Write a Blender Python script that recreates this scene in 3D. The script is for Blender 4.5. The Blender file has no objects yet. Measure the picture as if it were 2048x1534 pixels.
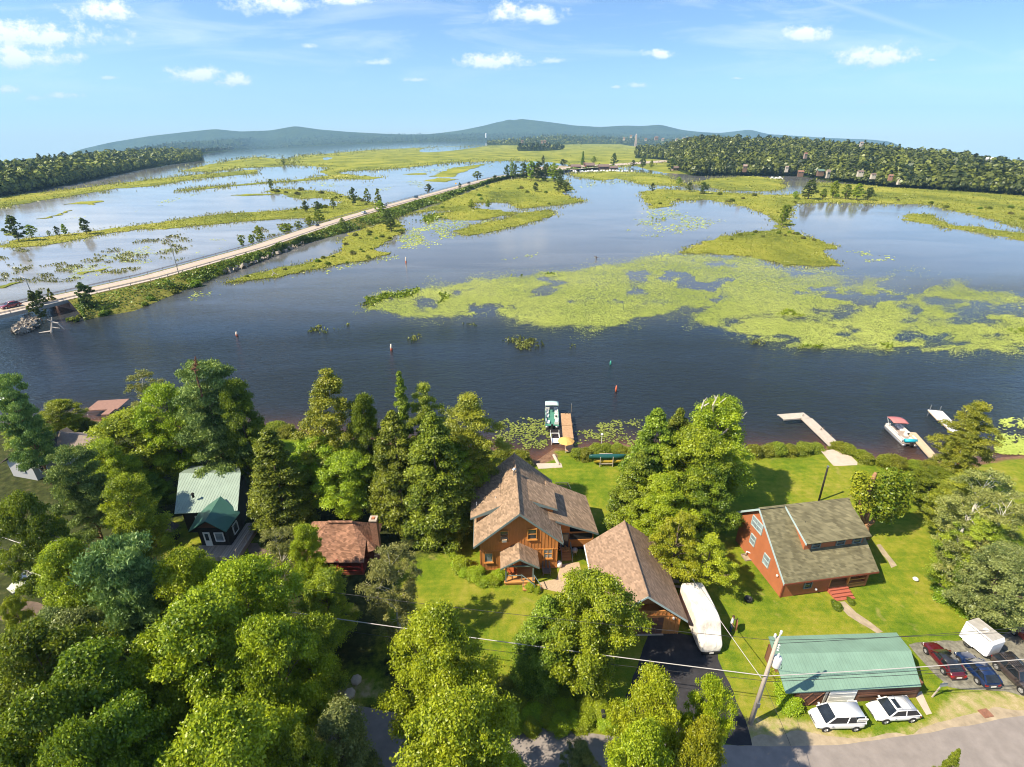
import bpy, math, random
import numpy as np
from mathutils import Vector, Matrix, noise as mnoise
R_ = math.radians
SC = bpy.context.scene
COL = SC.collection
rng = np.random.default_rng(11)
random.seed(5)

# ---------------------------------------------------------------- survey: a point of the photograph -> a place on the ground
FPX, PIT, HC = 1040.0, R_(25.5), 46.0
CPT, SPT = math.cos(PIT), math.sin(PIT)
KC = 1.28e-5                                   # the land falls away gently to both sides
def ray(px, py):
    a = (px - 1024.0) / FPX; b = (py - 767.0) / FPX
    return a, CPT - b * SPT, -SPT - b * CPT
def P(px, py, z=1.0):
    a, f, u = ray(px, py); zz = z
    for _ in range(12):
        t = (zz - HC) / u
        zz = z - KC * (a * t) ** 2
    return Vector((a * t, f * t, zz))
def Y(px, py, y):
    a, f, u = ray(px, py); t = y / f
    return Vector((a * t, y, HC + u * t))

# ---------------------------------------------------------------- materials
def nodes(m):
    m.use_nodes = True
    nt = m.node_tree
    return nt, nt.nodes, nt.links
def N(nt, typ, **kw):
    n = nt.nodes.new(typ)
    for k, v in kw.items():
        if k in n.inputs: n.inputs[k].default_value = v
        else: setattr(n, k, v)
    return n
def c4(c): return (c[0], c[1], c[2], 1.0)
def mul(c, k): return tuple(max(0.0, min(1.0, x * k)) for x in c)
def ramp(nt, fac, stops):
    r = nt.nodes.new('ShaderNodeValToRGB')
    e = r.color_ramp.elements
    while len(e) < len(stops): e.new(0.5)
    for el, (p, c) in zip(e, stops):
        el.position = p; el.color = c4(c) if len(c) == 3 else c
    nt.links.new(fac, r.inputs[0])
    return r
def mixc(nt, fac, a, b, mode='MIX'):
    m = nt.nodes.new('ShaderNodeMix'); m.data_type = 'RGBA'; m.blend_type = mode
    for sock, v in ((m.inputs[0], fac), (m.inputs[6], a), (m.inputs[7], b)):
        if isinstance(v, (int, float)): sock.default_value = v
        elif isinstance(v, tuple): sock.default_value = c4(v)
        else: nt.links.new(v, sock)
    return m.outputs[2]
def math_(nt, op, a, b=None, c=None, clamp=False):
    m = nt.nodes.new('ShaderNodeMath'); m.operation = op; m.use_clamp = clamp
    for i, v in enumerate((a, b, c)):
        if v is None: continue
        if isinstance(v, (int, float)): m.inputs[i].default_value = v
        else: nt.links.new(v, m.inputs[i])
    return m.outputs[0]
def noise(nt, vec, scale, detail=4.0, rough=0.55, dist=0.0):
    n = nt.nodes.new('ShaderNodeTexNoise')
    n.inputs['Scale'].default_value = scale; n.inputs['Detail'].default_value = detail
    n.inputs['Roughness'].default_value = rough; n.inputs['Distortion'].default_value = dist
    if vec is not None: nt.links.new(vec, n.inputs['Vector'])
    return n.outputs['Fac']
def mapping(nt, vec, scale=(1, 1, 1), rot=(0, 0, 0)):
    m = nt.nodes.new('ShaderNodeMapping')
    m.inputs['Scale'].default_value = scale; m.inputs['Rotation'].default_value = rot
    nt.links.new(vec, m.inputs['Vector'])
    return m.outputs[0]
def objco(nt): return nt.nodes.new('ShaderNodeTexCoord').outputs['Object']
def bump(nt, h, strength, dist):
    b = nt.nodes.new('ShaderNodeBump')
    b.inputs['Strength'].default_value = strength; b.inputs['Distance'].default_value = dist
    nt.links.new(h, b.inputs['Height'])
    return b.outputs[0]
def bsdf(m): return m.node_tree.nodes['Principled BSDF']

def mat(name, col, rough=0.6, var=0.18, scale=3.0, bmp=0.0, metal=0.0, spec=0.4, stretch=(1, 1, 1), col2=None, coat=0.0):
    m = bpy.data.materials.new(name)
    nt, nd, lk = nodes(m)
    b = bsdf(m)
    v = mapping(nt, objco(nt), stretch)
    f = noise(nt, v, scale, 6.0, 0.62)
    r = ramp(nt, f, [(0.28, mul(col, 1 - var)), (0.72, col2 or mul(col, 1 + var))])
    lk.new(r.outputs[0], b.inputs['Base Color'])
    b.inputs['Roughness'].default_value = rough; b.inputs['Metallic'].default_value = metal
    b.inputs['Specular IOR Level'].default_value = spec
    b.inputs['Coat Weight'].default_value = coat; b.inputs['Coat Roughness'].default_value = 0.06
    if bmp: lk.new(bump(nt, f, bmp, 0.05), b.inputs['Normal'])
    return m

def shingle(name, col, tile=0.3, row=0.13, var=0.35, stain=0.2):
    m = bpy.data.materials.new(name); nt, nd, lk = nodes(m); b = bsdf(m)
    co = objco(nt)
    sep = N(nt, 'ShaderNodeSeparateXYZ'); lk.new(co, sep.inputs[0])
    rowf = math_(nt, 'DIVIDE', sep.outputs[2], row)
    rown = math_(nt, 'FLOOR', rowf)
    along = math_(nt, 'ADD', math_(nt, 'MULTIPLY', sep.outputs[0], 1.0), math_(nt, 'MULTIPLY', sep.outputs[1], 1.07))
    cn = math_(nt, 'FLOOR', math_(nt, 'ADD', math_(nt, 'DIVIDE', along, tile), math_(nt, 'MULTIPLY', rown, 0.37)))
    cmb = N(nt, 'ShaderNodeCombineXYZ'); lk.new(cn, cmb.inputs[0]); lk.new(rown, cmb.inputs[1])
    wn = N(nt, 'ShaderNodeTexWhiteNoise'); lk.new(cmb.outputs[0], wn.inputs[0])
    base = ramp(nt, wn.outputs[0], [(0.0, mul(col, 1 - var)), (0.6, col), (1.0, mul(col, 1 + var * 0.8))]).outputs[0]
    big = noise(nt, co, 0.6, 5.0)
    st = ramp(nt, big, [(0.35, (1 - stain,) * 3), (0.65, (1.0, 1.0, 1.0))]).outputs[0]
    lk.new(mixc(nt, 1.0, base, st, 'MULTIPLY'), b.inputs['Base Color'])
    fr = math_(nt, 'FRACT', rowf)
    h = math_(nt, 'ADD', math_(nt, 'MULTIPLY', fr, -0.6), math_(nt, 'MULTIPLY', wn.outputs[0], 0.5))
    lk.new(bump(nt, h, 0.55, 0.03), b.inputs['Normal'])
    b.inputs['Roughness'].default_value = 0.9; b.inputs['Specular IOR Level'].default_value = 0.15
    return m

def ribbed(name, col, axis=0, pitch=0.3, rough=0.4, depth=0.03):
    m = bpy.data.materials.new(name); nt, nd, lk = nodes(m); b = bsdf(m)
    co = objco(nt); sep = N(nt, 'ShaderNodeSeparateXYZ'); lk.new(co, sep.inputs[0])
    fr = math_(nt, 'FRACT', math_(nt, 'DIVIDE', sep.outputs[axis], pitch))
    h = math_(nt, 'SMOOTH_MIN', math_(nt, 'MULTIPLY', math_(nt, 'ABSOLUTE', math_(nt, 'SUBTRACT', fr, 0.5)), 5.0), 1.0, 0.2)
    lk.new(bump(nt, h, 0.7, depth), b.inputs['Normal'])
    f = noise(nt, co, 0.8, 6.0)
    r = ramp(nt, f, [(0.3, mul(col, 0.88)), (0.7, mul(col, 1.08))])
    line = ramp(nt, h, [(0.0, (0.72, 0.72, 0.72)), (0.3, (1, 1, 1))])
    lk.new(mixc(nt, 1.0, r.outputs[0], line.outputs[0], 'MULTIPLY'), b.inputs['Base Color'])
    b.inputs['Roughness'].default_value = rough; b.inputs['Specular IOR Level'].default_value = 0.4
    return m

def planks(name, col, axis=0, pitch=0.14, var=0.25, rough=0.8):
    m = bpy.data.materials.new(name); nt, nd, lk = nodes(m); b = bsdf(m)
    co = objco(nt); sep = N(nt, 'ShaderNodeSeparateXYZ'); lk.new(co, sep.inputs[0])
    q = math_(nt, 'DIVIDE', sep.outputs[axis], pitch)
    wn = N(nt, 'ShaderNodeTexWhiteNoise', noise_dimensions='1D'); lk.new(math_(nt, 'FLOOR', q), wn.inputs['W'])
    f = noise(nt, co, 5.0, 6.0)
    t = math_(nt, 'ADD', math_(nt, 'MULTIPLY', wn.outputs[0], 0.55), math_(nt, 'MULTIPLY', f, 0.5))
    r = ramp(nt, t, [(0.15, mul(col, 1 - var)), (0.85, mul(col, 1 + var))])
    gap = ramp(nt, math_(nt, 'FRACT', q), [(0.0, (0.35, 0.35, 0.35)), (0.1, (1, 1, 1))])
    lk.new(mixc(nt, 1.0, r.outputs[0], gap.outputs[0], 'MULTIPLY'), b.inputs['Base Color'])
    b.inputs['Roughness'].default_value = rough; b.inputs['Specular IOR Level'].default_value = 0.2
    return m

def glass(name, col=(0.03, 0.04, 0.05)):
    m = bpy.data.materials.new(name); nt, nd, lk = nodes(m); b = bsdf(m)
    f = noise(nt, objco(nt), 0.9, 2.0)
    r = ramp(nt, f, [(0.3, mul(col, 0.6)), (0.7, mul(col, 1.5))])
    lk.new(r.outputs[0], b.inputs['Base Color'])
    b.inputs['Roughness'].default_value = 0.05; b.inputs['Specular IOR Level'].default_value = 0.7
    return m

def leaf(name, dark, light, trans=0.38, hue=0.035, rough=0.55):
    m = bpy.data.materials.new(name); nt, nd, lk = nodes(m)
    nd.remove(nd['Principled BSDF']); out = nd['Material Output']
    at = N(nt, 'ShaderNodeAttribute', attribute_name='tint')
    oi = N(nt, 'ShaderNodeObjectInfo')
    r = ramp(nt, at.outputs['Fac'], [(0.0, dark), (1.0, light)])
    hs = N(nt, 'ShaderNodeHueSaturation')
    lk.new(math_(nt, 'MULTIPLY_ADD', oi.outputs['Random'], hue, 0.5 - hue / 2), hs.inputs['Hue'])
    lk.new(math_(nt, 'MULTIPLY_ADD', oi.outputs['Random'], 0.35, 0.84), hs.inputs['Value'])
    lk.new(r.outputs[0], hs.inputs['Color'])
    d = N(nt, 'ShaderNodeBsdfDiffuse'); t = N(nt, 'ShaderNodeBsdfTranslucent'); g = N(nt, 'ShaderNodeBsdfGlossy', Roughness=0.42)
    lk.new(hs.outputs[0], d.inputs[0])
    warm = mixc(nt, 1.0, hs.outputs[0], (1.0, 0.98, 0.42), 'MULTIPLY')
    lk.new(warm, t.inputs[0])
    g.inputs[0].default_value = (0.8, 0.85, 0.75, 1)
    a = N(nt, 'ShaderNodeMixShader', Fac=trans); lk.new(d.outputs[0], a.inputs[1]); lk.new(t.outputs[0], a.inputs[2])
    b = N(nt, 'ShaderNodeMixShader', Fac=0.035); lk.new(a.outputs[0], b.inputs[1]); lk.new(g.outputs[0], b.inputs[2])
    lk.new(b.outputs[0], out.inputs[0])
    return m

# ---------------------------------------------------------------- mesh building
class MB:
    def __init__(s): s.v = []; s.f = []; s.m = []
    def add(s, vs, fs, m=0):
        o = len(s.v); s.v += [tuple(v) for v in vs]
        s.f += [tuple(i + o for i in f) for f in fs]; s.m += [m] * len(fs)
        return s
    def box(s, x0, y0, z0, x1, y1, z1, m=0):
        vs = [(x, y, z) for z in (z0, z1) for y in (y0, y1) for x in (x0, x1)]
        return s.add(vs, [(0, 2, 3, 1), (4, 5, 7, 6), (0, 1, 5, 4), (2, 6, 7, 3), (0, 4, 6, 2), (1, 3, 7, 5)], m)
    def obox(s, c, u, v, w, m=0):
        c, u, v, w = map(Vector, (c, u, v, w))
        vs = [c + u * a + v * b + w * d for d in (-1, 1) for b in (-1, 1) for a in (-1, 1)]
        return s.add(vs, [(0, 2, 3, 1), (4, 5, 7, 6), (0, 1, 5, 4), (2, 6, 7, 3), (0, 4, 6, 2), (1, 3, 7, 5)], m)
    def bar(s, p, q, w, h=None, m=0, up=(0, 0, 1)):
        p, q = Vector(p), Vector(q); h = h or w
        d = q - p; u = d.normalized(); upv = Vector(up)
        if abs(u.dot(upv)) > 0.98: upv = Vector((1, 0, 0))
        v = u.cross(upv).normalized(); ww = v.cross(u)
        return s.obox((p + q) / 2, d / 2, v * w / 2, ww * h / 2, m)
    def tube(s, pts, r, n=8, m=0, cap=True):
        pts = [Vector(p) for p in pts]
        rs = r if isinstance(r, (list, tuple)) else [r] * len(pts)
        vs = []; ref = Vector((0.13, 0.27, 1)).normalized()
        for i, p in enumerate(pts):
            d = (pts[min(i + 1, len(pts) - 1)] - pts[max(i - 1, 0)]).normalized()
            rr = ref if abs(d.dot(ref)) < 0.95 else Vector((1, 0.1, 0))
            a = d.cross(rr).normalized(); b = d.cross(a)
            vs += [p + (a * math.cos(6.2832 * k / n) + b * math.sin(6.2832 * k / n)) * rs[i] for k in range(n)]
        fs = [(i * n + k, i * n + (k + 1) % n, (i + 1) * n + (k + 1) % n, (i + 1) * n + k) for i in range(len(pts) - 1) for k in range(n)]
        if cap: fs += [tuple(range(n - 1, -1, -1)), tuple(range((len(pts) - 1) * n, len(pts) * n))]
        return s.add(vs, fs, m)
    def prism(s, poly, vec, m=0):
        poly = [Vector(p) for p in poly]; vec = Vector(vec); n = len(poly)
        vs = poly + [p + vec for p in poly]
        fs = [tuple(range(n)), tuple(range(2 * n - 1, n - 1, -1))] + [(i, i + n, (i + 1) % n + n, (i + 1) % n) for i in range(n)]
        return s.add(vs, fs, m)
    def slab(s, poly, th, m=0):
        poly = [Vector(p) for p in poly]
        nn = Vector((0, 0, 0))
        for i in range(len(poly)):
            nn += poly[i].cross(poly[(i + 1) % len(poly)])
        nn.normalize()
        if nn.z < 0: nn = -nn
        return s.prism(poly, nn * -th, m)
    def lathe(s, prof, c=(0, 0, 0), n=16, m=0, axis='z'):
        vs = []
        for r, z in prof:
            for k in range(n):
                a = 6.2832 * k / n; x, y = r * math.cos(a), r * math.sin(a)
                q = (x, y, z) if axis == 'z' else ((x, z, y) if axis == 'y' else (z, x, y))
                vs.append((q[0] + c[0], q[1] + c[1], q[2] + c[2]))
        L = len(prof)
        fs = [(i * n + k, i * n + (k + 1) % n, (i + 1) * n + (k + 1) % n, (i + 1) * n + k) for i in range(L - 1) for k in range(n)]
        fs += [tuple(range(n - 1, -1, -1)), tuple(range((L - 1) * n, L * n))]
        return s.add(vs, fs, m)
    def loft(s, rings, m=0, cap=True):
        n = len(rings[0]); vs = [p for r in rings for p in r]
        fs = [(i * n + k, i * n + (k + 1) % n, (i + 1) * n + (k + 1) % n, (i + 1) * n + k) for i in range(len(rings) - 1) for k in range(n)]
        if cap: fs += [tuple(range(n - 1, -1, -1)), tuple(range((len(rings) - 1) * n, len(rings) * n))]
        return s.add(vs, fs, m)

def fixnormals(me):
    import bmesh
    bm = bmesh.new(); bm.from_mesh(me)
    bmesh.ops.recalc_face_normals(bm, faces=bm.faces)
    bm.to_mesh(me); bm.free()

def obj(name, mb, mats, parent=None, smooth=False, off=None, bevel=0.0):
    me = bpy.data.meshes.new(name)
    vs = mb.v
    if off is not None: vs = [(x - off[0], y - off[1], z - off[2]) for x, y, z in vs]
    me.from_pydata(vs, [], mb.f)
    for m in (mats if isinstance(mats, (list, tuple)) else [mats]): me.materials.append(m)
    me.polygons.foreach_set('material_index', mb.m)
    fixnormals(me)
    if smooth: me.polygons.foreach_set('use_smooth', [True] * len(me.polygons))
    me.update()
    o = bpy.data.objects.new(name, me); COL.objects.link(o)
    if parent is not None: o.parent = parent
    if bevel:
        b = o.modifiers.new('bevel', 'BEVEL'); b.width = bevel; b.segments = 2; b.limit_method = 'ANGLE'
    return o
def tag(o, label=None, cat=None, group=None, kind=None):
    if label: o['label'] = label
    if cat: o['category'] = cat
    if group: o['group'] = group
    if kind: o['kind'] = kind
    return o
def empty(name, loc, label=None, cat=None, group=None, rz=0.0):
    o = bpy.data.objects.new(name, None); COL.objects.link(o)
    o.location = loc; o.rotation_euler = (0, 0, rz); o.empty_display_size = 0.3
    return tag(o, label, cat, group)
def solo(name, mb, m, loc, label, cat, group=None, rz=0.0, smooth=False):
    o = obj(name, mb, m, None, smooth); o.location = loc; o.rotation_euler = (0, 0, rz)
    return tag(o, label, cat, group)
def dup(root, loc, rz=0.0, sc=(1, 1, 1), label=None, group=None):
    r = root.copy(); COL.objects.link(r); r.location = loc; r.rotation_euler = (0, 0, rz); r.scale = sc
    if label: r['label'] = label
    if group: r['group'] = group
    for ch in list(root.children):
        c = ch.copy(); COL.objects.link(c); c.parent = r
        for g in list(ch.children):
            d = g.copy(); COL.objects.link(d); d.parent = c
    return r
def npmesh(name, verts, quads, mats, tint=None, midx=None):
    """verts (n,3) array, quads (m,4) array -> mesh data"""
    me = bpy.data.meshes.new(name)
    nv, nq, k = len(verts), len(quads), quads.shape[1]
    me.vertices.add(nv); me.vertices.foreach_set('co', np.ascontiguousarray(verts, dtype=np.float32).ravel())
    me.loops.add(nq * k); me.loops.foreach_set('vertex_index', np.ascontiguousarray(quads, dtype=np.int32).ravel())
    me.polygons.add(nq); me.polygons.foreach_set('loop_start', np.arange(0, nq * k, k, dtype=np.int32))
    for m in (mats if isinstance(mats, (list, tuple)) else [mats]): me.materials.append(m)
    if midx is not None: me.polygons.foreach_set('material_index', np.ascontiguousarray(midx, dtype=np.int32))
    me.update(calc_edges=True)
    if tint is not None:
        a = me.attributes.new('tint', 'FLOAT', 'FACE'); a.data.foreach_set('value', np.ascontiguousarray(tint, dtype=np.float32))
    return me
def npobj(name, me, label=None, cat=None, group=None, kind=None, loc=(0, 0, 0)):
    o = bpy.data.objects.new(name, me); COL.objects.link(o); o.location = loc
    return tag(o, label, cat, group, kind)
def unit(v): return v / np.maximum(np.linalg.norm(v, axis=1, keepdims=True), 1e-9)
def cards(cen, nor, size, aspect=1.5, g=rng):
    """leaf shaped four-point cards at cen facing nor"""
    n = len(cen)
    r = g.normal(size=(n, 3)); nor = unit(nor)
    u = unit(np.cross(nor, r)); v = np.cross(nor, u)
    s = np.asarray(size).reshape(-1, 1) * np.ones((n, 1))
    a = u * s * aspect * 0.5; b = v * s * 0.5
    q = np.stack([cen - a, cen - b * 0.9 + a * 0.1, cen + a, cen + b * 0.9 + a * 0.1], axis=1)
    return q.reshape(-1, 3), np.arange(n * 4).reshape(n, 4)
def vnoise(x, y, s, seed=0):
    """smooth value noise on arrays, 0..1"""
    x = np.asarray(x) / s + seed * 17.13; y = np.asarray(y) / s + seed * 9.71
    xi = np.floor(x); yi = np.floor(y); fx = x - xi; fy = y - yi
    fx = fx * fx * (3 - 2 * fx); fy = fy * fy * (3 - 2 * fy)
    def h(a, b):
        t = np.sin(a * 127.1 + b * 311.7 + seed * 74.7) * 43758.5453
        return t - np.floor(t)
    return (h(xi, yi) * (1 - fx) + h(xi + 1, yi) * fx) * (1 - fy) + (h(xi, yi + 1) * (1 - fx) + h(xi + 1, yi + 1) * fx) * fy
def fbm(x, y, s, seed=0, oct=4):
    t = 0; a = 0.5; tot = 0
    for i in range(oct):
        t = t + a * vnoise(x, y, s / 2 ** i, seed + i); tot += a; a *= 0.55
    return t / tot
def inside(px, py, poly):
    px = np.asarray(px); py = np.asarray(py); r = np.zeros(px.shape, bool)
    n = len(poly); j = n - 1
    for i in range(n):
        xi, yi = poly[i]; xj, yj = poly[j]
        c = ((yi > py) != (yj > py)) & (px < (xj - xi) * (py - yi) / ((yj - yi) or 1e-12) + xi)
        r ^= c; j = i
    return r
def edge_dist(px, py, poly, closed=True):
    d = np.full(np.shape(px), 1e9); n = len(poly)
    for i in range(n if closed else n - 1):
        ax, ay = poly[i]; bx, by = poly[(i + 1) % n]
        L = (bx - ax) ** 2 + (by - ay) ** 2 or 1e-12
        t = np.clip(((px - ax) * (bx - ax) + (py - ay) * (by - ay)) / L, 0, 1)
        d = np.minimum(d, np.hypot(px - ax - t * (bx - ax), py - ay - t * (by - ay)))
    return d
def gpoly(pts, z=0.0): return [tuple(P(a, b, z)[:2]) for a, b in pts]
# ================================================================ sky, sun, air, camera
SUN_AZ, SUN_EL = R_(203.0), R_(48.0)            # direction towards the sun, from +X counter-clockwise
w = bpy.data.worlds.new('World'); SC.world = w; w.use_nodes = True
nt = w.node_tree; lk = nt.links; bg = nt.nodes['Background']
tc = nt.nodes.new('ShaderNodeTexCoord').outputs['Generated']
sep = N(nt, 'ShaderNodeSeparateXYZ'); lk.new(tc, sep.inputs[0])
dx, dy, dz = sep.outputs
zc = math_(nt, 'MULTIPLY_ADD', math_(nt, 'MAXIMUM', dz, 0.0), 1.5, 0.03)
cb = N(nt, 'ShaderNodeCombineXYZ'); lk.new(dx, cb.inputs[0]); lk.new(dy, cb.inputs[1]); lk.new(zc, cb.inputs[2])
sky = nt.nodes.new('ShaderNodeTexSky'); sky.sky_type = 'NISHITA'; sky.sun_disc = False
sky.sun_elevation = SUN_EL; sky.sun_rotation = math.pi / 2 - SUN_AZ
sky.altitude = 500; sky.air_density = 1.0; sky.dust_density = 1.3; sky.ozone_density = 3.0
lk.new(cb.outputs[0], sky.inputs[0])
hs = N(nt, 'ShaderNodeHueSaturation', Saturation=1.12, Value=1.0); lk.new(sky.outputs[0], hs.inputs['Color'])
yy = math_(nt, 'MAXIMUM', dy, 0.05)
U = math_(nt, 'DIVIDE', dx, yy); V = math_(nt, 'DIVIDE', dz, yy)
cuv = N(nt, 'ShaderNodeCombineXYZ'); lk.new(U, cuv.inputs[0]); lk.new(V, cuv.inputs[1])
n1 = noise(nt, mapping(nt, cuv.outputs[0], (1.0, 1.5, 1)), 30.0, 9.0, 0.68)
n2 = noise(nt, mapping(nt, cuv.outputs[0], (1.0, 7.0, 1)), 3.2, 7.0, 0.62, 0.6)
CLOUDS = [(20, 76, 215, 44), (40, 118, 135, 28), (203, 27, 80, 27), (545, 8, 100, 36), (95, 72, 90, 26), (690, 3, 60, 12), (395, 151, 62, 24), (470, 163, 46, 18),
          (618, 93, 18, 7), (760, 125, 34, 9), (985, 125, 84, 20), (1050, 30, 84, 25), (1110, 122, 26, 9), (1320, 110, 34, 12),
          (1607, 69, 50, 24), (1752, 119, 84, 31), (1272, 172, 20, 7), (125, 192, 34, 11), (20, 180, 26, 12), (66, 198, 26, 8), (215, 156, 24, 6),
          (1490, 230, 22, 5), (835, 160, 32, 6), (1475, 157, 16, 4), (1865, 120, 12, 4), (1230, 175, 10, 4), (1100, 44, 26, 9), (1725, 204, 16, 4)]
mask = None; shade = None
for (cx_, cy_, a_, b_) in CLOUDS:
    r0, r1, r2 = ray(cx_, cy_), ray(cx_ + a_, cy_), ray(cx_, cy_ - b_)
    u0, v0 = r0[0] / r0[1], r0[2] / r0[1]
    au = r1[0] / r1[1] - u0; bv = r2[2] / r2[1] - v0
    du = math_(nt, 'DIVIDE', math_(nt, 'SUBTRACT', U, u0), au)
    dv = math_(nt, 'DIVIDE', math_(nt, 'SUBTRACT', V, v0), bv)
    low = math_(nt, 'MINIMUM', dv, 0.0)
    d2 = math_(nt, 'ADD', math_(nt, 'MULTIPLY', du, du), math_(nt, 'MULTIPLY_ADD', low, math_(nt, 'MULTIPLY', low, 1.6), math_(nt, 'MULTIPLY', dv, dv)))
    dd = math_(nt, 'ADD', math_(nt, 'SQRT', d2), math_(nt, 'MULTIPLY_ADD', n1, 3.4, -1.75))
    k = 0.95 if b_ > 10 else 0.7
    mm = math_(nt, 'MULTIPLY', math_(nt, 'MULTIPLY_ADD', dd, -1.35, 1.35, clamp=True), k)
    sh = math_(nt, 'MULTIPLY', mm, math_(nt, 'MULTIPLY_ADD', dv, 0.55, 0.62, clamp=True))
    mask = mm if mask is None else math_(nt, 'MAXIMUM', mask, mm)
    shade = sh if shade is None else math_(nt, 'MAXIMUM', shade, sh)
ccol = ramp(nt, shade, [(0.0, (0.60, 0.72, 0.90)), (0.75, (0.97, 0.98, 1.0))])
cbright = mixc(nt, 1.0, ccol.outputs[0], (1.0, 1.0, 1.0), 'MULTIPLY')
vm = nt.nodes.new('ShaderNodeVectorMath'); vm.operation = 'SCALE'; vm.inputs['Scale'].default_value = 5.8; lk.new(cbright, vm.inputs[0])
wisp = math_(nt, 'MULTIPLY', math_(nt, 'MULTIPLY_ADD', n2, 3.0, -1.45, clamp=True), 0.5)
wv = math_(nt, 'MULTIPLY_ADD', V, 9.0, -0.25, clamp=True)
wisp = math_(nt, 'MULTIPLY', wisp, wv)
# a fading vapour trail high on the right
tr = math_(nt, 'SUBTRACT', V, math_(nt, 'MULTIPLY_ADD', U, -0.245, 0.314))
tr = math_(nt, 'MULTIPLY', math_(nt, 'MULTIPLY_ADD', math_(nt, 'ABSOLUTE', tr), -160.0, 1.0, clamp=True), math_(nt, 'MULTIPLY_ADD', U, 9.0, -3.6, clamp=True))
tr = math_(nt, 'MULTIPLY', tr, math_(nt, 'MULTIPLY_ADD', U, -2.6, 2.3, clamp=True))
wisp = math_(nt, 'MAXIMUM', wisp, math_(nt, 'MULTIPLY', tr, 0.22))
s1 = mixc(nt, wisp, hs.outputs[0], (5.6, 5.9, 6.1))
nt.nodes[-1].inputs[7].default_value = (5.6, 5.9, 6.1, 1)
front = math_(nt, 'GREATER_THAN', dy, 0.06)
s2 = mixc(nt, math_(nt, 'MULTIPLY', mask, front), s1, vm.outputs[0])
lk.new(s2, bg.inputs[0]); bg.inputs[1].default_value = 0.125

sd = bpy.data.lights.new('sun', 'SUN'); sd.energy = 5.0; sd.angle = R_(0.53); sd.color = (1.0, 0.89, 0.70)
so = bpy.data.objects.new('sun', sd); COL.objects.link(so); so.location = (-60, -25, 90)
sv = Vector((math.cos(SUN_AZ) * math.cos(SUN_EL), math.sin(SUN_AZ) * math.cos(SUN_EL), math.sin(SUN_EL)))
so.rotation_euler = (-sv).to_track_quat('-Z', 'Y').to_euler()
cd = bpy.data.cameras.new('camera'); co_ = bpy.data.objects.new('camera', cd); COL.objects.link(co_); SC.camera = co_
cd.sensor_width = 36.0; cd.lens = 36.0 * FPX / 2048.0; cd.clip_start = 0.5; cd.clip_end = 40000
co_.location = (0, 0, HC); co_.rotation_euler = (math.pi / 2 - PIT, 0, 0)
vs_ = SC.view_settings; vs_.view_transform = 'Standard'; vs_.look = 'None'; vs_.gamma = 1.0; vs_.use_curve_mapping = False
SC.display_settings.display_device = 'sRGB'
vs_.exposure = 0.95
SC.render.engine = 'CYCLES'
cy = SC.cycles; cy.pixel_filter_type = 'BLACKMAN_HARRIS'; cy.filter_width = 1.05; cy.max_bounces = 8; cy.diffuse_bounces = 4; cy.glossy_bounces = 3; cy.transmission_bounces = 3; cy.transparent_max_bounces = 6
cy.volume_bounces = 0; cy.use_denoising = True; cy.caustics_reflective = False; cy.caustics_refractive = False; cy.sample_clamp_indirect = 6.0

# haze
HAZE = 8.0e-5
hm = bpy.data.materials.new('haze_air'); hm.use_nodes = True; ht = hm.node_tree
ht.nodes.remove(ht.nodes['Principled BSDF'])
pv = N(ht, 'ShaderNodeVolumePrincipled'); pv.inputs['Color'].default_value = (0.38, 0.68, 1.0, 1); pv.inputs['Density'].default_value = HAZE
ht.links.new(pv.outputs[0], ht.nodes['Material Output'].inputs['Volume'])
if HAZE > 0:
    hz = obj('haze', MB().box(-15000, -120, -1500, 15000, 15000, 700), hm); tag(hz, kind='stuff')

# ================================================================ water
SHORE_PX = [(-260, 880), (-60, 862), (0, 857), (90, 847), (170, 842), (280, 850), (400, 858), (500, 862), (580, 862), (700, 880), (900, 895), (1000, 900), (1040, 912),
            (1075, 919), (1110, 898), (1140, 902), (1240, 892), (1300, 895), (1420, 895), (1500, 902), (1600, 905), (1660, 893), (1720, 915), (1790, 924), (1870, 924),
            (1940, 924), (2048, 915), (2300, 900)]
SHX = np.array([P(a, b, 0)[0] for a, b in SHORE_PX]); SHY = np.array([P(a, b, 0)[1] for a, b in SHORE_PX])
def shore_y(x): return np.interp(x, SHX, SHY) + (vnoise(x, x * 0, 5.0, 3) - 0.5) * 1.4
rr = np.concatenate([np.linspace(45, 130, 90), np.geomspace(132, 13000, 90)]); aa = np.linspace(R_(-62), R_(62), 150)
RR, AA = np.meshgrid(rr, aa, indexing='ij')
WX, WY = RR * np.sin(AA), RR * np.cos(AA)
verts = np.stack([WX, WY, -KC * WX ** 2], -1).reshape(-1, 3)
ni, nj = RR.shape; idx = np.arange(ni * nj).reshape(ni, nj)
quads = np.stack([idx[:-1, :-1], idx[1:, :-1], idx[1:, 1:], idx[:-1, 1:]], -1).reshape(-1, 4)
wm = bpy.data.materials.new('lake_water'); wt, nd, lk = nodes(wm); b = bsdf(wm)
geo = wt.nodes.new('ShaderNodeNewGeometry').outputs['Position']
v1 = mapping(wt, geo, (1.0, 2.6, 1), (0, 0, R_(-24)))
wv1 = noise(wt, v1, 0.42, 4.0, 0.6, 0.8)
wv2 = noise(wt, mapping(wt, geo, (1.0, 2.0, 1), (0, 0, R_(-50))), 1.5, 3.0, 0.6, 0.4)
hgt = math_(wt, 'ADD', math_(wt, 'MULTIPLY', wv1, 1.0), math_(wt, 'MULTIPLY', wv2, 0.5))
gust = noise(wt, mapping(wt, geo, (0.5, 1.6, 1), (0, 0, R_(8))), 0.02, 5.0, 0.6, 0.5)
bn = wt.nodes.new('ShaderNodeBump'); bn.inputs['Distance'].default_value = 0.62
wt.links.new(hgt, bn.inputs['Height'])
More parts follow.
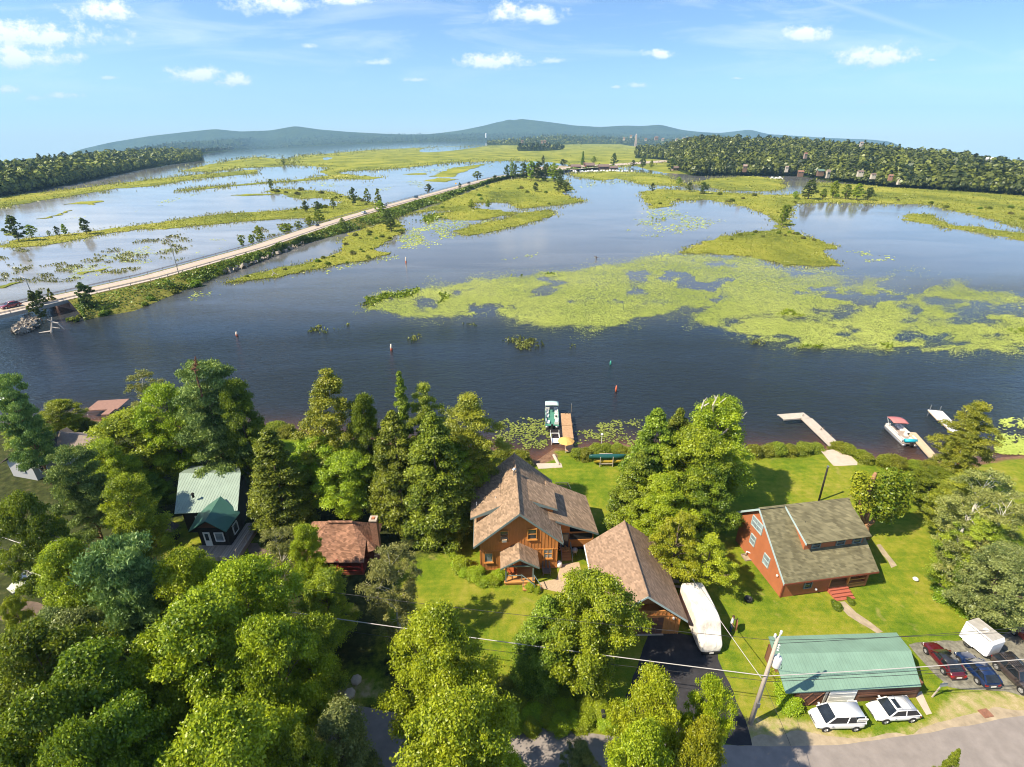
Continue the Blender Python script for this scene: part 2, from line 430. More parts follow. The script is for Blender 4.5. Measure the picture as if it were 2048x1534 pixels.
gs = N(wt, 'ShaderNodeSeparateXYZ'); wt.links.new(geo, gs.inputs[0])
calm = wt.nodes.new('ShaderNodeMapRange'); wt.links.new(gs.outputs[1], calm.inputs[0])
for i_, v_ in enumerate((85.0, 210.0, 1.0, 0.05)): calm.inputs[i_ + 1].default_value = v_      # open channel is choppy, the marsh ponds are sheltered
wt.links.new(math_(wt, 'MULTIPLY', ramp(wt, gust, [(0.35, (0.22,) * 3), (0.65, (0.85,) * 3)]).outputs[0], calm.outputs[0]), bn.inputs['Strength'])
wt.links.new(bn.outputs[0], b.inputs['Normal'])
at = N(wt, 'ShaderNodeAttribute', attribute_name='shallow')
bed = noise(wt, geo, 0.5, 4.0)
shal = math_(wt, 'MULTIPLY', at.outputs['Fac'], math_(wt, 'MULTIPLY_ADD', bed, 0.9, 0.45), clamp=True)
pale_tone = math_(wt, 'MULTIPLY', N(wt, 'ShaderNodeAttribute', attribute_name='pale_tone').outputs['Fac'], ramp(wt, noise(wt, mapping(wt, geo, (.5, 1.5, 1), (0, 0, R_(10))), 0.03, 6.0, 0.65, 0.8), [(0.35, (0.66,) * 3), (0.62, (1.0,) * 3)]).outputs[0], clamp=True)
wcol = mixc(wt, pale_tone, (0.012, 0.016, 0.020), (0.30, 0.295, 0.285))      # paler grey base colour behind the causeway and up the channel
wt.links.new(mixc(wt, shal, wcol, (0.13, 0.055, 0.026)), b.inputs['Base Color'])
b.inputs['Roughness'].default_value = 0.05; b.inputs['IOR'].default_value = 1.333; b.inputs['Specular IOR Level'].default_value = 0.5
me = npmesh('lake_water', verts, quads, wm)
sh = np.exp(-np.maximum(0, verts[:, 1] - np.interp(verts[:, 0], SHX, SHY)) / 2.6); sh[verts[:, 1] > 130] = 0
a = me.attributes.new('shallow', 'FLOAT', 'POINT'); a.data.foreach_set('value', sh.astype(np.float32))
def px_of(v):
    w_ = np.maximum(v[:, 1] * CPT - (v[:, 2] - HC) * SPT, 1.0)
    return 1024 + FPX * v[:, 0] / w_, 767 - FPX * (v[:, 1] * SPT + (v[:, 2] - HC) * CPT) / w_
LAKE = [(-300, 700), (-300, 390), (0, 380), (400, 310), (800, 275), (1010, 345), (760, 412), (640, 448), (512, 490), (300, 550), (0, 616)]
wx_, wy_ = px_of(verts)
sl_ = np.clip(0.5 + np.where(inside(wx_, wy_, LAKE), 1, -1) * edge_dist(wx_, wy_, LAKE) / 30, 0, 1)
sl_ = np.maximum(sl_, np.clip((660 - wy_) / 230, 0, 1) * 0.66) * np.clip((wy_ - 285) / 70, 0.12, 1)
a = me.attributes.new('pale_tone', 'FLOAT', 'POINT'); a.data.foreach_set('value', sl_.astype(np.float32))
me.polygons.foreach_set('use_smooth', [True] * len(me.polygons))
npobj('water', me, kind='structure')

# ================================================================ near ground
gx = np.arange(-190, 190.1, 1.0); gy = np.arange(-30, 110.1, 1.0)
GX, GY = np.meshgrid(gx, gy, indexing='ij')
sd_ = shore_y(GX) - GY
GZ = np.where(sd_ > 0, np.clip(sd_ / 3.5, 0, 1) ** 0.8, np.clip(sd_ / 4, -1.5, 0)) - KC * GX ** 2
PX_ = (GY * CPT - (1 - HC) * SPT); PXX = 1024 + FPX * GX / np.maximum(PX_, 5.0); PYY = 767 - FPX * (GY * SPT + (1 - HC) * CPT) / np.maximum(PX_, 5.0)
LAWN = [[(745, 1330), (800, 1130), (905, 1085), (935, 900), (1010, 895), (1250, 885), (1560, 880), (1700, 890), (2300, 900), (2300, 1500), (1480, 1500), (1240, 1480), (1010, 1470), (900, 1380), (760, 1300)],
        [(330, 1120), (345, 1045), (520, 1060), (500, 1130), (480, 1160)], [(600, 1400), (640, 1340), (760, 1330), (790, 1420)],
        [(500, 850), (600, 850), (700, 1000), (560, 1010)]]
def soft(polys, wdt):
    r = np.zeros(PXX.shape)
    for pl in polys:
        ins = inside(PXX, PYY, pl); d = edge_dist(PXX, PYY, pl)
        r = np.maximum(r, np.clip(0.5 + np.where(ins, d, -d) / wdt, 0, 1))
    return r
lawn = soft(LAWN, 70)
DRY = [[(1480, 1440), (1600, 1440), (1700, 1475), (1850, 1452), (1930, 1380), (2048, 1390), (2300, 1380), (2300, 1450), (1900, 1470), (1700, 1500), (1470, 1500)],
       [(1890, 1395), (1960, 1380), (2100, 1400), (2048, 1440), (1890, 1450)], [(600, 1385), (760, 1395), (760, 1370), (610, 1365)]]
dry = soft(DRY, 30)
sand = np.clip(1.15 - sd_ / 1.6, 0, 1) + soft([[(1045, 930), (1060, 895), (1105, 890), (1118, 915), (1090, 926)], [(1790, 930), (1830, 924), (1960, 922), (1960, 934)]], 10)
gverts = np.stack([GX, GY, GZ], -1).reshape(-1, 3)
ni, nj = GX.shape; idx = np.arange(ni * nj).reshape(ni, nj)
quads = np.stack([idx[:-1, :-1], idx[1:, :-1], idx[1:, 1:], idx[:-1, 1:]], -1).reshape(-1, 4)
keep = (sd_.reshape(-1)[quads].max(axis=1) > -8)
gm = bpy.data.materials.new('lawn_ground'); g_, nd, lk = nodes(gm); b = bsdf(gm)
geo = g_.nodes.new('ShaderNodeNewGeometry').outputs['Position']
f1 = noise(g_, geo, 0.16, 6.0, 0.6); f2 = noise(g_, geo, 1.3, 5.0, 0.68); f3 = noise(g_, mapping(g_, geo, (1, 1, 1), (0, 0, 0.5)), 9.0, 3.0, 0.7)
ft = math_(g_, 'ADD', math_(g_, 'ADD', math_(g_, 'MULTIPLY', f1, 0.45), math_(g_, 'MULTIPLY', f2, 0.33)), math_(g_, 'MULTIPLY', f3, 0.24))
lw = ramp(g_, ft, [(0.36, (0.055, 0.115, 0.006)), (0.47, (0.125, 0.180, 0.011)), (0.56, (0.215, 0.225, 0.020)), (0.68, (0.33, 0.27, 0.065))]).outputs[0]
mow = noise(g_, mapping(g_, geo, (0.10, 1.5, 1), (0, 0, R_(-12))), 1.0, 3.0, 0.5)
worn = ramp(g_, noise(g_, geo, 0.42, 5.0, 0.6, 0.5), [(0.62, (0, 0, 0)), (0.72, (1, 1, 1))]).outputs[0]
lw = mixc(g_, 1.0, lw, ramp(g_, mow, [(0.35, (0.84, 0.88, 0.84)), (0.65, (1.06, 1.03, 1.05))]).outputs[0], 'MULTIPLY')
lw = mixc(g_, math_(g_, 'MULTIPLY', worn, 0.55), lw, (0.30, 0.24, 0.085))
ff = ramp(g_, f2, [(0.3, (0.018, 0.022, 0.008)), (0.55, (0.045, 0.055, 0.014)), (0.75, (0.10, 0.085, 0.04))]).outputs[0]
dr = ramp(g_, f2, [(0.32, (0.22, 0.24, 0.05)), (0.55, (0.34, 0.28, 0.13)), (0.75, (0.46, 0.36, 0.22))]).outputs[0]
sn = ramp(g_, f2, [(0.3, (0.10, 0.05, 0.03)), (0.7, (0.26, 0.15, 0.09))]).outputs[0]
def attr(tree, n): return N(tree, 'ShaderNodeAttribute', attribute_name=n).outputs['Fac']
def ragged(fac): return math_(g_, 'MULTIPLY_ADD', math_(g_, 'ADD', fac, math_(g_, 'MULTIPLY_ADD', f2, 0.9, -0.45)), 2.4, -0.7, clamp=True)
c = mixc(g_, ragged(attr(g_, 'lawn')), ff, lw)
c = mixc(g_, ragged(attr(g_, 'dry')), c, dr)
c = mixc(g_, ragged(attr(g_, 'sand')), c, sn)
lk.new(c, b.inputs['Base Color'])
lk.new(bump(g_, math_(g_, 'ADD', f3, math_(g_, 'MULTIPLY', f2, 0.6)), 0.5, 0.12), b.inputs['Normal'])
b.inputs['Roughness'].default_value = 0.95; b.inputs['Specular IOR Level'].default_value = 0.1
me = npmesh('near_ground', gverts, quads[keep], gm)
for nme, arr in (('lawn', lawn), ('dry', dry), ('sand', np.clip(sand, 0, 1))):
    a = me.attributes.new(nme, 'FLOAT', 'POINT'); a.data.foreach_set('value', arr.astype(np.float32).ravel())
me.polygons.foreach_set('use_smooth', [True] * len(me.polygons))
npobj('ground', me, kind='structure')

M_asph = mat('old_asphalt', (0.235, 0.205, 0.185), 0.95, 0.16, 0.9, 0.15, spec=0.1)
M_drive = mat('fresh_asphalt', (0.034, 0.032, 0.034), 0.9, 0.3, 1.2, 0.2, spec=0.2)
M_gravel = mat('parking_gravel', (0.175, 0.165, 0.13), 0.95, 0.5, 2.2, 0.4, spec=0.1)
M_dirt = mat('tan_dirt', (0.33, 0.265, 0.18), 0.95, 0.25, 1.4, 0.3, spec=0.1)
M_soil = mat('dark_dirt_track', (0.13, 0.095, 0.07), 0.95, 0.3, 1.2, 0.3, spec=0.1)
M_paver = mat('beige_pavers', (0.40, 0.30, 0.20), 0.9, 0.2, 5.0, 0.3, spec=0.15)
M_conc = mat('pale_concrete', (0.46, 0.38, 0.30), 0.9, 0.12, 1.5, 0.1, spec=0.15)
def ragpoly(pts, seg=0.6, amp=0.12, z=0.0, closed=True, seed=1):
    """subdivide a world polygon and make its edge uneven"""
    out = []
    n = len(pts)
    for i in range(n):
        a, b_ = Vector(pts[i][:2]), Vector(pts[(i + 1) % n][:2])
        k = max(1, int((b_ - a).length / seg))
        for j in range(k):
            q = a.lerp(b_, j / k)
            dxy = Vector((float(vnoise(q.x, q.y, seg * 2.2, seed)) - 0.5, float(vnoise(q.x, q.y, seg * 2.2, seed + 5)) - 0.5)) * 2 * amp
            q = q + dxy; out.append((q.x, q.y, z - KC * q.x ** 2))
    return out
def sheet(name, px, m, z, seg=0.7, amp=0.12, seed=1, kind='structure'):
    pts = ragpoly([P(a, b_, 1.0) for a, b_ in px], seg, amp, z, seed=seed)
    mb = MB().add(pts, [tuple(range(len(pts)))])
    o = obj(name, mb, m); tag(o, kind=kind); return o
sheet('verge', [(1470, 1500), (1500, 1470), (1620, 1464), (1740, 1476), (1870, 1455), (1915, 1432), (1975, 1412), (2070, 1416), (2300, 1400), (2300, 1440), (2060, 1452), (1850, 1474), (1700, 1496)], M_dirt, 1.004, 0.7, 0.45, 7)
ROAD_UP = [(215, 1300), (300, 1325), (480, 1372), (600, 1392), (740, 1418), (900, 1442), (1075, 1455), (1250, 1476), (1480, 1493), (1700, 1488), (1860, 1464), (2048, 1430), (2400, 1360)]
ROAD_DN = [(2400, 1500), (2200, 1560), (2048, 1600), (1500, 1660), (1000, 1610), (700, 1530), (450, 1450), (250, 1385), (205, 1370)]
sheet('road', ROAD_UP + ROAD_DN, M_asph, 1.008, 0.8, 0.10, 3)
sheet('driveway', [(1297, 1262), (1358, 1264), (1437, 1282), (1438, 1320), (1452, 1355), (1490, 1440), (1506, 1491), (1250, 1472), (1248, 1400), (1285, 1310)], M_drive, 1.012, 0.6, 0.15, 4)
sheet('parking_lot', [(1822, 1292), (1900, 1282), (2010, 1262), (2100, 1238), (2300, 1210), (2300, 1388), (2048, 1392), (1950, 1382), (1905, 1378), (1870, 1350)], M_gravel, 1.010, 0.7, 0.4, 5)
sheet('patio', [(1122, 1128), (1158, 1124), (1164, 1150), (1172, 1190), (1150, 1215), (1120, 1186), (1082, 1176), (1078, 1166), (1112, 1158)], M_paver, 1.012, 0.5, 0.06, 6)
sheet('boat_ramp', [(1641, 902), (1686, 896), (1715, 925), (1714, 931), (1668, 932)], M_conc, 1.012, 0.7, 0.10, 8)
sheet('garden_path', [(1672, 1204), (1690, 1202), (1712, 1226), (1742, 1245), (1766, 1263), (1754, 1268), (1730, 1252), (1695, 1232)], M_dirt, 1.012, 0.5, 0.10, 9)
sheet('lot_path', [(1752, 1090), (1759, 1088), (1793, 1130), (1784, 1136)], M_dirt, 1.012, 0.5, 0.12, 10)
sheet('shed_path', [(1826, 1386), (1842, 1382), (1864, 1428), (1852, 1430)], M_conc, 1.012, 0.5, 0.05, 11)
sheet('stone_slab', [(1072, 927), (1122, 926), (1125, 935), (1077, 938)], M_conc, 1.02, 0.6, 0.03, 12)
for k_, px in enumerate(([(0, 1205), (60, 1200), (170, 1255), (120, 1275), (0, 1240)], [(490, 1090), (515, 1085), (560, 1130), (540, 1150), (500, 1115)])):
    sheet('path', px, M_soil, 1.006, 0.8, 0.4, 13 + k_)

# ================================================================ marsh
mm_ = bpy.data.materials.new('marsh_sedge'); g_, nd, lk = nodes(mm_); b = bsdf(mm_)
geo = g_.nodes.new('ShaderNodeNewGeometry').outputs['Position']
f1 = noise(g_, mapping(g_, geo, (1, 0.6, 1)), 0.02, 6.0, 0.65, 0.4); f2 = noise(g_, geo, 0.14, 6.0, 0.72); f3 = noise(g_, geo, 0.9, 4.0, 0.7)
ft = math_(g_, 'ADD', math_(g_, 'ADD', math_(g_, 'MULTIPLY', f1, 0.55), math_(g_, 'MULTIPLY', f2, 0.3)), math_(g_, 'MULTIPLY', f3, 0.15))
cc = ramp(g_, ft, [(0.36, (0.065, 0.085, 0.020)), (0.44, (0.14, 0.165, 0.026)), (0.53, (0.25, 0.26, 0.038)), (0.62, (0.34, 0.31, 0.06)), (0.72, (0.30, 0.23, 0.09))]).outputs[0]
lk.new(cc, b.inputs['Base Color']); lk.new(bump(g_, math_(g_, 'ADD', f2, f3), 0.7, 1.2), b.inputs['Normal'])
b.inputs['Roughness'].default_value = 0.95; b.inputs['Specular IOR Level'].default_value = 0.05
MARSH = dict(
 a=[(0, 395), (156, 377), (293, 360), (400, 349), (512, 339), (512, 347), (400, 357), (300, 373), (235, 377), (130, 393), (0, 416), (-90, 432), (-90, 408)],
 b=[(560, 322), (600, 312), (740, 300), (900, 293), (1024, 290), (1160, 288), (1270, 285), (1330, 310), (1345, 322), (1280, 332), (1180, 336), (1100, 324), (1024, 321), (903, 325), (805, 336), (750, 340), (700, 342), (670, 346), (720, 352), (766, 354), (740, 359), (668, 357), (512, 368), (400, 379), (350, 382), (407, 375), (480, 369), (600, 359), (660, 351), (640, 345), (660, 335), (590, 330)],
 c=[(362, 342), (424, 328), (512, 314), (560, 318), (600, 324), (560, 333), (480, 336), (420, 344)],
 d=[(7, 492), (30, 482), (60, 476), (110, 473), (163, 466), (195, 461), (293, 450), (360, 440), (446, 428), (480, 426), (512, 425), (610, 417), (675, 411), (688, 403), (642, 396), (603, 398), (560, 388), (532, 384), (545, 378), (610, 380), (668, 385), (708, 398), (747, 405), (785, 412), (770, 420), (700, 432), (652, 444), (600, 436), (512, 441), (407, 450), (326, 458), (280, 458), (195, 471), (108, 488), (33, 496)],
 e=[(455, 566), (512, 548), (600, 530), (670, 510), (690, 495), (686, 480), (700, 467), (740, 455), (790, 438), (810, 452), (806, 465), (780, 480), (745, 500), (778, 508), (740, 520), (680, 528), (620, 540), (560, 555), (512, 560)],
 f=[(800, 432), (860, 416), (905, 396), (1000, 362), (1060, 354), (1130, 360), (1146, 380), (1120, 388), (1168, 402), (1120, 410), (1040, 418), (1020, 405), (960, 405), (940, 415), (990, 420), (1040, 428), (960, 440), (900, 438), (850, 430), (905, 424), (865, 420)],
 g=[(905, 463), (950, 450), (1000, 440), (1050, 425), (1100, 420), (1113, 430), (1080, 440), (1020, 455), (960, 468), (930, 471)],
 h=[(1360, 506), (1392, 490), (1431, 477), (1480, 466), (1536, 461), (1575, 456), (1601, 470), (1634, 480), (1671, 493), (1645, 506), (1679, 531), (1640, 532), (1585, 532), (1536, 522), (1503, 512), (1430, 507)],
 i=[(1140, 348), (1206, 341), (1280, 345), (1330, 350), (1350, 360), (1375, 371), (1330, 371), (1285, 368), (1236, 357), (1200, 361), (1154, 354)],
 j=[(1281, 384), (1317, 379), (1415, 383), (1500, 388), (1560, 391), (1600, 387), (1625, 374), (1640, 365), (1764, 372), (1862, 374), (2048, 388), (2130, 398), (2130, 472), (2048, 457), (1960, 431), (1911, 422), (1862, 409), (1764, 408), (1666, 405), (1590, 408), (1578, 420), (1580, 450), (1566, 458), (1552, 450), (1536, 427), (1513, 421), (1480, 411), (1415, 399), (1340, 402), (1345, 412), (1304, 417), (1296, 405)],
 k=[(1803, 440), (1820, 427), (1860, 430), (1900, 452), (1960, 455), (2048, 468), (2120, 480), (2120, 494), (2048, 481), (1960, 465), (1900, 458), (1860, 447)],
 l=[(1385, 366), (1420, 358), (1500, 352), (1560, 358), (1573, 375), (1550, 382), (1450, 381)],
 m=[(130, 409), (160, 404), (203, 401), (200, 405), (178, 411), (160, 408)], n=[(82, 437), (142, 421), (140, 424), (95, 436)],
 o=[(0, 572), (20, 567), (39, 566), (20, 575), (0, 577)], p=[(460, 391), (500, 388), (560, 388), (520, 391), (480, 392)],
 q=[(862, 353), (905, 336), (975, 327), (960, 333), (925, 345), (905, 354)], r=[(845, 362), (880, 356), (915, 358), (890, 364)],
 s=[(805, 348), (850, 346), (855, 349), (820, 350)], t=[(12, 470), (30, 464), (34, 470), (20, 474)], u=[(155, 545), (185, 542), (210, 538), (208, 541), (170, 548)],
 v=[(1225, 312), (1380, 318), (1450, 330), (1460, 346), (1400, 350), (1330, 346), (1290, 338)])
mb = MB(); MW = {}
for k_, px in MARSH.items():
    pts = [P(a, b_, 0) for a, b_ in px]; MW[k_] = pts
    dm = sum(p.length for p in pts) / len(pts)
    rp = ragpoly(pts, max(1.2, dm * 0.005), min(3.6, max(0.8, dm * 0.0075)), 0.22, seed=ord(k_))
    mb.prism(rp, (0, 0, -0.6))
tag(obj('marsh_ground', mb, mm_), kind='structure')

LF = dict(sedge=leaf('sedge_blades', (0.17, 0.19, 0.020), (0.36, 0.36, 0.05), 0.3), pad=leaf('lily_leaves', (0.26, 0.33, 0.05), (0.54, 0.58, 0.14), 0.1, 0.0),
          reed=leaf('reed_blades', (0.13, 0.22, 0.012), (0.27, 0.37, 0.025), 0.3), floatpad=leaf('near_lily_leaves', (0.10, 0.13, 0.02), (0.34, 0.36, 0.08), 0.1, 0.0),
          dkreed=leaf('dark_reed_blades', (0.09, 0.10, 0.02), (0.24, 0.24, 0.05), 0.25))
def px_scatter(polys, n, dens=None):
    xs, ys = [], []
    ars = []
    for pl in polys:
        a = np.array(pl); ars.append(abs(0.5 * np.sum(a[:, 0] * np.roll(a[:, 1], -1) - a[:, 1] * np.roll(a[:, 0], -1))))
    tot = sum(ars)
    for pl, ar in zip(polys, ars):
        a = np.array(pl); x0, y0 = a.min(0); x1, y1 = a.max(0)
        m = int(n * ar / tot * ((x1 - x0) * (y1 - y0)) / ar) + 4
        x = rng.uniform(x0, x1, m); y = rng.uniform(y0, y1, m)
        k = inside(x, y, pl); x, y = x[k], y[k]
        if dens is not None:
            k = rng.uniform(0, 1, len(x)) < dens(x, y); x, y = x[k], y[k]
        xs.append(x); ys.append(y)
    return np.concatenate(xs), np.concatenate(ys)
def unproj(x, y, z=0.0):
    a = (x - 1024) / FPX; b_ = (y - 767) / FPX; f = CPT - b_ * SPT; u = -SPT - b_ * CPT
    zz = np.full(x.shape, z)
    for _ in range(8):
        t = np.minimum((zz - HC) / u, 6000); zz = z - KC * (a * t) ** 2
    return np.stack([a * t, f * t, zz], 1), t
def tufts(name, polys, n, m, hpx, hmin, hmax, z=0.2, kind='stuff', dens=None, lean=0.55):
    x, y = px_scatter(polys, n, dens); p, t = unproj(x, y, z)
    h = np.clip(hpx * t / FPX, hmin, hmax) * rng.uniform(0.6, 1.3, len(x))
    nor = rng.normal(size=p.shape); nor[:, 2] = rng.uniform(0.2, 1.0, len(x)) * lean * 2
    cen = p.copy(); cen[:, 2] += h * 0.35
    v_, q_ = cards(cen, nor, h, 1.3)
    tint = np.clip(0.75 * fbm(p[:, 0], p[:, 1], 26.0, 4) + rng.uniform(-0.3, 0.5, len(x)), 0, 1)
    return tag(npobj(name, npmesh(name, v_, q_, m, tint)), kind=kind)
big = [MARSH[k_] for k_ in 'abdefghijkl']
tufts('marsh_grass', big, 60000, LF['sedge'], 1.7, 0.3, 2.2, lean=1.3, dens=lambda x, y: np.clip((y - 340) / 90, 0.05, 1.0))
def warp(x, y, ax=46, ay=15, sc=46, sd=71):
    return x + ax * (fbm(x, y * 2.6, sc, sd, 5) - .5) * 2, y + ay * (fbm(x, y * 2.6, sc, sd + 9, 5) - .5) * 2
def soft_d(polys, base, ax=30, ay=9):
    def f(x, y):
        wx, wy = warp(x, y, ax, ay, 34); d = np.zeros(x.shape)
        for pl in polys:
            e_ = edge_dist(wx, wy, pl); d = np.maximum(d, np.where(inside(wx, wy, pl), np.clip(e_ / 6, .1, 1), 0))
        return d * base(x, y)
    return f
def boxes(polys, m=14):
    out = []
    for pl in polys:
        q = np.array(pl); x0, y0 = q.min(0) - m; x1, y1 = q.max(0) + m * .5; out.append([(x0, y0), (x1, y0), (x1, y1), (x0, y1)])
    return out
def fringe(name, n, m, hpx, hmin, hmax, out):
    X, Yv = [], []
    for k_ in 'abcdefghijkl':
        pl = MARSH[k_]; q = np.array(pl + pl[:1]); L_ = np.hypot(*np.diff(q, axis=0).T * np.array([[1], [2.5]])); c_ = np.concatenate([[0], np.cumsum(L_)])
        m_ = int(n * c_[-1] / 9000) + 8; s_ = rng.uniform(0, c_[-1], m_); i_ = np.clip(np.searchsorted(c_, s_) - 1, 0, len(L_) - 1); f_ = ((s_ - c_[i_]) / L_[i_])[:, None]
        p_ = q[i_] * (1 - f_) + q[i_ + 1] * f_; X.append(p_[:, 0] + rng.normal(size=m_) * 5 * out); Yv.append(p_[:, 1] + rng.normal(size=m_) * 1.7 * out)
    x, y = np.concatenate(X), np.concatenate(Yv); k = rng.uniform(0, 1, len(x)) < np.clip((fbm(x, y * 2.5, 26, 91) - .36) * 6, 0.05, 1); x, y = x[k], y[k]
    p, t = unproj(x, np.maximum(y, 284), 0.05); h = np.clip(hpx * t / FPX, hmin, hmax) * rng.uniform(.5, 1.3, len(x))
    nor = rng.normal(size=p.shape); nor[:, 2] = rng.uniform(.2, 1.2, len(x)); p[:, 2] += h * .35
    v_, q_ = cards(p, nor, h, 1.5); return tag(npobj(name, npmesh(name, v_, q_, m, np.clip(rng.uniform(0, 1, len(x)), 0, 1))), kind='stuff')
LF['fringe'] = leaf('shore_sedge', (0.13, 0.14, 0.024), (0.31, 0.29, 0.055), 0.3)
fringe('shore_grass', 34000, LF['fringe'], 1.9, 0.35, 2.6, 1.5)
REED = [[(715, 592), (745, 590), (800, 580), (845, 575), (838, 588), (800, 596), (760, 606), (730, 612)], [(868, 606), (880, 588), (900, 584), (895, 600), (880, 608)], [(900, 614), (915, 606), (912, 616)],
        [(1078, 548), (1110, 544), (1125, 549), (1095, 552)], [(1545, 626), (1580, 619), (1618, 634), (1580, 634)], [(1590, 690), (1640, 688), (1650, 696), (1600, 697)],
        [(1750, 690), (1775, 682), (1800, 693), (1780, 698)], [(1020, 552), (1040, 550), (1040, 553)], [(1296, 438), (1330, 432), (1330, 440)], [(815, 440), (870, 425), (905, 435), (860, 445)], [(2005, 660), (2060, 650), (2060, 672), (2020, 668)]]
tufts('reeds', boxes(REED, 8), 11000, LF['reed'], 4.6, 0.5, 1.7, 0.1, dens=soft_d(REED, lambda x, y: np.clip((fbm(x, y * 2, 14, 77) - .3) * 5, .1, 1), 16, 7))
WEED = [[(610, 660), (640, 645), (660, 655), (700, 643), (698, 655), (650, 668), (615, 668)], [(808, 682), (830, 668), (847, 672), (820, 686)], [(990, 685), (1040, 668), (1095, 680), (1080, 698), (1040, 700), (1030, 690)],
        [(1126, 690), (1140, 682), (1156, 692), (1140, 698)], [(1490, 684), (1520, 680), (1548, 692), (1510, 696)], [(920, 648), (945, 640), (952, 652)], [(715, 608), (735, 600), (748, 612), (725, 616)]]
tufts('water_weeds', boxes(WEED, 8), 9000, LF['dkreed'], 3.4, 0.4, 1.6, 0.05, dens=soft_d(WEED, lambda x, y: np.clip((fbm(x, y * 2, 14, 8) - .38) * 5, .06, 1), 14, 7))
tufts('pond_weeds', [[(0, 500), (200, 490), (450, 455), (640, 450), (520, 480), (300, 535), (60, 585), (0, 590)], [(60, 470), (300, 462), (600, 446), (480, 466), (200, 480)]], 30000, LF['dkreed'], 2.6, 0.4, 1.4, 0.05, dens=lambda x, y: np.clip((fbm(x, y * 4.5, 44, 8, 5) - .585) * 14, 0, .5))
# lily pads
PAD = [[(718, 617), (760, 592), (850, 572), (930, 557), (1024, 545), (1130, 535), (1240, 520), (1330, 505), (1430, 508), (1500, 514), (1585, 533), (1680, 533), (1750, 545), (1820, 530), (1900, 560), (2110, 600), (2110, 722), (2048, 716), (1960, 707), (1900, 711), (1790, 703), (1700, 697), (1600, 693), (1530, 680), (1450, 664), (1375, 644), (1420, 620), (1300, 635), (1235, 655), (1180, 665), (1080, 655), (1000, 640), (960, 620), (900, 637), (850, 643), (790, 635)]]
HOLE = [[(1318, 555), (1335, 542), (1400, 555), (1455, 560), (1420, 584), (1390, 572)], [(1625, 582), (1660, 577), (1740, 585), (1820, 580), (1800, 600), (1740, 613), (1700, 605), (1660, 600)],
        [(1410, 590), (1445, 590), (1440, 602), (1415, 598)], [(910, 618), (960, 610), (1000, 616), (985, 626), (940, 622)], [(1740, 575), (1800, 535), (1900, 550), (1830, 585)]]
def pad_d(x, y):
    wx, wy = warp(x, y)
    n_ = fbm(x, y * 3.2, 60, 21, 5)
    ed = edge_dist(wx, wy, PAD[0]); d = np.where(inside(wx, wy, PAD[0]), np.clip(ed / 9, 0.12, 1), 0.10 * np.clip(1 - ed / 12, 0, 1))
    d *= np.clip((n_ - 0.27 - 0.11 * np.clip((x - 1550) / 400, 0, 1)) * 6.0, 0.06, 1)
    for h_ in HOLE:
        ins = inside(wx, wy, h_); dd = edge_dist(wx, wy, h_)
        d *= np.where(ins, np.clip(0.35 - dd / 12, 0.03, 1), 1)
    thin = np.clip((y - 528 - 0.03 * (x - 1500)) / 60, 0.25, 1); return d * (1 - (1 - thin) * np.clip((x - 1480) / 220, 0, 1))
def pads(name, polys, n, m, spx, smin, smax, dens, z=0.03):
    x, y = px_scatter(polys, n, dens); p, t = unproj(x, y, z)
    s = np.clip(spx * t / FPX, smin, smax) * rng.uniform(0.6, 1.35, len(x))
    nor = rng.normal(size=p.shape) * 0.09; nor[:, 2] = 1
    p[:, 2] += rng.uniform(0, 0.05, len(x))
    v_, q_ = cards(p, nor, s, 1.25)
    tint = np.clip(0.9 * fbm(p[:, 0], p[:, 1], 18.0, 14) + rng.uniform(-0.35, 0.4, len(x)), 0, 1)
    return tag(npobj(name, npmesh(name, v_, q_, m, tint)), kind='stuff')
pads('lily_pads', boxes(PAD), 720000, LF['pad'], 1.65, 0.2, 1.3, pad_d)
PAD2 = [[(1255, 460), (1275, 430), (1300, 412), (1340, 415), (1400, 430), (1465, 440), (1420, 452), (1390, 465), (1310, 478)], [(790, 500), (850, 470), (884, 476), (876, 488), (820, 500)], [(790, 470), (850, 440), (960, 420), (1000, 450), (900, 480), (820, 490)],
        [(560, 560), (640, 540), (780, 512), (810, 514), (760, 526), (640, 548)], [(380, 590), (470, 575), (440, 590), (390, 598)], [(1140, 372), (1200, 362), (1180, 380)], [(1700, 500), (1760, 505), (1800, 520), (1720, 530)], [(1150, 345), (1330, 372), (1300, 380), (1180, 362)],
        [(880, 330), (990, 330), (960, 350), (800, 350)], [(1000, 520), (1130, 500), (1160, 492), (1060, 520)]]
pads('floating_leaves', boxes(PAD2), 34000, LF['pad'], 3.4, 0.3, 4.0, soft_d(PAD2, lambda x, y: np.clip((fbm(x, y * 3, 30, 33) - 0.38) * 5, 0.02, 0.85)))
PAD3 = [[(985, 862), (1000, 845), (1040, 832), (1092, 838), (1100, 862), (1096, 895), (1060, 898), (1000, 900), (975, 890)], [(1148, 892), (1150, 868), (1185, 850), (1220, 840), (1300, 838), (1300, 895), (1240, 892), (1190, 880)]]
pads('near_lily_pads', boxes(PAD3), 5600, LF['floatpad'], 4.0, 0.3, 0.5, soft_d(PAD3, lambda x, y: np.clip((fbm(x, y * 1.5, 26, 40) - 0.36) * 6, 0.1, 1), 24, 14))
PAD4 = [[(1990, 840), (2060, 830), (2120, 830), (2120, 915), (1990, 905)], [(2000, 880), (2060, 880), (2120, 890), (2120, 912), (2000, 908)]]
pads('bay_lily_pads', PAD4, 5000, LF['pad'], 4.0, 0.3, 0.6, lambda x, y: np.clip((fbm(x, y * 1.5, 26, 44) - 0.42) * 6 + (y - 870) / 50, 0.03, 1))
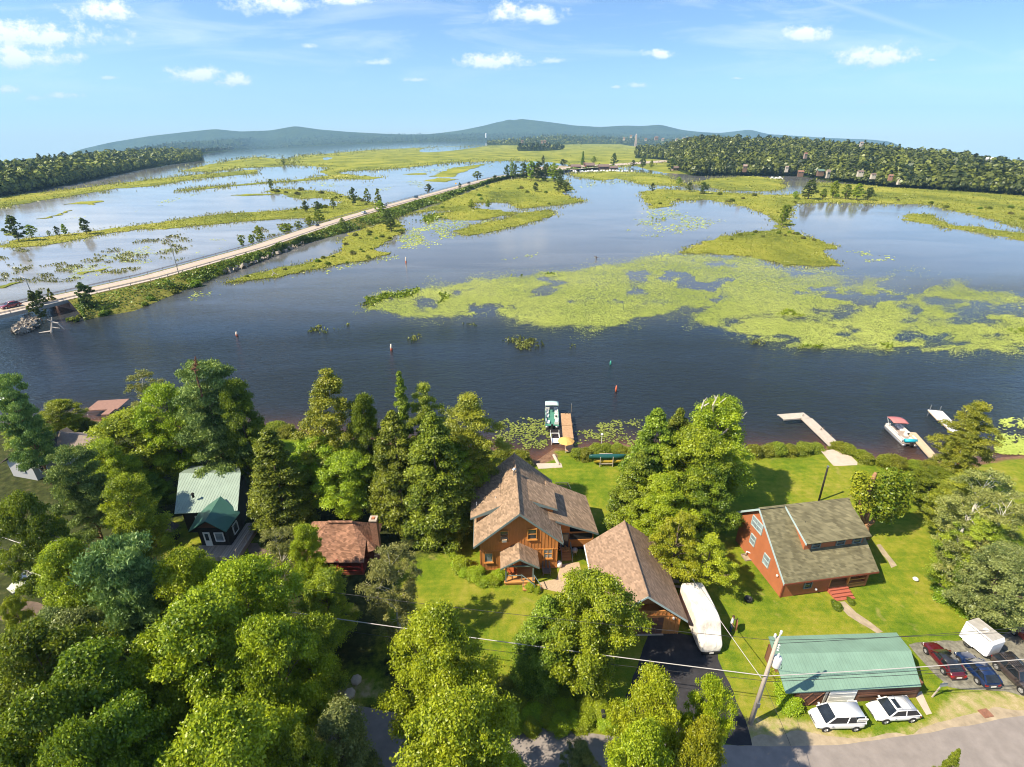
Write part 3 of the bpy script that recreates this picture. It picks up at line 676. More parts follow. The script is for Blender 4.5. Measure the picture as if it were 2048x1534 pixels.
PADL = [[(150, 560), (300, 530), (480, 500), (520, 470), (300, 490), (180, 520), (60, 560)], [(560, 360), (760, 370), (900, 350), (820, 390), (700, 380)], [(360, 330), (520, 310), (700, 300), (600, 320), (480, 340)], [(120, 440), (220, 425), (330, 400), (420, 380), (300, 420)]]
pads('drifting_leaves', PADL, 11000, LF['pad'], 2.6, 0.3, 6.0, lambda x, y: np.clip((fbm(x, y * 5, 40, 53) - 0.53) * 7, 0.0, 0.7))

# ================================================================ causeway bank
CS = [(-40, 690), (30, 668), (60, 664), (90, 662), (170, 640), (228, 632), (310, 613), (382, 588), (372, 580), (450, 548), (512, 526), (610, 487), (690, 466), (745, 452), (795, 438), (812, 428), (854, 412), (887, 404), (930, 384), (990, 362), (1030, 352), (1150, 338), (1260, 330)]
bank_far = [(1180, 328), (1050, 338), (1000, 347), (900, 372), (760, 407), (640, 441), (512, 486), (400, 520), (300, 540), (200, 564), (100, 592), (60, 602), (40, 610)]
mb = MB()
near = [P(a, b_, 0.0) for a, b_ in CS[1:]]
RD = [(-120, 652), (0, 622.5), (60, 610), (100, 600), (200, 577.5), (300, 555), (400, 527), (512, 495.5), (640, 452.5), (700, 434), (760, 416.5), (900, 378.5), (960, 362), (1010, 351), (1080, 343), (1150, 338), (1230, 331)]
road_c = [P(a, b_, 3.0) for a, b_ in RD]
def offset(line, d):
    out = []
    for i, p in enumerate(line):
        t = (line[min(i + 1, len(line) - 1)] - line[max(i - 1, 0)]); t.z = 0; t.normalize()
        out.append(p + Vector((t.y, -t.x, 0)) * d)
    return out
def resample(line, n):
    L = [0]
    for i in range(1, len(line)): L.append(L[-1] + (line[i] - line[i - 1]).length)
    out = []
    for k in np.linspace(0, L[-1], n):
        i = min(max(int(np.searchsorted(L, k)), 1), len(line) - 1)
        out.append(line[i - 1].lerp(line[i], (k - L[i - 1]) / (L[i] - L[i - 1] or 1)))
    return out
RW = 4.4
rc = resample(road_c, 160)
bank = [i for i, p in enumerate(rc) if p.y > P(75, 606, 3).y]
def strip(rows, m, name, kind='structure', uvz=0):
    mb = MB(); n = len(rows[0])
    mb.add([p for r in rows for p in r], [(i * n + j, i * n + j + 1, (i + 1) * n + j + 1, (i + 1) * n + j) for i in range(len(rows) - 1) for j in range(n - 1)])
    o = obj(name, mb, m, smooth=True); tag(o, kind=kind); return o
M_hwy = mat('highway_concrete', (0.42, 0.345, 0.285), 0.9, 0.08, 0.3, spec=0.15)
M_bank = mat('bank_weeds', (0.10, 0.125, 0.02), 0.95, 0.5, 0.5, 0.5, spec=0.05, col2=(0.24, 0.22, 0.05))
rcb = [rc[i] for i in bank]
nearl = []
for p in rcb:                                                       # toe of the bank on the river side: nearest point of the traced water line
    best = None
    for i in range(len(near) - 1):
        a, b_ = near[i].to_2d(), near[i + 1].to_2d(); d_ = b_ - a
        t_ = max(0, min(1, (p.to_2d() - a).dot(d_) / d_.length_squared)); q = a + d_ * t_
        if best is None or (q - p.to_2d()).length < best[0]: best = ((q - p.to_2d()).length, q)
    q = best[1]; nearl.append(Vector((q.x, q.y, -0.1 - KC * q.x ** 2)))
sh_r = offset(rcb, RW + 1.2); sh_l = offset(rcb, -RW - 1.2); toe_l = [p + Vector((0, 0, -3.1)) for p in offset(rcb, -RW - 5.5)]
rows = [toe_l, [p + Vector((0, 0, -0.12)) for p in sh_l], [p + Vector((0, 0, -0.12)) for p in sh_r], [a.lerp(b_, 0.5) + Vector((0, 0, 0.15)) for a, b_ in zip(sh_r, nearl)], nearl]
strip(rows, M_bank, 'embankment')
strip([offset(rc, -RW), offset(rc, RW)], M_hwy, 'highway')
M_line = mat('faded_road_paint', (0.62, 0.52, 0.22), 0.8, 0.15, 2.0)
M_wline = mat('white_road_paint', (0.70, 0.68, 0.62), 0.8, 0.1, 2.0)
up4 = Vector((0, 0, 0.03))
strip([[p + up4 for p in offset(rc, -0.12)], [p + up4 for p in offset(rc, 0.12)]], M_line, 'road_centre_line')
for s_ in (-1, 1): strip([[p + up4 for p in offset(rc, s_ * 3.5 - 0.1)], [p + up4 for p in offset(rc, s_ * 3.5 + 0.1)]], M_wline, 'road_edge_line')
# weeds and saplings of the bank: uncountable ground cover
BK = [[(60, 655), (90, 645), (150, 628), (230, 598), (300, 575), (420, 545), (512, 507), (640, 466), (760, 432), (860, 405), (900, 392), (880, 404), (812, 428), (690, 466), (610, 487), (512, 524), (450, 546), (382, 580), (310, 606), (228, 626), (160, 640), (90, 658)]]
nb_ = len(nearl); wts = np.array([1 / max(80.0, p_.length) ** 1.3 for p_ in nearl[:-1]]); wts /= wts.sum()
ii = rng.choice(nb_ - 1, 26000, p=wts); tt = rng.uniform(0.03, 1.0, len(ii)); ff_ = rng.uniform(0, 1, len(ii))
SR = np.array([tuple(v) for v in sh_r]); NR_ = np.array([tuple(v) for v in nearl])
a0 = SR[ii] * (1 - ff_[:, None]) + SR[ii + 1] * ff_[:, None]; a1 = NR_[ii] * (1 - ff_[:, None]) + NR_[ii + 1] * ff_[:, None]
p = a0 * (1 - tt[:, None]) + a1 * tt[:, None]
big_ = fbm(p[:, 0], p[:, 1], 7.0, 61, 3); k = rng.uniform(0, 1, len(p)) < np.clip((big_ - .30) * 5, .1, 1) * np.clip(tt * 3, .25, 1); p, tt, big_ = p[k], tt[k], big_[k]
t = np.linalg.norm(p - np.array([0, 0, HC]), axis=1); x = p[:, 0]
h = np.clip(2.6 * t / FPX, 0.4, 2.2) * rng.uniform(0.6, 1.4, len(x)); nor = rng.normal(size=p.shape) * .8; nor[:, 2] = rng.uniform(0.5, 1.6, len(x))
p[:, 2] += rng.uniform(0, 1.0, len(x)) * np.clip((big_ - .35) * 9, .3, 2.6) * np.clip(tt * 2.5, .3, 1)
v_, q_ = cards(p, nor, h * 0.9, 1.4)
LF['bank'] = leaf('bank_leaves', (0.05, 0.085, 0.010), (0.19, 0.26, 0.02), 0.3)
tag(npobj('undergrowth', npmesh('bank_undergrowth', v_, q_, LF['bank'], np.clip(fbm(p[:, 0], p[:, 1], 9, 3) * 1.1 + rng.uniform(-.4, .3, len(x)), 0, 1))), kind='stuff')

# ================================================================ hills and far woods
M_hill = bpy.data.materials.new('wooded_hill'); g_, nd, lk = nodes(M_hill); b = bsdf(M_hill)
geo = g_.nodes.new('ShaderNodeNewGeometry').outputs['Position']
f1 = noise(g_, geo, 0.012, 8.0, 0.75); f2 = noise(g_, geo, 0.0016, 4.0)
lk.new(ramp(g_, math_(g_, 'ADD', math_(g_, 'MULTIPLY', f1, 0.7), math_(g_, 'MULTIPLY', f2, 0.3)), [(0.35, (0.020, 0.036, 0.010)), (0.65, (0.075, 0.105, 0.024))]).outputs[0], b.inputs['Base Color'])
b.inputs['Roughness'].default_value = 1.0; b.inputs['Specular IOR Level'].default_value = 0.0
lk.new(bump(g_, f1, 1.0, 30.0), b.inputs['Normal'])
def hill(pts, D, depth, seed):
    xs = np.arange(pts[0][0], pts[-1][0] + 0.1, 5.0); ys = np.interp(xs, [p_[0] for p_ in pts], [p_[1] for p_ in pts])
    k = np.array([1, 2, 3, 2, 1]) / 9.0
    ysm = np.convolve(np.pad(ys, 2, mode='edge'), k, mode='valid')
    rows = []
    for i, fr in enumerate((-0.4, -0.15, 0.0, 0.06, 0.16, 0.3, 0.5, 0.75, 1.0)):
        row = []
        for x_, y_ in zip(xs, ysm):
            rp_ = Y(x_, y_, D); foot = -KC * rp_.x ** 2 - 40
            prof = (1 - abs(fr)) ** 1.5 if fr >= 0 else 1 - abs(fr) * 1.6
            wob = (float(fbm(rp_.x, i * 700.0, 420.0, seed)) - 0.5) * 0.35 * (0 if i in (2,) else 1)
            z_ = foot + (rp_.z - foot) * max(0.0, prof * (1 + wob * (prof < 0.99)))
            if fr < 0: z_ = min(z_, rp_.z - 12)
            sc_ = (D - fr * depth) / D
            row.append(Vector((rp_.x * sc_, D - fr * depth, z_)))
        rows.append(row)
    return rows
HILLS = [([(40, 352), (118, 322), (130, 311), (160, 299), (220, 285), (300, 272), (380, 263), (430, 258), (480, 263), (540, 261), (590, 252), (640, 259), (700, 264), (780, 268), (850, 270), (900, 274)], 7600, 1500, 1),
         ([(820, 272), (880, 266), (925, 260), (965, 252), (1000, 243), (1045, 238), (1090, 243), (1150, 251), (1200, 254), (1250, 251), (1285, 252), (1320, 249), (1365, 260), (1420, 266), (1480, 272)], 8600, 1600, 2),
         ([(1330, 270), (1400, 264), (1440, 266), (1500, 259), (1535, 268), (1580, 271), (1660, 276), (1740, 279), (1780, 283), (1815, 298), (1830, 306)], 9800, 1500, 3)]
for pts, D, dep, sd__ in HILLS: strip(hill(pts, D, dep, sd__), M_hill, 'hill')

LF['far'] = leaf('far_canopy', (0.018, 0.034, 0.008), (0.21, 0.235, 0.034), 0.15, 0.0)
LF['farpine'] = leaf('far_dark_canopy', (0.012, 0.024, 0.008), (0.075, 0.10, 0.02), 0.1, 0.0)
def forest(front, top, ratio, n, k, hh, m, name='forest', power=1.4, seed=0, crown=1.0, dark=0.0):
    ns = 60
    fx = np.linspace(front[0][0], front[-1][0], ns); fy = np.interp(fx, [p_[0] for p_ in front], [p_[1] for p_ in front])
    tx = np.linspace(top[0][0], top[-1][0], ns); ty = np.interp(tx, [p_[0] for p_ in top], [p_[1] for p_ in top])
    A, tA = unproj(fx, fy, 0.2)
    A = A / np.maximum(1, tA / 5000)[:, None]; A[:, 2] = 0.2 - KC * A[:, 0] ** 2
    rb = np.hypot(A[:, 0], A[:, 1]) * ratio
    a = (tx - 1024) / FPX; b_ = (ty - 767) / FPX; f = CPT - b_ * SPT; u = -SPT - b_ * CPT
    s_ = rb / np.hypot(a, f); B = np.stack([a * s_, f * s_, HC + u * s_ - hh * 0.75], 1)
    rows = []
    for j, fr in enumerate(np.linspace(0, 1, 7)):
        q = A * (1 - fr) + B * fr; q[:, 2] = A[:, 2] + (B[:, 2] - A[:, 2]) * fr ** power; rows.append([Vector(v) for v in q])
    q = B * 1.15; q[:, 2] = B[:, 2] - 60 * (ratio - 1) - 20; rows.append([Vector(v) for v in q])
    strip(rows, M_hill, 'hill')
    s = rng.uniform(0, ns - 1.001, n); fr = rng.uniform(0, 1, n) ** 1.25; i0 = s.astype(int); w_ = (s - i0)[:, None]
    a_ = A[i0] * (1 - w_) + A[i0 + 1] * w_; b2 = B[i0] * (1 - w_) + B[i0 + 1] * w_
    base = a_ * (1 - fr[:, None]) + b2 * fr[:, None]; base[:, 2] = a_[:, 2] + (b2[:, 2] - a_[:, 2]) * fr ** power
    H_ = hh * rng.uniform(0.55, 1.15, n) * (1 + 0.35 * (rng.uniform(0, 1, n) < 0.12)); rad = H_ * rng.uniform(0.24, 0.36, n) * crown
    pine = rng.uniform(0, 1, n) < 0.3 + dark; rad = np.where(pine, rad * 0.72, rad)
    d = rng.normal(size=(n, k, 3)); d[:, :, 2] = np.abs(d[:, :, 2]) * 1.1 - 0.35; d = d / np.linalg.norm(d, axis=2, keepdims=True)
    taper = np.where(pine[:, None], np.clip(0.95 - 0.75 * d[:, :, 2], 0.12, 1), 1.0)
    c_ = np.empty((n, k, 3)); c_[:, :, :2] = base[:, None, :2] + d[:, :, :2] * (rad[:, None] * taper)[:, :, None]
    c_[:, :, 2] = base[:, None, 2] + H_[:, None] * (0.55 + 0.45 * d[:, :, 2])
    nor = d + rng.normal(size=d.shape) * 0.35; nor[:, :, 2] += 0.25
    size = np.repeat(rad, k) * rng.uniform(0.55, 1.0, n * k) * (1.9 if k < 14 else (1.35 if k < 40 else 0.92))
    v_, q_ = cards(c_.reshape(-1, 3), nor.reshape(-1, 3), size, 1.2)
    tint = np.clip(np.repeat(rng.uniform(0.05, 0.95, n) * np.where(pine, 0.45, 1.0), k) + rng.uniform(-0.2, 0.25, n * k), 0, 1)
    o = npobj(name, npmesh(name, v_, q_, m, tint)); tag(o, kind='stuff'); return o
forest([(-130, 416), (0, 393), (60, 383), (130, 370), (200, 356), (280, 339), (340, 329), (403, 321)], [(-130, 352), (0, 330), (100, 318), (200, 307), (300, 300), (350, 299), (402, 301)], 1.45, 5600, 44, 12.0, LF['far'], seed=1, power=0.8)
forest([(300, 312), (405, 308), (470, 299)], [(300, 303), (405, 298), (471, 296)], 1.12, 420, 16, 15, LF['farpine'], dark=0.4)
forest([(250, 312), (330, 306), (470, 299), (600, 290), (780, 281.5), (980, 279), (1150, 280), (1300, 283), (1450, 285)], [(250, 299), (330, 284), (480, 274), (640, 268.5), (800, 267), (980, 265), (1150, 265), (1300, 266), (1450, 268)], 1.35, 4200, 9, 16, LF['farpine'], dark=0.2)
forest([(975, 290), (1050, 291), (1120, 289), (1200, 288), (1300, 289), (1400, 293)], [(975, 281), (1050, 273), (1120, 267), (1200, 270), (1300, 275), (1400, 274)], 1.22, 1500, 14, 17, LF['far'], dark=0.25)
forest([(1036, 302), (1080, 302), (1126, 300)], [(1034, 288), (1080, 284), (1126, 293)], 1.06, 130, 24, 14, LF['farpine'], dark=0.3)
forest([(1270, 316), (1330, 320), (1372, 336)], [(1272, 296), (1330, 287), (1400, 280)], 1.3, 420, 26, 15, LF['far'])
forest([(1352, 340), (1385, 352), (1440, 351), (1520, 352), (1600, 352), (1660, 362), (1760, 373), (1860, 379), (1960, 385), (2048, 392), (2150, 402)], [(1340, 284), (1390, 277), (1440, 276), (1510, 277), (1600, 280), (1690, 287), (1790, 297), (1890, 307), (1980, 318), (2048, 328), (2150, 345)], 1.75, 11500, 44, 12.5, LF['far'], power=0.75, seed=3)
# ================================================================ trees
LF.update(
 maple=leaf('maple_leaves', (0.116, 0.191, 0.010), (0.490, 0.576, 0.023)),
 lime=leaf('lime_green_leaves', (0.171, 0.257, 0.007), (0.491, 0.567, 0.023), 0.38),
 gold=leaf('yellow_green_leaves', (0.171, 0.225, 0.006), (0.506, 0.525, 0.023), 0.38),
 birch=leaf('birch_leaves', (0.123, 0.178, 0.013), (0.438, 0.469, 0.041), 0.34),
 pale=leaf('pale_leaves', (0.127, 0.155, 0.035), (0.394, 0.392, 0.103), 0.30),
 cedar=leaf('cedar_sprays', (0.058, 0.103, 0.007), (0.282, 0.345, 0.023), 0.18),
 pine=leaf('pine_needles', (0.066, 0.127, 0.033), (0.380, 0.473, 0.125), 0.18),
 bluepine=leaf('blue_green_needles', (0.077, 0.140, 0.043), (0.362, 0.448, 0.149), 0.2),
 dark=leaf('dark_green_leaves', (0.055, 0.112, 0.007), (0.278, 0.360, 0.017)),
 grey=leaf('grey_green_leaves', (0.079, 0.118, 0.031), (0.317, 0.350, 0.100), 0.28),
 shrub=leaf('shrub_leaves', (0.073, 0.114, 0.009), (0.348, 0.383, 0.025)))
M_bark = mat('grey_brown_bark', (0.16, 0.12, 0.09), 0.95, 0.4, 6.0, 0.6, stretch=(1, 1, 0.25), spec=0.1)
M_birch = mat('white_birch_bark', (0.58, 0.54, 0.47), 0.85, 0.3, 4.0, 0.2, stretch=(1, 1, 3), spec=0.1)
M_pinebark = mat('orange_pine_bark', (0.30, 0.17, 0.09), 0.95, 0.35, 5.0, 0.6, spec=0.1)
M_dead = mat('bleached_dead_wood', (0.48, 0.42, 0.36), 0.95, 0.25, 5.0, 0.3, spec=0.1)

def lobes(kind, g):
    """centres and radii of leaf clumps in a unit crown: z 0..1, horizontal radius 1"""
    out = []; seedx = g.uniform(0, 50)
    if kind in ('maple', 'birch', 'open'):
        n = {'maple': 250, 'birch': 190, 'open': 120}[kind]
        for i in range(n):
            z = g.uniform(0.04, 0.97)
            if kind == 'birch': prof = math.sin(math.pi * min(1, z * 0.86 + 0.16)) ** 0.75 * 0.95
            else: prof = (1 - abs(2 * (z ** 0.9) - 0.92) ** 2.3) ** 0.55 if abs(2 * z ** 0.9 - 0.92) < 1 else 0.2
            a = g.uniform(0, 6.283); wob = 0.80 + 0.32 * math.sin(2 * a + 5 * z + g.uniform(0, 0.6)) * (1 if kind != 'birch' else 1.1)
            wob *= 0.72 + 0.62 * float(fbm(np.array([a * 2.2 + seedx]), np.array([z * 6.0]), 1.0, 5, 3)[0])
            r = prof * wob * g.uniform(0.45, 1.0) ** 0.55
            if g.uniform() < 0.16: r *= 0.5
            out.append((r * math.cos(a), r * math.sin(a), z, g.uniform(0.07, 0.21) * (0.85 if kind == 'open' else 1.0)))
    elif kind == 'cedar':
        for i in range(210):
            z = g.uniform(0.0, 1.0) ** 1.15; prof = (1 - z ** 1.7) ** 0.8 * (0.85 + 0.15 * min(1, z * 5))
            a = g.uniform(0, 6.283); r = prof * g.uniform(0.6, 0.95) * (0.93 + 0.14 * math.sin(3 * a + 9 * z))
            out.append((r * math.cos(a), r * math.sin(a), z * 0.96 + 0.02, 0.09 + 0.13 * prof * g.uniform(0.5, 1.2)))
    elif kind == 'spruce':
        for i in range(150):
            z = g.uniform(0.0, 1.0) ** 1.2; prof = (1 - z) ** 0.85
            a = g.uniform(0, 6.283); tier = 0.78 + 0.22 * math.sin(z * 52)
            r = prof * g.uniform(0.55, 1.0) * tier
            out.append((r * math.cos(a), r * math.sin(a), z * 0.97 + 0.015, 0.09 + 0.16 * prof * g.uniform(0.7, 1.2)))
    elif kind == 'pine':
        for lay in range(9):
            z = 0.05 + lay * 0.105 + g.uniform(-0.02, 0.02); L = (1.0 - 0.72 * max(0, z - 0.25) ** 1.1) * g.uniform(0.75, 1.1)
            nb = g.integers(4, 7); a0 = g.uniform(0, 6.28)
            for b_ in range(nb):
                a = a0 + b_ * 6.283 / nb + g.uniform(-0.3, 0.3); LL = L * g.uniform(0.6, 1.1)
                for q in (0.42, 0.7, 0.98):
                    if g.uniform() < 0.85:
                        out.append((LL * q * math.cos(a + g.uniform(-.2, .2)), LL * q * math.sin(a + g.uniform(-.2, .2)), z + 0.06 * q + g.uniform(-.015, .025), g.uniform(0.14, 0.24)))
        out.append((0, 0, 0.99, 0.15)); out.append((0.05, 0.03, 0.93, 0.2))
    elif kind == 'bush':
        for i in range(34):
            z = g.uniform(0.02, 0.9); a = g.uniform(0, 6.283); r = (1 - z ** 2) ** 0.5 * g.uniform(0.3, 0.85)
            out.append((r * math.cos(a), r * math.sin(a), z, g.uniform(0.24, 0.42)))
    return out
def crown_mesh(name, kind, R, Hc, m, seed, per, leafs, flat=0.62, jag=1.05):
    """leaf clumps -> cards; origin at crown base"""
    g = np.random.default_rng(seed); L = lobes(kind, g)
    C, NR, S, T = [], [], [], []
    for (x, y, z, r) in L:
        n = int(per * 3.6 * (r / 0.22) ** 2 * g.uniform(0.75, 1.25)) + 6
        d = unit(g.normal(size=(n, 3))); 
        if kind != 'pine': d[:, 2] = np.where(d[:, 2] < -0.45, -d[:, 2] * 0.4, d[:, 2])
        rad = r * (0.55 + 0.5 * g.uniform(0, 1, n) ** 0.6) * (1 + jag * (g.uniform(0, 1, n) - 0.5))
        rv = r * R
        q = np.stack([x * R + d[:, 0] * rad * R, y * R + d[:, 1] * rad * R, z * Hc + d[:, 2] * rad * R * flat], 1)
        nn = d * 0.5 + g.normal(size=(n, 3)) * 0.7; nn[:, 2] += 0.75
        if kind == 'pine': nn = g.normal(size=(n, 3)); nn[:, 2] *= 0.6
        C.append(q); NR.append(nn); S.append(g.uniform(0.65, 1.3, n) * leafs * 0.50)
        T.append(np.clip(g.uniform(0.18, 0.72) + g.uniform(-0.25, 0.3, n), 0, 1))
    C = np.concatenate(C); NR = np.concatenate(NR); S = np.concatenate(S); T = np.concatenate(T)
    asp = 2.6 if kind in ('pine', 'spruce') else (1.9 if kind == 'cedar' else 1.5)
    v_, q_ = cards(C, NR, S, asp, g)
    return npmesh(name, v_, q_, m, T), L
def trunk_mb(H, Hb, R, r0, L, seed, Hc, limbs=16, lean=0.0):
    g = np.random.default_rng(seed + 99); mb = MB()
    top = H * 0.93; n = 7
    pts = [Vector((lean * (i / n) ** 2 * H * 0.2 + g.normal() * 0.06 * i / n, g.normal() * 0.06 * i / n, top * i / n - 0.15 * (i == 0))) for i in range(n + 1)]
    mb.tube(pts, [r0 * (1.35 if i == 0 else 1 - 0.88 * i / n) for i in range(n + 1)], 9)
    pick = g.permutation(len(L))[:limbs]
    for k in pick:
        x, y, z, r = L[k]; e = Vector((x * R * 1.03, y * R * 1.03, Hb + z * Hc))
        zz = max(Hb * 0.6, e.z - math.hypot(x, y) * R * 0.75 - 0.3); s = min(1, zz / top)
        st = Vector((pts[-1].x * s * s, 0, zz)); mid = st.lerp(e, 0.5) + Vector((g.normal() * .12, g.normal() * .12, 0.22 * (e - st).length * 0.3))
        rr = r0 * (1 - 0.8 * s) * 0.5
        mb.tube([st, mid, e], [rr, rr * 0.6, rr * 0.18], 6)
        for t_ in range(2):
            e2 = mid.lerp(e, 0.5) + Vector((g.normal() * R * 0.16, g.normal() * R * 0.16, g.uniform(0, R * 0.14)))
            mb.tube([mid.lerp(e, 0.25), e2], [rr * 0.4, rr * 0.12], 5)
    return mb
PROTO = {}
def proto(key, kind, H, R, base, m, bark, seed, per, leafs, limbs=34, r0=0.22, flat=0.6, name='tree'):
    Hb = H * base; Hc = H - Hb
    root = empty(name, (0, 0, -500), 'x', 'tree')
    cm, L = crown_mesh('crown', kind, R, Hc, m, seed, per, leafs, flat)
    c = npobj('crown', cm); c.parent = root; c.location = (0, 0, Hb)
    obj('trunk', trunk_mb(H, Hb, R, r0, L, seed, Hc, limbs), bark, root, True)
    PROTO[key] = (root, H, R)
proto('maple1', 'maple', 14, 5.0, .14, LF['maple'], M_bark, 1, 200, 0.30, name='maple_tree')
proto('maple2', 'maple', 13, 5.0, .16, LF['maple'], M_bark, 2, 200, 0.30, name='maple_tree')
proto('lime1', 'maple', 14, 5.0, .12, LF['lime'], M_bark, 3, 210, 0.30, name='maple_tree')
proto('lime2', 'maple', 14, 5.2, .12, LF['lime'], M_bark, 4, 210, 0.30, name='maple_tree')
proto('gold1', 'maple', 13, 4.5, .12, LF['gold'], M_bark, 5, 190, 0.28, name='maple_tree')
proto('gold2', 'open', 10, 4.0, .22, LF['gold'], M_bark, 6, 200, 0.26, 22, name='maple_tree')
proto('birch1', 'birch', 17, 3.6, .14, LF['birch'], M_birch, 7, 200, 0.25, 22, 0.18, name='birch_tree')
proto('birch2', 'birch', 16, 3.8, .12, LF['birch'], M_birch, 8, 190, 0.25, 22, 0.18, name='birch_tree')
proto('pale1', 'open', 13, 4.0, .12, LF['pale'], M_birch, 9, 190, 0.24, 30, 0.17, name='birch_tree')
proto('cedar1', 'cedar', 15, 3.8, .03, LF['cedar'], M_bark, 10, 190, 0.27, 8, name='cedar_tree')
proto('cedar2', 'cedar', 14, 4.0, .03, LF['cedar'], M_bark, 11, 190, 0.27, 8, name='cedar_tree')
proto('spruce1', 'spruce', 18, 3.0, .04, LF['cedar'], M_bark, 12, 170, 0.26, 6, name='spruce_tree')
proto('pine1', 'pine', 16, 4.4, .18, LF['pine'], M_pinebark, 13, 210, 0.26, 30, 0.22, 0.45, name='pine_tree')
proto('pine2', 'pine', 14, 4.6, .16, LF['bluepine'], M_pinebark, 14, 220, 0.26, 30, 0.22, 0.45, name='pine_tree')
proto('dark1', 'maple', 14, 5.0, .12, LF['dark'], M_bark, 15, 200, 0.30, name='leafy_tree')
proto('dark2', 'maple', 14, 4.6, .12, LF['dark'], M_bark, 16, 190, 0.32, name='leafy_tree')
proto('grey1', 'maple', 11, 4.2, .14, LF['grey'], M_bark, 17, 170, 0.26, 22, name='leafy_tree')
def bushproto(key, m, seed, per=150, leafs=0.22, name='shrub'):
    me, L = crown_mesh('shrub', 'bush', 1.6, 2.0, m, seed, per, leafs, 0.75)
    PROTO[key] = (me, 2.4, 1.7)
bushproto('bush1', LF['shrub'], 21); bushproto('bush2', LF['cedar'], 22); bushproto('bush3', LF['lime'], 23); bushproto('bush4', LF['dark'], 24)
USED = set()
def tree(key, tx, ty, h, wpx, label, rz=None, zb=1.0, group=None):
    root, H, R = PROTO[key]
    p = P(tx, ty, zb + h); p.z = zb - KC * p.x ** 2
    if h < 30 and p.y < 100:
        s_ = float(np.interp(p.x, SHX, SHY)) - p.y
        p.z = min(p.z, max(0.05, min(1.0, s_ / 3.5)))
    t = math.hypot(p.x, math.hypot(p.y, HC - p.z - h * 0.5))
    w_ = wpx * (p.y * CPT + (HC - p.z - h * 0.6) * SPT) / FPX
    sx = w_ / (2 * R * 0.93); sz = h / H
    return place(key, p, (sx, sx, sz), random.uniform(0, 6.28) if rz is None else rz, label, group)
def place(key, p, sc, rz, label, group=None, cat='tree'):
    root, H, R = PROTO[key]
    if isinstance(root, bpy.types.Mesh):
        o = npobj('shrub', root, label, 'shrub', group, None, p); o.rotation_euler = (0, 0, rz); o.scale = sc; return o
    if key in USED: r = dup(root, p, rz, sc, label, group)
    else:
        r = root; r.location = p; r.rotation_euler = (0, 0, rz); r.scale = sc; r['label'] = label
        if group: r['group'] = group
        USED.add(key)
    return r
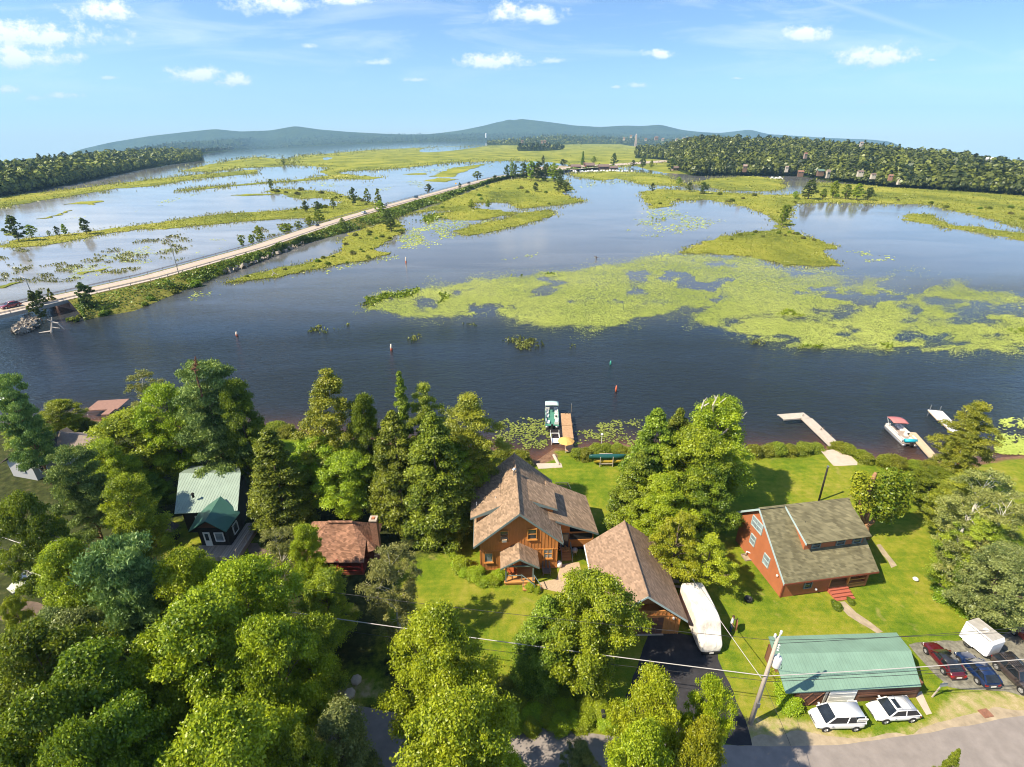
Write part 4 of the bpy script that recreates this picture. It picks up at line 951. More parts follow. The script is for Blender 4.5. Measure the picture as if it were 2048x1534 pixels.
TREES = [
 ('pine1', 4, 752, 17, 78, 'dark pine cut by the left edge above the shoreline'),
 ('maple2', 112, 800, 7, 66, 'small bright round tree alone at the far-left water edge'),
 ('birch1', 38, 815, 10, 70, 'thin pale green birch behind the dark roof of the grey house'),
 ('pale1', 272, 736, 15, 84, 'sparse yellowish birch with bare twigs beside the brown dock'),
 ('maple1', 318, 766, 16, 110, 'full green maple between the sparse birch and the tall pine'),
 ('pine1', 396, 728, 19, 128, 'tallest pine with a reddish dead tip behind the green-roofed cottage'),
 ('dark1', 462, 757, 17, 86, 'dark leafy tree right of the tall pine at the shore'),
 ('dark2', 430, 822, 9, 100, 'dark tree in shade just behind the ribbed cottage roof'),
 ('maple2', 245, 826, 12, 165, 'broad olive maple over the middle of the left woods'),
 ('maple1', 200, 880, 12, 88, 'leafy maple overlapping the white eave of the grey house'),
 ('pine1', 128, 900, 14, 96, 'upright pine in front of the grey house'),
 ('dark2', 290, 950, 6, 80, 'shaded leafy tree left of the ribbed cottage roof'),
 ('maple1', 236, 952, 13, 110, 'sunlit maple between the grey house pine and the cottage'),
 ('dark2', 24, 985, 15, 100, 'dark leafy tree at the left edge below the grey house'),
 ('cedar1', 531, 856, 14.5, 126, 'rounded cedar standing right against the ribbed cottage roof'),
 ('birch1', 652, 735, 20, 128, 'tall white-trunked birch clump behind the brown hip roof'),
 ('dark1', 722, 786, 17, 76, 'dark narrow tree right of the tall birch clump'),
 ('maple1', 636, 870, 11, 120, 'mid-green maple under the tall birch clump'),
 ('maple2', 690, 905, 10, 120, 'leafy maple directly behind the chimney cottage'),
 ('spruce1', 797, 740, 20, 74, 'narrow pointed spruce rising above the cedars by the water'),
 ('birch2', 846, 765, 18, 74, 'slim birch with visible white limbs behind the big cedars'),
 ('cedar2', 783, 820, 16.5, 126, 'broad cedar left of the largest cedar beside the chimney cottage'),
 ('cedar1', 862, 824, 17.5, 150, 'largest cedar reaching down to the lawn left of the orange house'),
 ('birch2', 938, 786, 18, 124, 'leafy birch leaning over the orange house roof corner'),
 ('maple1', 905, 880, 12, 110, 'shaded maple between the largest cedar and the orange house'),
 ('cedar2', 1318, 815, 16, 120, 'pointed cedar beside the canoe rack'),
 ('cedar1', 1362, 815, 15, 90, 'slim cedar second from the canoe rack'),
 ('maple1', 1448, 796, 16, 150, 'big maple with bleached dead limbs at the top'),
 ('maple2', 1400, 860, 14, 150, 'dense maple below the one with dead limbs'),
 ('cedar1', 1285, 900, 12, 110, 'cedar overhanging the lawn behind the garage'),
 ('lime1', 1330, 952, 10.5, 110, 'bright green tree touching the garage roof ridge'),
 ('dark1', 1420, 920, 11, 120, 'emerald tree shading the lawn left of the red house'),
 ('gold2', 1362, 1030, 9.5, 110, 'yellowish tree beside the leaning pole behind the garage'),
 ('gold2', 1425, 1075, 7.5, 110, 'low yellow-green tree at the back of the white covered camper'),
 ('birch2', 1966, 804, 15, 90, 'tall poplar standing at the right shore beside the white dock'),
 ('birch1', 1945, 850, 12, 70, 'slender white-stemmed birch left of the right shore poplar'),
 ('dark2', 1878, 936, 6.5, 80, 'dark rounded small tree at the edge of the right lawn'),
 ('birch2', 1930, 948, 9.5, 78, 'soft green young birch right of the dark rounded tree'),
 ('pale1', 1985, 935, 13, 130, 'pale wind-blown birch behind the car park trees'),
 ('pale1', 2030, 985, 14, 130, 'pale birch cut by the right edge'),
 ('birch1', 1982, 1030, 11, 110, 'ragged birch with white limbs above the white trailer'),
 ('grey1', 2025, 1095, 10, 140, 'grey-green tree at the right edge behind the trailer'),
 ('dark1', 1952, 1120, 6.0, 84, 'low dark tree spreading over the lawn beside the trailer'),
 ('cedar2', 1096, 1192, 11, 128, 'feathery cedar left of the driveway maple'),
 ('maple1', 1196, 1150, 13, 165, 'large round maple at the corner of the black driveway'),
 ('lime1', 868, 1222, 15, 172, 'big lime-green maple in front of the lawn'),
 ('lime2', 905, 1398, 16, 225, 'nearest bright green maple at the bottom middle'),
 ('lime1', 985, 1458, 10, 100, 'bright maple at the bottom edge right of the nearest one'),
 ('gold1', 1325, 1348, 15, 132, 'yellow-green maple over the driveway entrance'),
 ('gold1', 1432, 1352, 14, 88, 'yellow maple with bare twigs nearest the utility pole'),
 ('lime2', 1290, 1455, 15, 150, 'bright maple at the bottom edge below the driveway'),
 ('gold1', 1415, 1442, 14, 120, 'golden green tree at the bottom edge beside the road shadow'),
 ('lime1', 412, 1432, 17, 245, 'lime maple at the bottom edge left of the middle'),
 ('lime1', 350, 1104, 15, 140, 'sunlit maple in front of the cottage deck'),
 ('lime2', 470, 1122, 16, 180, 'wide sunlit maple right of the cottage deck maple'),
 ('maple1', 372, 1200, 17, 220, 'huge leafy maple filling the left foreground'),
 ('maple2', 525, 1240, 16, 165, 'dense maple between the foreground maple and the road gap'),
 ('maple1', 300, 1270, 15, 180, 'leafy maple left below the huge foreground maple'),
 ('pine2', 222, 1082, 17, 165, 'blue-green pine with orange limbs in the left foreground'),
 ('maple2', 108, 1088, 12, 120, 'olive leafy tree above the cream car'),
 ('gold2', 152, 1090, 11, 60, 'thin tree with yellow autumn leaves beside the blue-green pine'),
 ('grey1', 130, 1232, 12, 150, 'grey-green tree under the blue-green pine'),
 ('maple1', 14, 1196, 9, 60, 'leafy tree at the left edge just below the cream car'),
 ('grey1', 92, 1222, 8, 90, 'small grey-green tree beside the dirt track'),
 ('dark1', 40, 1255, 16, 190, 'dark tree at the left edge below the cream car'),  # this and the next four corner trees: shade put into darker leaf colour
 ('dark2', 150, 1310, 17, 200, 'shaded dark tree in the bottom-left woods'),
 ('dark1', 40, 1395, 18, 210, 'dark tree in the bottom-left corner'),
 ('dark2', 210, 1420, 17, 190, 'shaded tree left of the lime maple at the bottom'),
 ('dark1', 120, 1460, 19, 180, 'dark tree at the bottom edge near the left corner'),
 ('grey1', 668, 1432, 11, 150, 'grey-green tree over the shaded road at the bottom'),
 ('dark2', 590, 1455, 14, 100, 'dark tree between the lime maple and the grey-green tree'),
 ('pale1', 545, 1052, 10, 84, 'pale ragged tree beside the cottage deck path'),
 ('lime1', 604, 1050, 10.5, 78, 'bright young maple against the left hip of the brown roof'),
 ('maple1', 642, 1150, 8.5, 110, 'green maple in front of the chimney cottage porch'),
 ('pale1', 776, 1090, 12.5, 126, 'sparse tree with a grey leaning trunk on the lawn edge'),
 ('maple2', 608, 1238, 11, 130, 'round maple in front of the white cable'),
 ('grey1', 1165, 1490, 6, 66, 'small dark tree at the bottom edge beside the road'),
 ('cedar2', 1920, 1497, 7, 40, 'tip of a young conifer at the bottom edge on the right'),
]
for row in TREES: tree(*row)

# the leaning broken tree of the right-hand lawn
p = P(1731, 1075, 1.0); r = empty('leaning_tree', p, 'broken many-stemmed yellow-green tree beside the red house', 'tree')
def W(px, py, dy=0.0): return Y(px, py, p.y + dy) - p
mb = MB()
mb.tube([(0, 0, -0.2), W(1731, 1058), W(1730, 1045)], [0.5, 0.42, 0.38], 10)
mb.tube([W(1730, 1048), W(1737, 1020, .3), W(1737, 985, .4), W(1743, 962, .6), W(1752, 945, .8)], [0.34, 0.26, 0.24, 0.30, 0.16], 9)
mb.tube([W(1730, 1046), W(1722, 1030, -.4), W(1719, 1005, -.6), W(1722, 985, -.5)], [0.24, 0.17, 0.12, 0.05], 8)
mb.tube([W(1732, 1052), W(1745, 1044, .2), W(1750, 1036, .4)], [0.3, 0.24, 0.2], 8)
mb.tube([W(1748, 1040, .3), W(1768, 1020, 1.2), W(1785, 1000, 1.6)], [0.18, 0.12, 0.04], 7)
mb.tube([W(1738, 1000, .4), W(1760, 985, .8), W(1790, 965, 1.2)], [0.16, 0.1, 0.03], 7)
obj('trunk', mb, M_pinebark, r, True)
g = np.random.default_rng(77); C, NR, S, T = [], [], [], []
for (px, py, rad, dy) in [(1722, 965, 1.0, -.4), (1718, 985, .9, -.5), (1730, 955, .7, .2), (1724, 1012, .8, -.6), (1740, 1005, .5, -.4), (1765, 965, 1.0, .4), (1785, 955, 1.1, .8), (1808, 958, .9, 1.0), (1770, 985, 1.3, .2), (1790, 985, 1.3, .8), (1810, 980, .9, 1.2),
                          (1765, 1010, 1.1, -.2), (1785, 1015, 1.2, .6), (1760, 1030, .8, .0), (1800, 1005, 1.0, 1.0), (1775, 1035, .7, .2), (1750, 990, .7, 0.1), (1716, 950, .5, -.3)]:
    c0 = np.array(W(px, py, dy)); n = int(330 * rad ** 1.5); d = unit(g.normal(size=(n, 3)))
    C.append(c0 + d * rad * 1.15 * (0.5 + 0.6 * g.uniform(0, 1, (n, 1)))); nn = d * .7 + g.normal(size=(n, 3)) * .5; nn[:, 2] += .4; NR.append(nn)
    S.append(g.uniform(.15, .3, n)); T.append(np.clip((0.75 if px < 1745 else 0.3) + g.uniform(-.3, .3, n), 0, 1))
LF['broken'] = leaf('yellow_maple_leaves', (0.085, 0.17, 0.006), (0.40, 0.42, 0.02), 0.35)
v_, q_ = cards(np.concatenate(C), np.concatenate(NR), np.concatenate(S), 1.5, g)
npobj('crown', npmesh('crown', v_, q_, LF['broken'], np.concatenate(T))).parent = r
# dead limbs above the big maple
def deadlimbs(name, segs, ydep, label):
    mb = MB()
    q0 = Y(*segs[0][0], ydep)
    for pts in segs:
        w3 = [Y(a, b_, ydep) - q0 for a, b_ in pts]; k = len(w3)
        mb.tube(w3, [0.13 * (1 - 0.75 * i / (k - 1)) for i in range(k)], 6)
    return solo(name, mb, M_dead, q0, label, 'dead branch')
yd = P(1448, 800, 17).y
deadlimbs('dead_branch', [[(1405, 850), (1402, 820), (1408, 802), (1414, 795)], [(1408, 812), (1418, 806)]], yd, 'bleached dead limb poking up at the left of the big maple')
deadlimbs('dead_branch', [[(1425, 840), (1426, 810), (1432, 798), (1436, 790)], [(1428, 812), (1440, 806), (1452, 796)], [(1432, 798), (1428, 790)]], yd, 'forked dead limb at the top of the big maple')
deadlimbs('dead_branch', [[(1440, 872), (1462, 852), (1480, 838), (1494, 824)], [(1462, 852), (1464, 838)], [(1480, 838), (1488, 836)]], yd, 'dead limb reaching right over the water from the big maple')
pq = P(396, 728, 21); mb = MB(); q0 = Y(390, 742, pq.y)
g = np.random.default_rng(5); mb.tube([(0, 0, -3.5), (0, 0, 0), Y(391, 714, pq.y) - q0], [.12, .08, .02], 6)
tip = Y(391, 714, pq.y) - q0
for i in range(60):
    s_ = g.uniform(0, 1); a = g.uniform(0, 6.28); e = tip * s_ ; l_ = 0.55 * (1.1 - s_)
    mb.tube([e, e + Vector((l_ * math.cos(a), l_ * math.sin(a), 0.12))], [.06, .02], 4)
solo('dead_treetop', mb, mat('rusty_dead_needles', (0.16, 0.07, 0.04), 0.95, 0.4, 8), q0, 'rust-brown dead treetop above the tallest pine', 'dead treetop')

# far single trees: light crowns of their own prototypes
LF['fardk'] = leaf('marsh_tree_leaves', (0.040, 0.070, 0.012), (0.150, 0.195, 0.030), 0.3)
def smallproto(key, kind, m, seed, H=6.0, R=2.0, per=34, leafs=0.55, base=.1, name='tree'):
    me, L = crown_mesh(key, kind, R, H * (1 - base), m, seed, per, leafs, 0.7)
    root = empty(name, (0, 0, -500), 'x', 'tree'); c = npobj('crown', me); c.parent = root; c.location = (0, 0, H * base)
    mb = MB(); mb.tube([(0, 0, -.2), (0.1, 0, H * .5), (0, 0.1, H * .92)], [.16, .1, .03], 6); obj('trunk', mb, M_bark, root)
    PROTO[key] = (root, H, R)
smallproto('far1', 'open', LF['fardk'], 31, per=60, leafs=.42); smallproto('far2', 'open', LF['maple'], 32, per=60, leafs=.42); smallproto('far3', 'open', LF['shrub'], 33, R=1.4, per=60, leafs=.42); smallproto('far4', 'spruce', LF['dark'], 34, R=1.6)
for k_, m_, s_ in (('fb1', LF['shrub'], 41), ('fb2', LF['dkreed'], 42), ('fb3', LF['dark'], 43)):
    me, L = crown_mesh('far_shrub', 'bush', 1.6, 2.0, m_, s_, 16, 0.6, 0.75); PROTO[k_] = (me, 2.4, 1.7)
def fartree(key, bx, by, hpx, wpx, label, z=0.3, group=None):
    root, H, R = PROTO[key]; p = P(bx, by, z); dep = p.y * CPT + (HC - p.z) * SPT
    h = hpx * dep / FPX / 0.93; w_ = wpx * dep / FPX; sx = w_ / (2.1 * R)
    return place(key, p, (sx, sx, h / H), random.uniform(0, 6.28), label, group)
FAR = [('far1', 38, 482, 46, 32, 'dark tree at the tip of the long left marsh island'), ('far2', 64, 474, 22, 22, 'small round tree beside the dark island-tip tree'), ('far2', 99, 472, 10, 8, 'tiny sapling on the long left marsh island'),
 ('far1', 117, 472, 18, 12, 'little bush-like tree second along the left marsh island'), ('far2', 132, 470, 20, 12, 'slim tree third along the left marsh island'), ('far1', 174, 468, 29, 22, 'rounded tree apart on the left marsh island'),
 ('far1', 84, 642, 58, 26, 'dark conifer at the bridge end of the causeway'), ('far1', 90, 625, 42, 28, 'leafy tree just behind the causeway end conifer'), ('far3', 112, 618, 40, 12, 'thin dark tree on the causeway by the lamp'), ('far1', 181, 622, 54, 36, 'tall leafy tree on the causeway bank above the driftwood'),
 ('far3', 486, 494, 22, 14, 'sapling left of the road where the causeway narrows'), ('far2', 505, 491, 20, 16, 'second sapling left of the causeway road'), ('far2', 521, 489, 34, 20, 'leaning tree on the left roadside of the causeway'), ('far2', 575, 470, 20, 32, 'spreading tree on the left roadside'),
 ('far3', 600, 462, 18, 18, 'small tree between the spreading roadside trees'), ('far2', 622, 458, 22, 18, 'small light tree on the left roadside'), ('far3', 640, 452, 30, 20, 'leafy roadside tree before the marsh bend'), ('far1', 612, 424, 20, 14, 'marsh tree left of the pale cars'), ('far1', 637, 425, 20, 20, 'broad marsh tree left of the pale cars'),
 ('far3', 667, 418, 20, 12, 'narrow marsh tree in the middle of the island'), ('far1', 708, 411, 32, 16, 'tallest dark tree on the marsh island beside the road'), ('far3', 736, 410, 30, 14, 'tall thin tree right of the darkest island tree'), ('far3', 758, 415, 34, 14, 'tall thin tree nearest the pale vans'), ('far2', 762, 430, 26, 22, 'bright leaning tree overhanging the causeway road'),
 ('far3', 543, 378, 18, 12, 'pointed tree on the upper marsh strip'), ('far3', 568, 330, 10, 8, 'tiny tree on the far marsh strip'), ('far1', 858, 387, 17, 16, 'round tree on the left of the road beyond the vans'), ('far2', 686, 460, 22, 12, 'sapling on the river side of the causeway'), ('far1', 776, 452, 28, 26, 'dark tree on the river side of the causeway'), ('far1', 783, 462, 24, 26, 'second dark tree on the river side of the causeway'),
 ('far2', 943, 417, 17, 10, 'small tree on the marsh right of the causeway'), ('far2', 976, 416, 14, 12, 'rounder small tree on the marsh right of the causeway'), ('far1', 990, 366, 14, 14, 'dark roadside bush-tree where the causeway ends'), ('far3', 955, 358, 14, 20, 'scrubby trees on the far roadside'), ('far1', 920, 381, 14, 8, 'dark sapling near the yellow road sign'),
 ('far1', 1014, 357, 24, 12, 'first tree of the dark grove at the causeway end'), ('far2', 1024, 356, 28, 13, 'second tree of the dark grove at the causeway end'), ('far1', 1031, 358, 26, 11, 'third tree of the dark grove, beside the road'), ('far1', 1048, 360, 30, 24, 'broad tree in the middle of the dark grove'), ('far2', 1062, 362, 34, 24, 'tall tree in the middle of the dark grove'),
 ('far1', 1076, 362, 34, 26, 'wide tree right of the middle of the dark grove'), ('far1', 1092, 362, 30, 24, 'dense tree in the right part of the dark grove'), ('far2', 1108, 364, 32, 26, 'rightmost tall tree of the dark grove'), ('far1', 1120, 366, 24, 20, 'low tree at the river edge of the dark grove'), ('far1', 1086, 332, 18, 8, 'small tree rising behind the dark grove'),
 ('far1', 1118, 384, 24, 22, 'dark tree on the marsh point below the grove'), ('far1', 1132, 385, 18, 22, 'second dark tree on the marsh point below the grove'), ('far1', 1071, 383, 16, 14, 'small dark tree on the marsh below the grove'), ('far4', 1165, 331, 24, 9, 'pointed dark spruce above the marina roofs'), ('far2', 1187, 328, 14, 12, 'bare-ish tree behind the marina'), ('far1', 1227, 334, 24, 14, 'tall round tree beside the marina boats'), ('far1', 1126, 332, 12, 18, 'low tree left of the marina'),
 ('far1', 1266, 334, 12, 12, 'small tree right of the marina'), ('far1', 1285, 336, 18, 16, 'round tree right of the marina boats'), ('far2', 1302, 336, 14, 10, 'thin tree right of the marina boats'), ('far1', 1341, 342, 22, 18, 'tree beside the tan shore building'), ('far1', 1312, 318, 16, 20, 'dark tree beside the distant road'),
 ('far1', 1304, 384, 16, 10, 'small dark tree at the left tip of the right marsh'), ('far1', 1378, 383, 16, 14, 'round dark tree on the right marsh rim'), ('far1', 1406, 387, 20, 20, 'largest round tree on the right marsh rim'), ('far2', 1357, 370, 14, 12, 'small tree on the low island in front of the inlet'),
 ('far1', 1616, 398, 34, 32, 'bushy dark tree by the inlet mouth'), ('far2', 1590, 398, 14, 12, 'small tree left of the bushy inlet tree'), ('far2', 1665, 396, 30, 22, 'pale leafy tree right of the bushy inlet tree'), ('far3', 1690, 398, 26, 22, 'leaning tree in the inlet thicket'), ('far2', 1712, 399, 28, 24, 'windswept tree in the inlet thicket'), ('far1', 1735, 400, 22, 24, 'dark tree at the right end of the inlet thicket'), ('far3', 1645, 398, 18, 16, 'low tree in the inlet thicket'),
 ('far3', 1563, 450, 36, 18, 'willowy tree on the neck of the marsh point'), ('far3', 1571, 440, 28, 14, 'second willowy tree on the neck of the marsh point')]
for row in FAR: fartree(*row)
gsh = np.random.default_rng(9)
def shrubs(region, n, label, group, keys=('fb1', 'fb2', 'fb3'), smin=4, smax=9):
    a = np.array(region); c = 0
    while c < n:
        x_, y_ = gsh.uniform(a[:, 0].min(), a[:, 0].max()), gsh.uniform(a[:, 1].min(), a[:, 1].max())
        if not inside(np.array([x_]), np.array([y_]), region)[0]: continue
        k_ = keys[int(gsh.integers(0, len(keys)))]; s_ = gsh.uniform(smin, smax)
        fartree(k_, x_, y_, s_ * 0.75, s_ * 1.5, label, 0.1, group); c += 1
shrubs(MARSH['e'], 26, 'low olive shrub on the marsh strip beside the causeway', 'shrubs on the causeway-side marsh strip')
shrubs(MARSH['d'][10:24], 16, 'low olive shrub on the island left of the causeway', 'shrubs on the island left of the causeway')
shrubs(MARSH['f'], 18, 'low shrub on the marsh between causeway and channel', 'shrubs on the mid-river marsh', smin=3, smax=7)
shrubs(MARSH['j'], 34, 'low shrub on the wide marsh before the right wood', 'shrubs on the right marsh', smin=3, smax=8)
shrubs([(1480, 468), (1575, 457), (1601, 470), (1634, 480), (1660, 492), (1560, 475), (1500, 478), (1440, 482)], 12, 'small shrub along the top of the bright marsh point', 'shrubs on the bright marsh point', smin=4, smax=8)
shrubs(BK[0], 40, 'leafy bank shrub below the causeway guardrail', 'shrubs on the causeway bank', ('fb1', 'fb3', 'fb1'), 7, 16)
# near hedges and garden bushes
def hedge(pts, n, key, s0, s1, label, group, jit=0.5, z=1.0):
    L = [P(a, b_, z) for a, b_ in pts]; L = resample(L, n)
    for q in L:
        s_ = random.uniform(s0, s1); q = q + Vector((random.uniform(-jit, jit), random.uniform(-jit, jit), 0))
        gz = max(0.0, min(1.0, (float(np.interp(q.x, SHX, SHY)) - q.y) / 3.5)); q.z = gz - 0.05
        place(key, q, (s_, s_, s_ * random.uniform(0.8, 1.1)), random.uniform(0, 6.3), label, group)
hedge([(1508, 908), (1545, 905), (1590, 902), (1634, 897)], 9, 'bush1', .75, .95, 'leafy shoreline bush in the hedge left of the wooden dock', 'hedge bushes left of the wooden dock')
hedge([(1676, 898), (1700, 908), (1722, 917), (1738, 924)], 6, 'bush1', .6, .85, 'leafy bush in the row right of the wooden dock', 'bushes right of the wooden dock')
hedge([(1768, 930), (1780, 931)], 2, 'bush1', .8, .9, 'round bush at the end of the row near the red-canopy boat', 'bushes near the red-canopy boat')
hedge([(1803, 936), (1830, 937), (1852, 938)], 4, 'bush1', .6, .8, 'low bush in front of the red-canopy boat', 'low bushes in front of the red-canopy boat')
hedge([(1152, 912), (1175, 912), (1195, 910), (1215, 905), (1240, 908), (1255, 915)], 9, 'bush1', .6, .95, 'bright bush between the canoe rack and the water', 'bushes behind the canoe rack')
hedge([(1000, 922), (1022, 915), (1045, 925)], 3, 'bush1', .8, 1.1, 'bush by the brown beach behind the orange house', 'bushes by the brown beach')
hedge([(520, 862), (550, 862), (580, 866)], 4, 'bush1', .8, 1.1, 'shoreline bush behind the rounded cedar', 'shoreline bushes behind the rounded cedar')
hedge([(130, 850), (150, 855), (170, 860), (210, 850)], 5, 'bush1', .6, .9, 'low bush at the shore near the brown dock', 'bushes near the brown dock')
hedge([(918, 1118), (928, 1135), (940, 1150), (962, 1158), (985, 1160), (1005, 1162)], 13, 'bush3', .45, .7, 'bright garden plant in the bed around the orange house', 'garden bed plants', 0.6)
hedge([(1005, 1430), (1060, 1438), (1120, 1436), (1180, 1438), (1230, 1440)], 22, 'bush3', .45, .65, 'yellow-flowering plant in the roadside bed', 'roadside bed plants', 0.9)
hedge([(1010, 1400), (1060, 1395), (1100, 1400)], 7, 'bush1', .5, .8, 'green plant behind the yellow roadside bed', 'green plants behind the roadside bed', 1.0)
hedge([(1560, 1310), (1566, 1345), (1572, 1385), (1576, 1410)], 6, 'bush3', .5, .7, 'bright vine bush against the end of the green-roofed shed', 'vines on the shed end', 0.2)
hedge([(1062, 1178), (1075, 1182)], 2, 'bush3', .3, .4, 'spiky pale plant beside the entry steps', 'plants beside the entry steps', 0.1)
hedge([(650, 1352), (640, 1362)], 2, 'bush3', .9, 1.1, 'bright green bush beside the dirt patch at the road', 'bushes beside the dirt patch', 0.2)
hedge([(1880, 960), (1895, 985), (1890, 1005), (1930, 1030)], 5, 'bush4', .9, 1.4, 'dark bush in the thicket along the right lawn', 'thicket bushes along the right lawn')
hedge([(1900, 1190), (1940, 1215), (1990, 1222), (2030, 1215)], 7, 'bush4', .9, 1.3, 'dark bush at the foot of the trees behind the trailer', 'bushes behind the trailer')
for (px, py, s_, lb) in [(1672, 1213, .38, 'small round blue-green shrub left of the lot path'), (1701, 1204, .28, 'smaller round shrub right of the red steps')]:
    place('bush4', P(px, py, 1.0), (s_, s_, s_ * .7), 0, lb)
place('bush1', P(255, 960, 1.0), (1.2, 1.2, 1), 0.4, 'shaded bush under the maples left of the cottage')
# ================================================================ buildings
M_cedar = mat('orange_stained_boards', (0.47, 0.200, 0.060), 0.75, 0.16, 2.0, 0.1, stretch=(4, 4, 0.4), spec=0.2)
M_cedar2 = planks('orange_horizontal_boards', (0.40, 0.17, 0.05), 2, 0.13, 0.15)
M_trim = mat('slate_green_trim', (0.15, 0.20, 0.20), 0.6, 0.08, 2.0)
M_otrim = mat('light_orange_trim', (0.55, 0.25, 0.06), 0.7, 0.1, 3.0)
M_sh1 = shingle('brown_shingles', (0.300, 0.208, 0.138), 0.32, 0.14, 0.3, 0.18)
M_sh2 = shingle('garage_shingles', (0.285, 0.192, 0.132), 0.3, 0.13, 0.25, 0.12)
M_sh3 = shingle('green_grey_shingles', (0.185, 0.165, 0.095), 0.34, 0.14, 0.3, 0.30)
M_sh4 = shingle('rust_shingles', (0.285, 0.150, 0.095), 0.26, 0.10, 0.4, 0.2)
M_sh5 = shingle('dark_shingles', (0.10, 0.085, 0.075), 0.3, 0.13, 0.25, 0.2)
M_red = mat('red_stained_siding', (0.36, 0.125, 0.055), 0.75, 0.10, 1.2, 0.08, spec=0.2)
M_redtr = mat('dark_red_trim', (0.20, 0.05, 0.025), 0.7, 0.1, 2)
M_bluetrim = mat('pale_blue_trim', (0.34, 0.43, 0.44), 0.6, 0.06, 2)
M_winfr = mat('grey_window_frame', (0.25, 0.28, 0.28), 0.5, 0.06, 3)
M_whitefr = mat('white_window_frame', (0.72, 0.73, 0.72), 0.5, 0.05, 3)
M_glass = glass('window_glass', (0.035, 0.045, 0.05)); M_gpale = glass('curtained_window_glass', (0.20, 0.24, 0.26))
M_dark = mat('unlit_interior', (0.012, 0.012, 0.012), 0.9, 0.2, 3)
M_bdoor = mat('brown_garage_door', (0.13, 0.060, 0.038), 0.6, 0.1, 2)
M_brown = mat('brown_shed_boards', (0.155, 0.070, 0.040), 0.8, 0.18, 2.0, stretch=(1, 1, 6))
M_grroof = ribbed('green_metal_roof', (0.170, 0.275, 0.205), 0, 0.32, 0.7, 0.010)
M_grroof2 = ribbed('pale_green_metal_roof', (0.27, 0.34, 0.28), 0, 0.34, 0.35, 0.05)
M_grroof3 = mat('dark_green_metal_roof', (0.045, 0.12, 0.09), 0.4, 0.1, 1.0)
M_black = mat('black_stained_boards', (0.018, 0.016, 0.014), 0.8, 0.3, 3)
M_white = mat('white_paint', (0.74, 0.73, 0.70), 0.5, 0.05, 2)
M_deck = planks('weathered_deck_boards', (0.32, 0.26, 0.21), 0, 0.16, 0.3)
M_odeck = planks('orange_deck_boards', (0.50, 0.24, 0.08), 1, 0.15, 0.15)
M_brick = mat('chimney_brick', (0.26, 0.13, 0.085), 0.9, 0.4, 9, 0.4)
M_metal = mat('grey_galvanised_metal', (0.42, 0.42, 0.42), 0.35, 0.08, 4, metal=0.8)
M_concw = mat('foundation_concrete', (0.34, 0.32, 0.29), 0.9, 0.15, 2)
def window(root, c, u, wd, ht, nrm, fr=M_winfr, gl=M_glass, sill=True, bars=1, label=None, vbar=0):
    c, u, nrm = Vector(c), Vector(u).normalized(), Vector(nrm).normalized(); up = Vector((0, 0, 1))
    if abs(nrm.z) > 0.05: up = nrm.cross(u).normalized(); up = up if up.z > 0 else -up
    mb = MB(); t = 0.09
    for s_ in (-1, 1):
        mb.obox(c + u * s_ * (wd / 2) + nrm * 0.05, u * t / 2, up * (ht / 2 + t / 2), nrm * 0.06)
        mb.obox(c + up * s_ * (ht / 2) + nrm * 0.048, u * (wd / 2 - t / 2), up * t / 2, nrm * 0.056)
    for b_ in range(bars): mb.obox(c + up * (ht * ((b_ + 1) / (bars + 1) - 0.5)) + nrm * 0.045, u * wd / 2 * 0.98, up * 0.03, nrm * 0.045)
    for b_ in range(vbar): mb.obox(c + u * (wd * ((b_ + 1) / (vbar + 1) - 0.5)) + nrm * 0.043, u * 0.03, up * ht / 2 * 0.97, nrm * 0.043)
    f = obj('window', mb, fr, root)
    if label: f['label'] = label
    obj('pane', MB().obox(c + nrm * 0.02, u * (wd / 2 - 0.02), up * (ht / 2 - 0.02), nrm * 0.012), gl, f)
    if sill: obj('sill', MB().obox(c - up * (ht / 2 + 0.075) + nrm * 0.09, u * (wd / 2 + 0.1), up * 0.03, nrm * 0.09), M_otrim if fr is M_otrim else fr, f)
    return f
def gable_prism(mb, x0, x1, y0, y1, z0, ze, zp, xp): return mb.prism([(x0, y0, z0), (x1, y0, z0), (x1, y0, ze), (xp, y0, zp), (x0, y0, ze)], (0, y1 - y0, 0))

# ---- orange board-and-batten house
O0 = Vector((0.78, 44.75, 1.0))
oh = empty('orange_house', O0, 'orange board-and-batten house with brown shingle roof and small gabled entry', 'house', rz=R_(2.6))
s = .88; zr = 8.7                                                   # ridge height above the lot
L0, L1 = -4.4, 4.4
mb = gable_prism(MB(), L0, L1, 0, 10.2, 0.12, zr - .25 - s * 4.4, zr - .25, 0)
mb.box(L0 + .05, .05, -.2, L1 - .05, 10.1, .12)
for i in range(24):                                                 # battens of the front
    x = L0 + .06 + i * (8.68 / 23)
    top = zr - .42 - s * abs(x)
    mb.box(x - .03, -.035, .22, x + .03, 0.0, 2.86); mb.box(x - .03, -.035, 3.02, x + .03, 0.0, top)
mb.box(L0 - .02, -.05, 2.86, L1 + .02, -.002, 3.02); mb.box(L0 - .02, -.06, .06, L1 + .02, -.003, .22)
for i in range(20):
    y = .3 + i * .5; mb.box(L1, y - .03, .2, L1 + .035, y + .03, 4.4)
obj('wall', mb, M_cedar, oh)
ov, th = .62, .2
def RZ(x): return zr - s * abs(x)
ylD0, ylD1 = 3.0, 8.6                                               # left shed dormer span (y)
rf = MB()
rf.slab([(0, -.75, zr), (-5.05, -.75, RZ(5.05)), (-5.05, 10.9, RZ(5.05)), (0, 10.9, zr)], th)
rf.slab([(0, -.75, zr + .001), (0, 10.9, zr + .001), (4.85, 10.9, RZ(4.85)), (4.85, -.75, RZ(4.85))], th)
rf.tube([(0, -.76, zr + .03), (0, 10.9, zr + .03)], .09, 6)
rfo = obj('roof', rf, M_sh1, oh)
fs = MB()
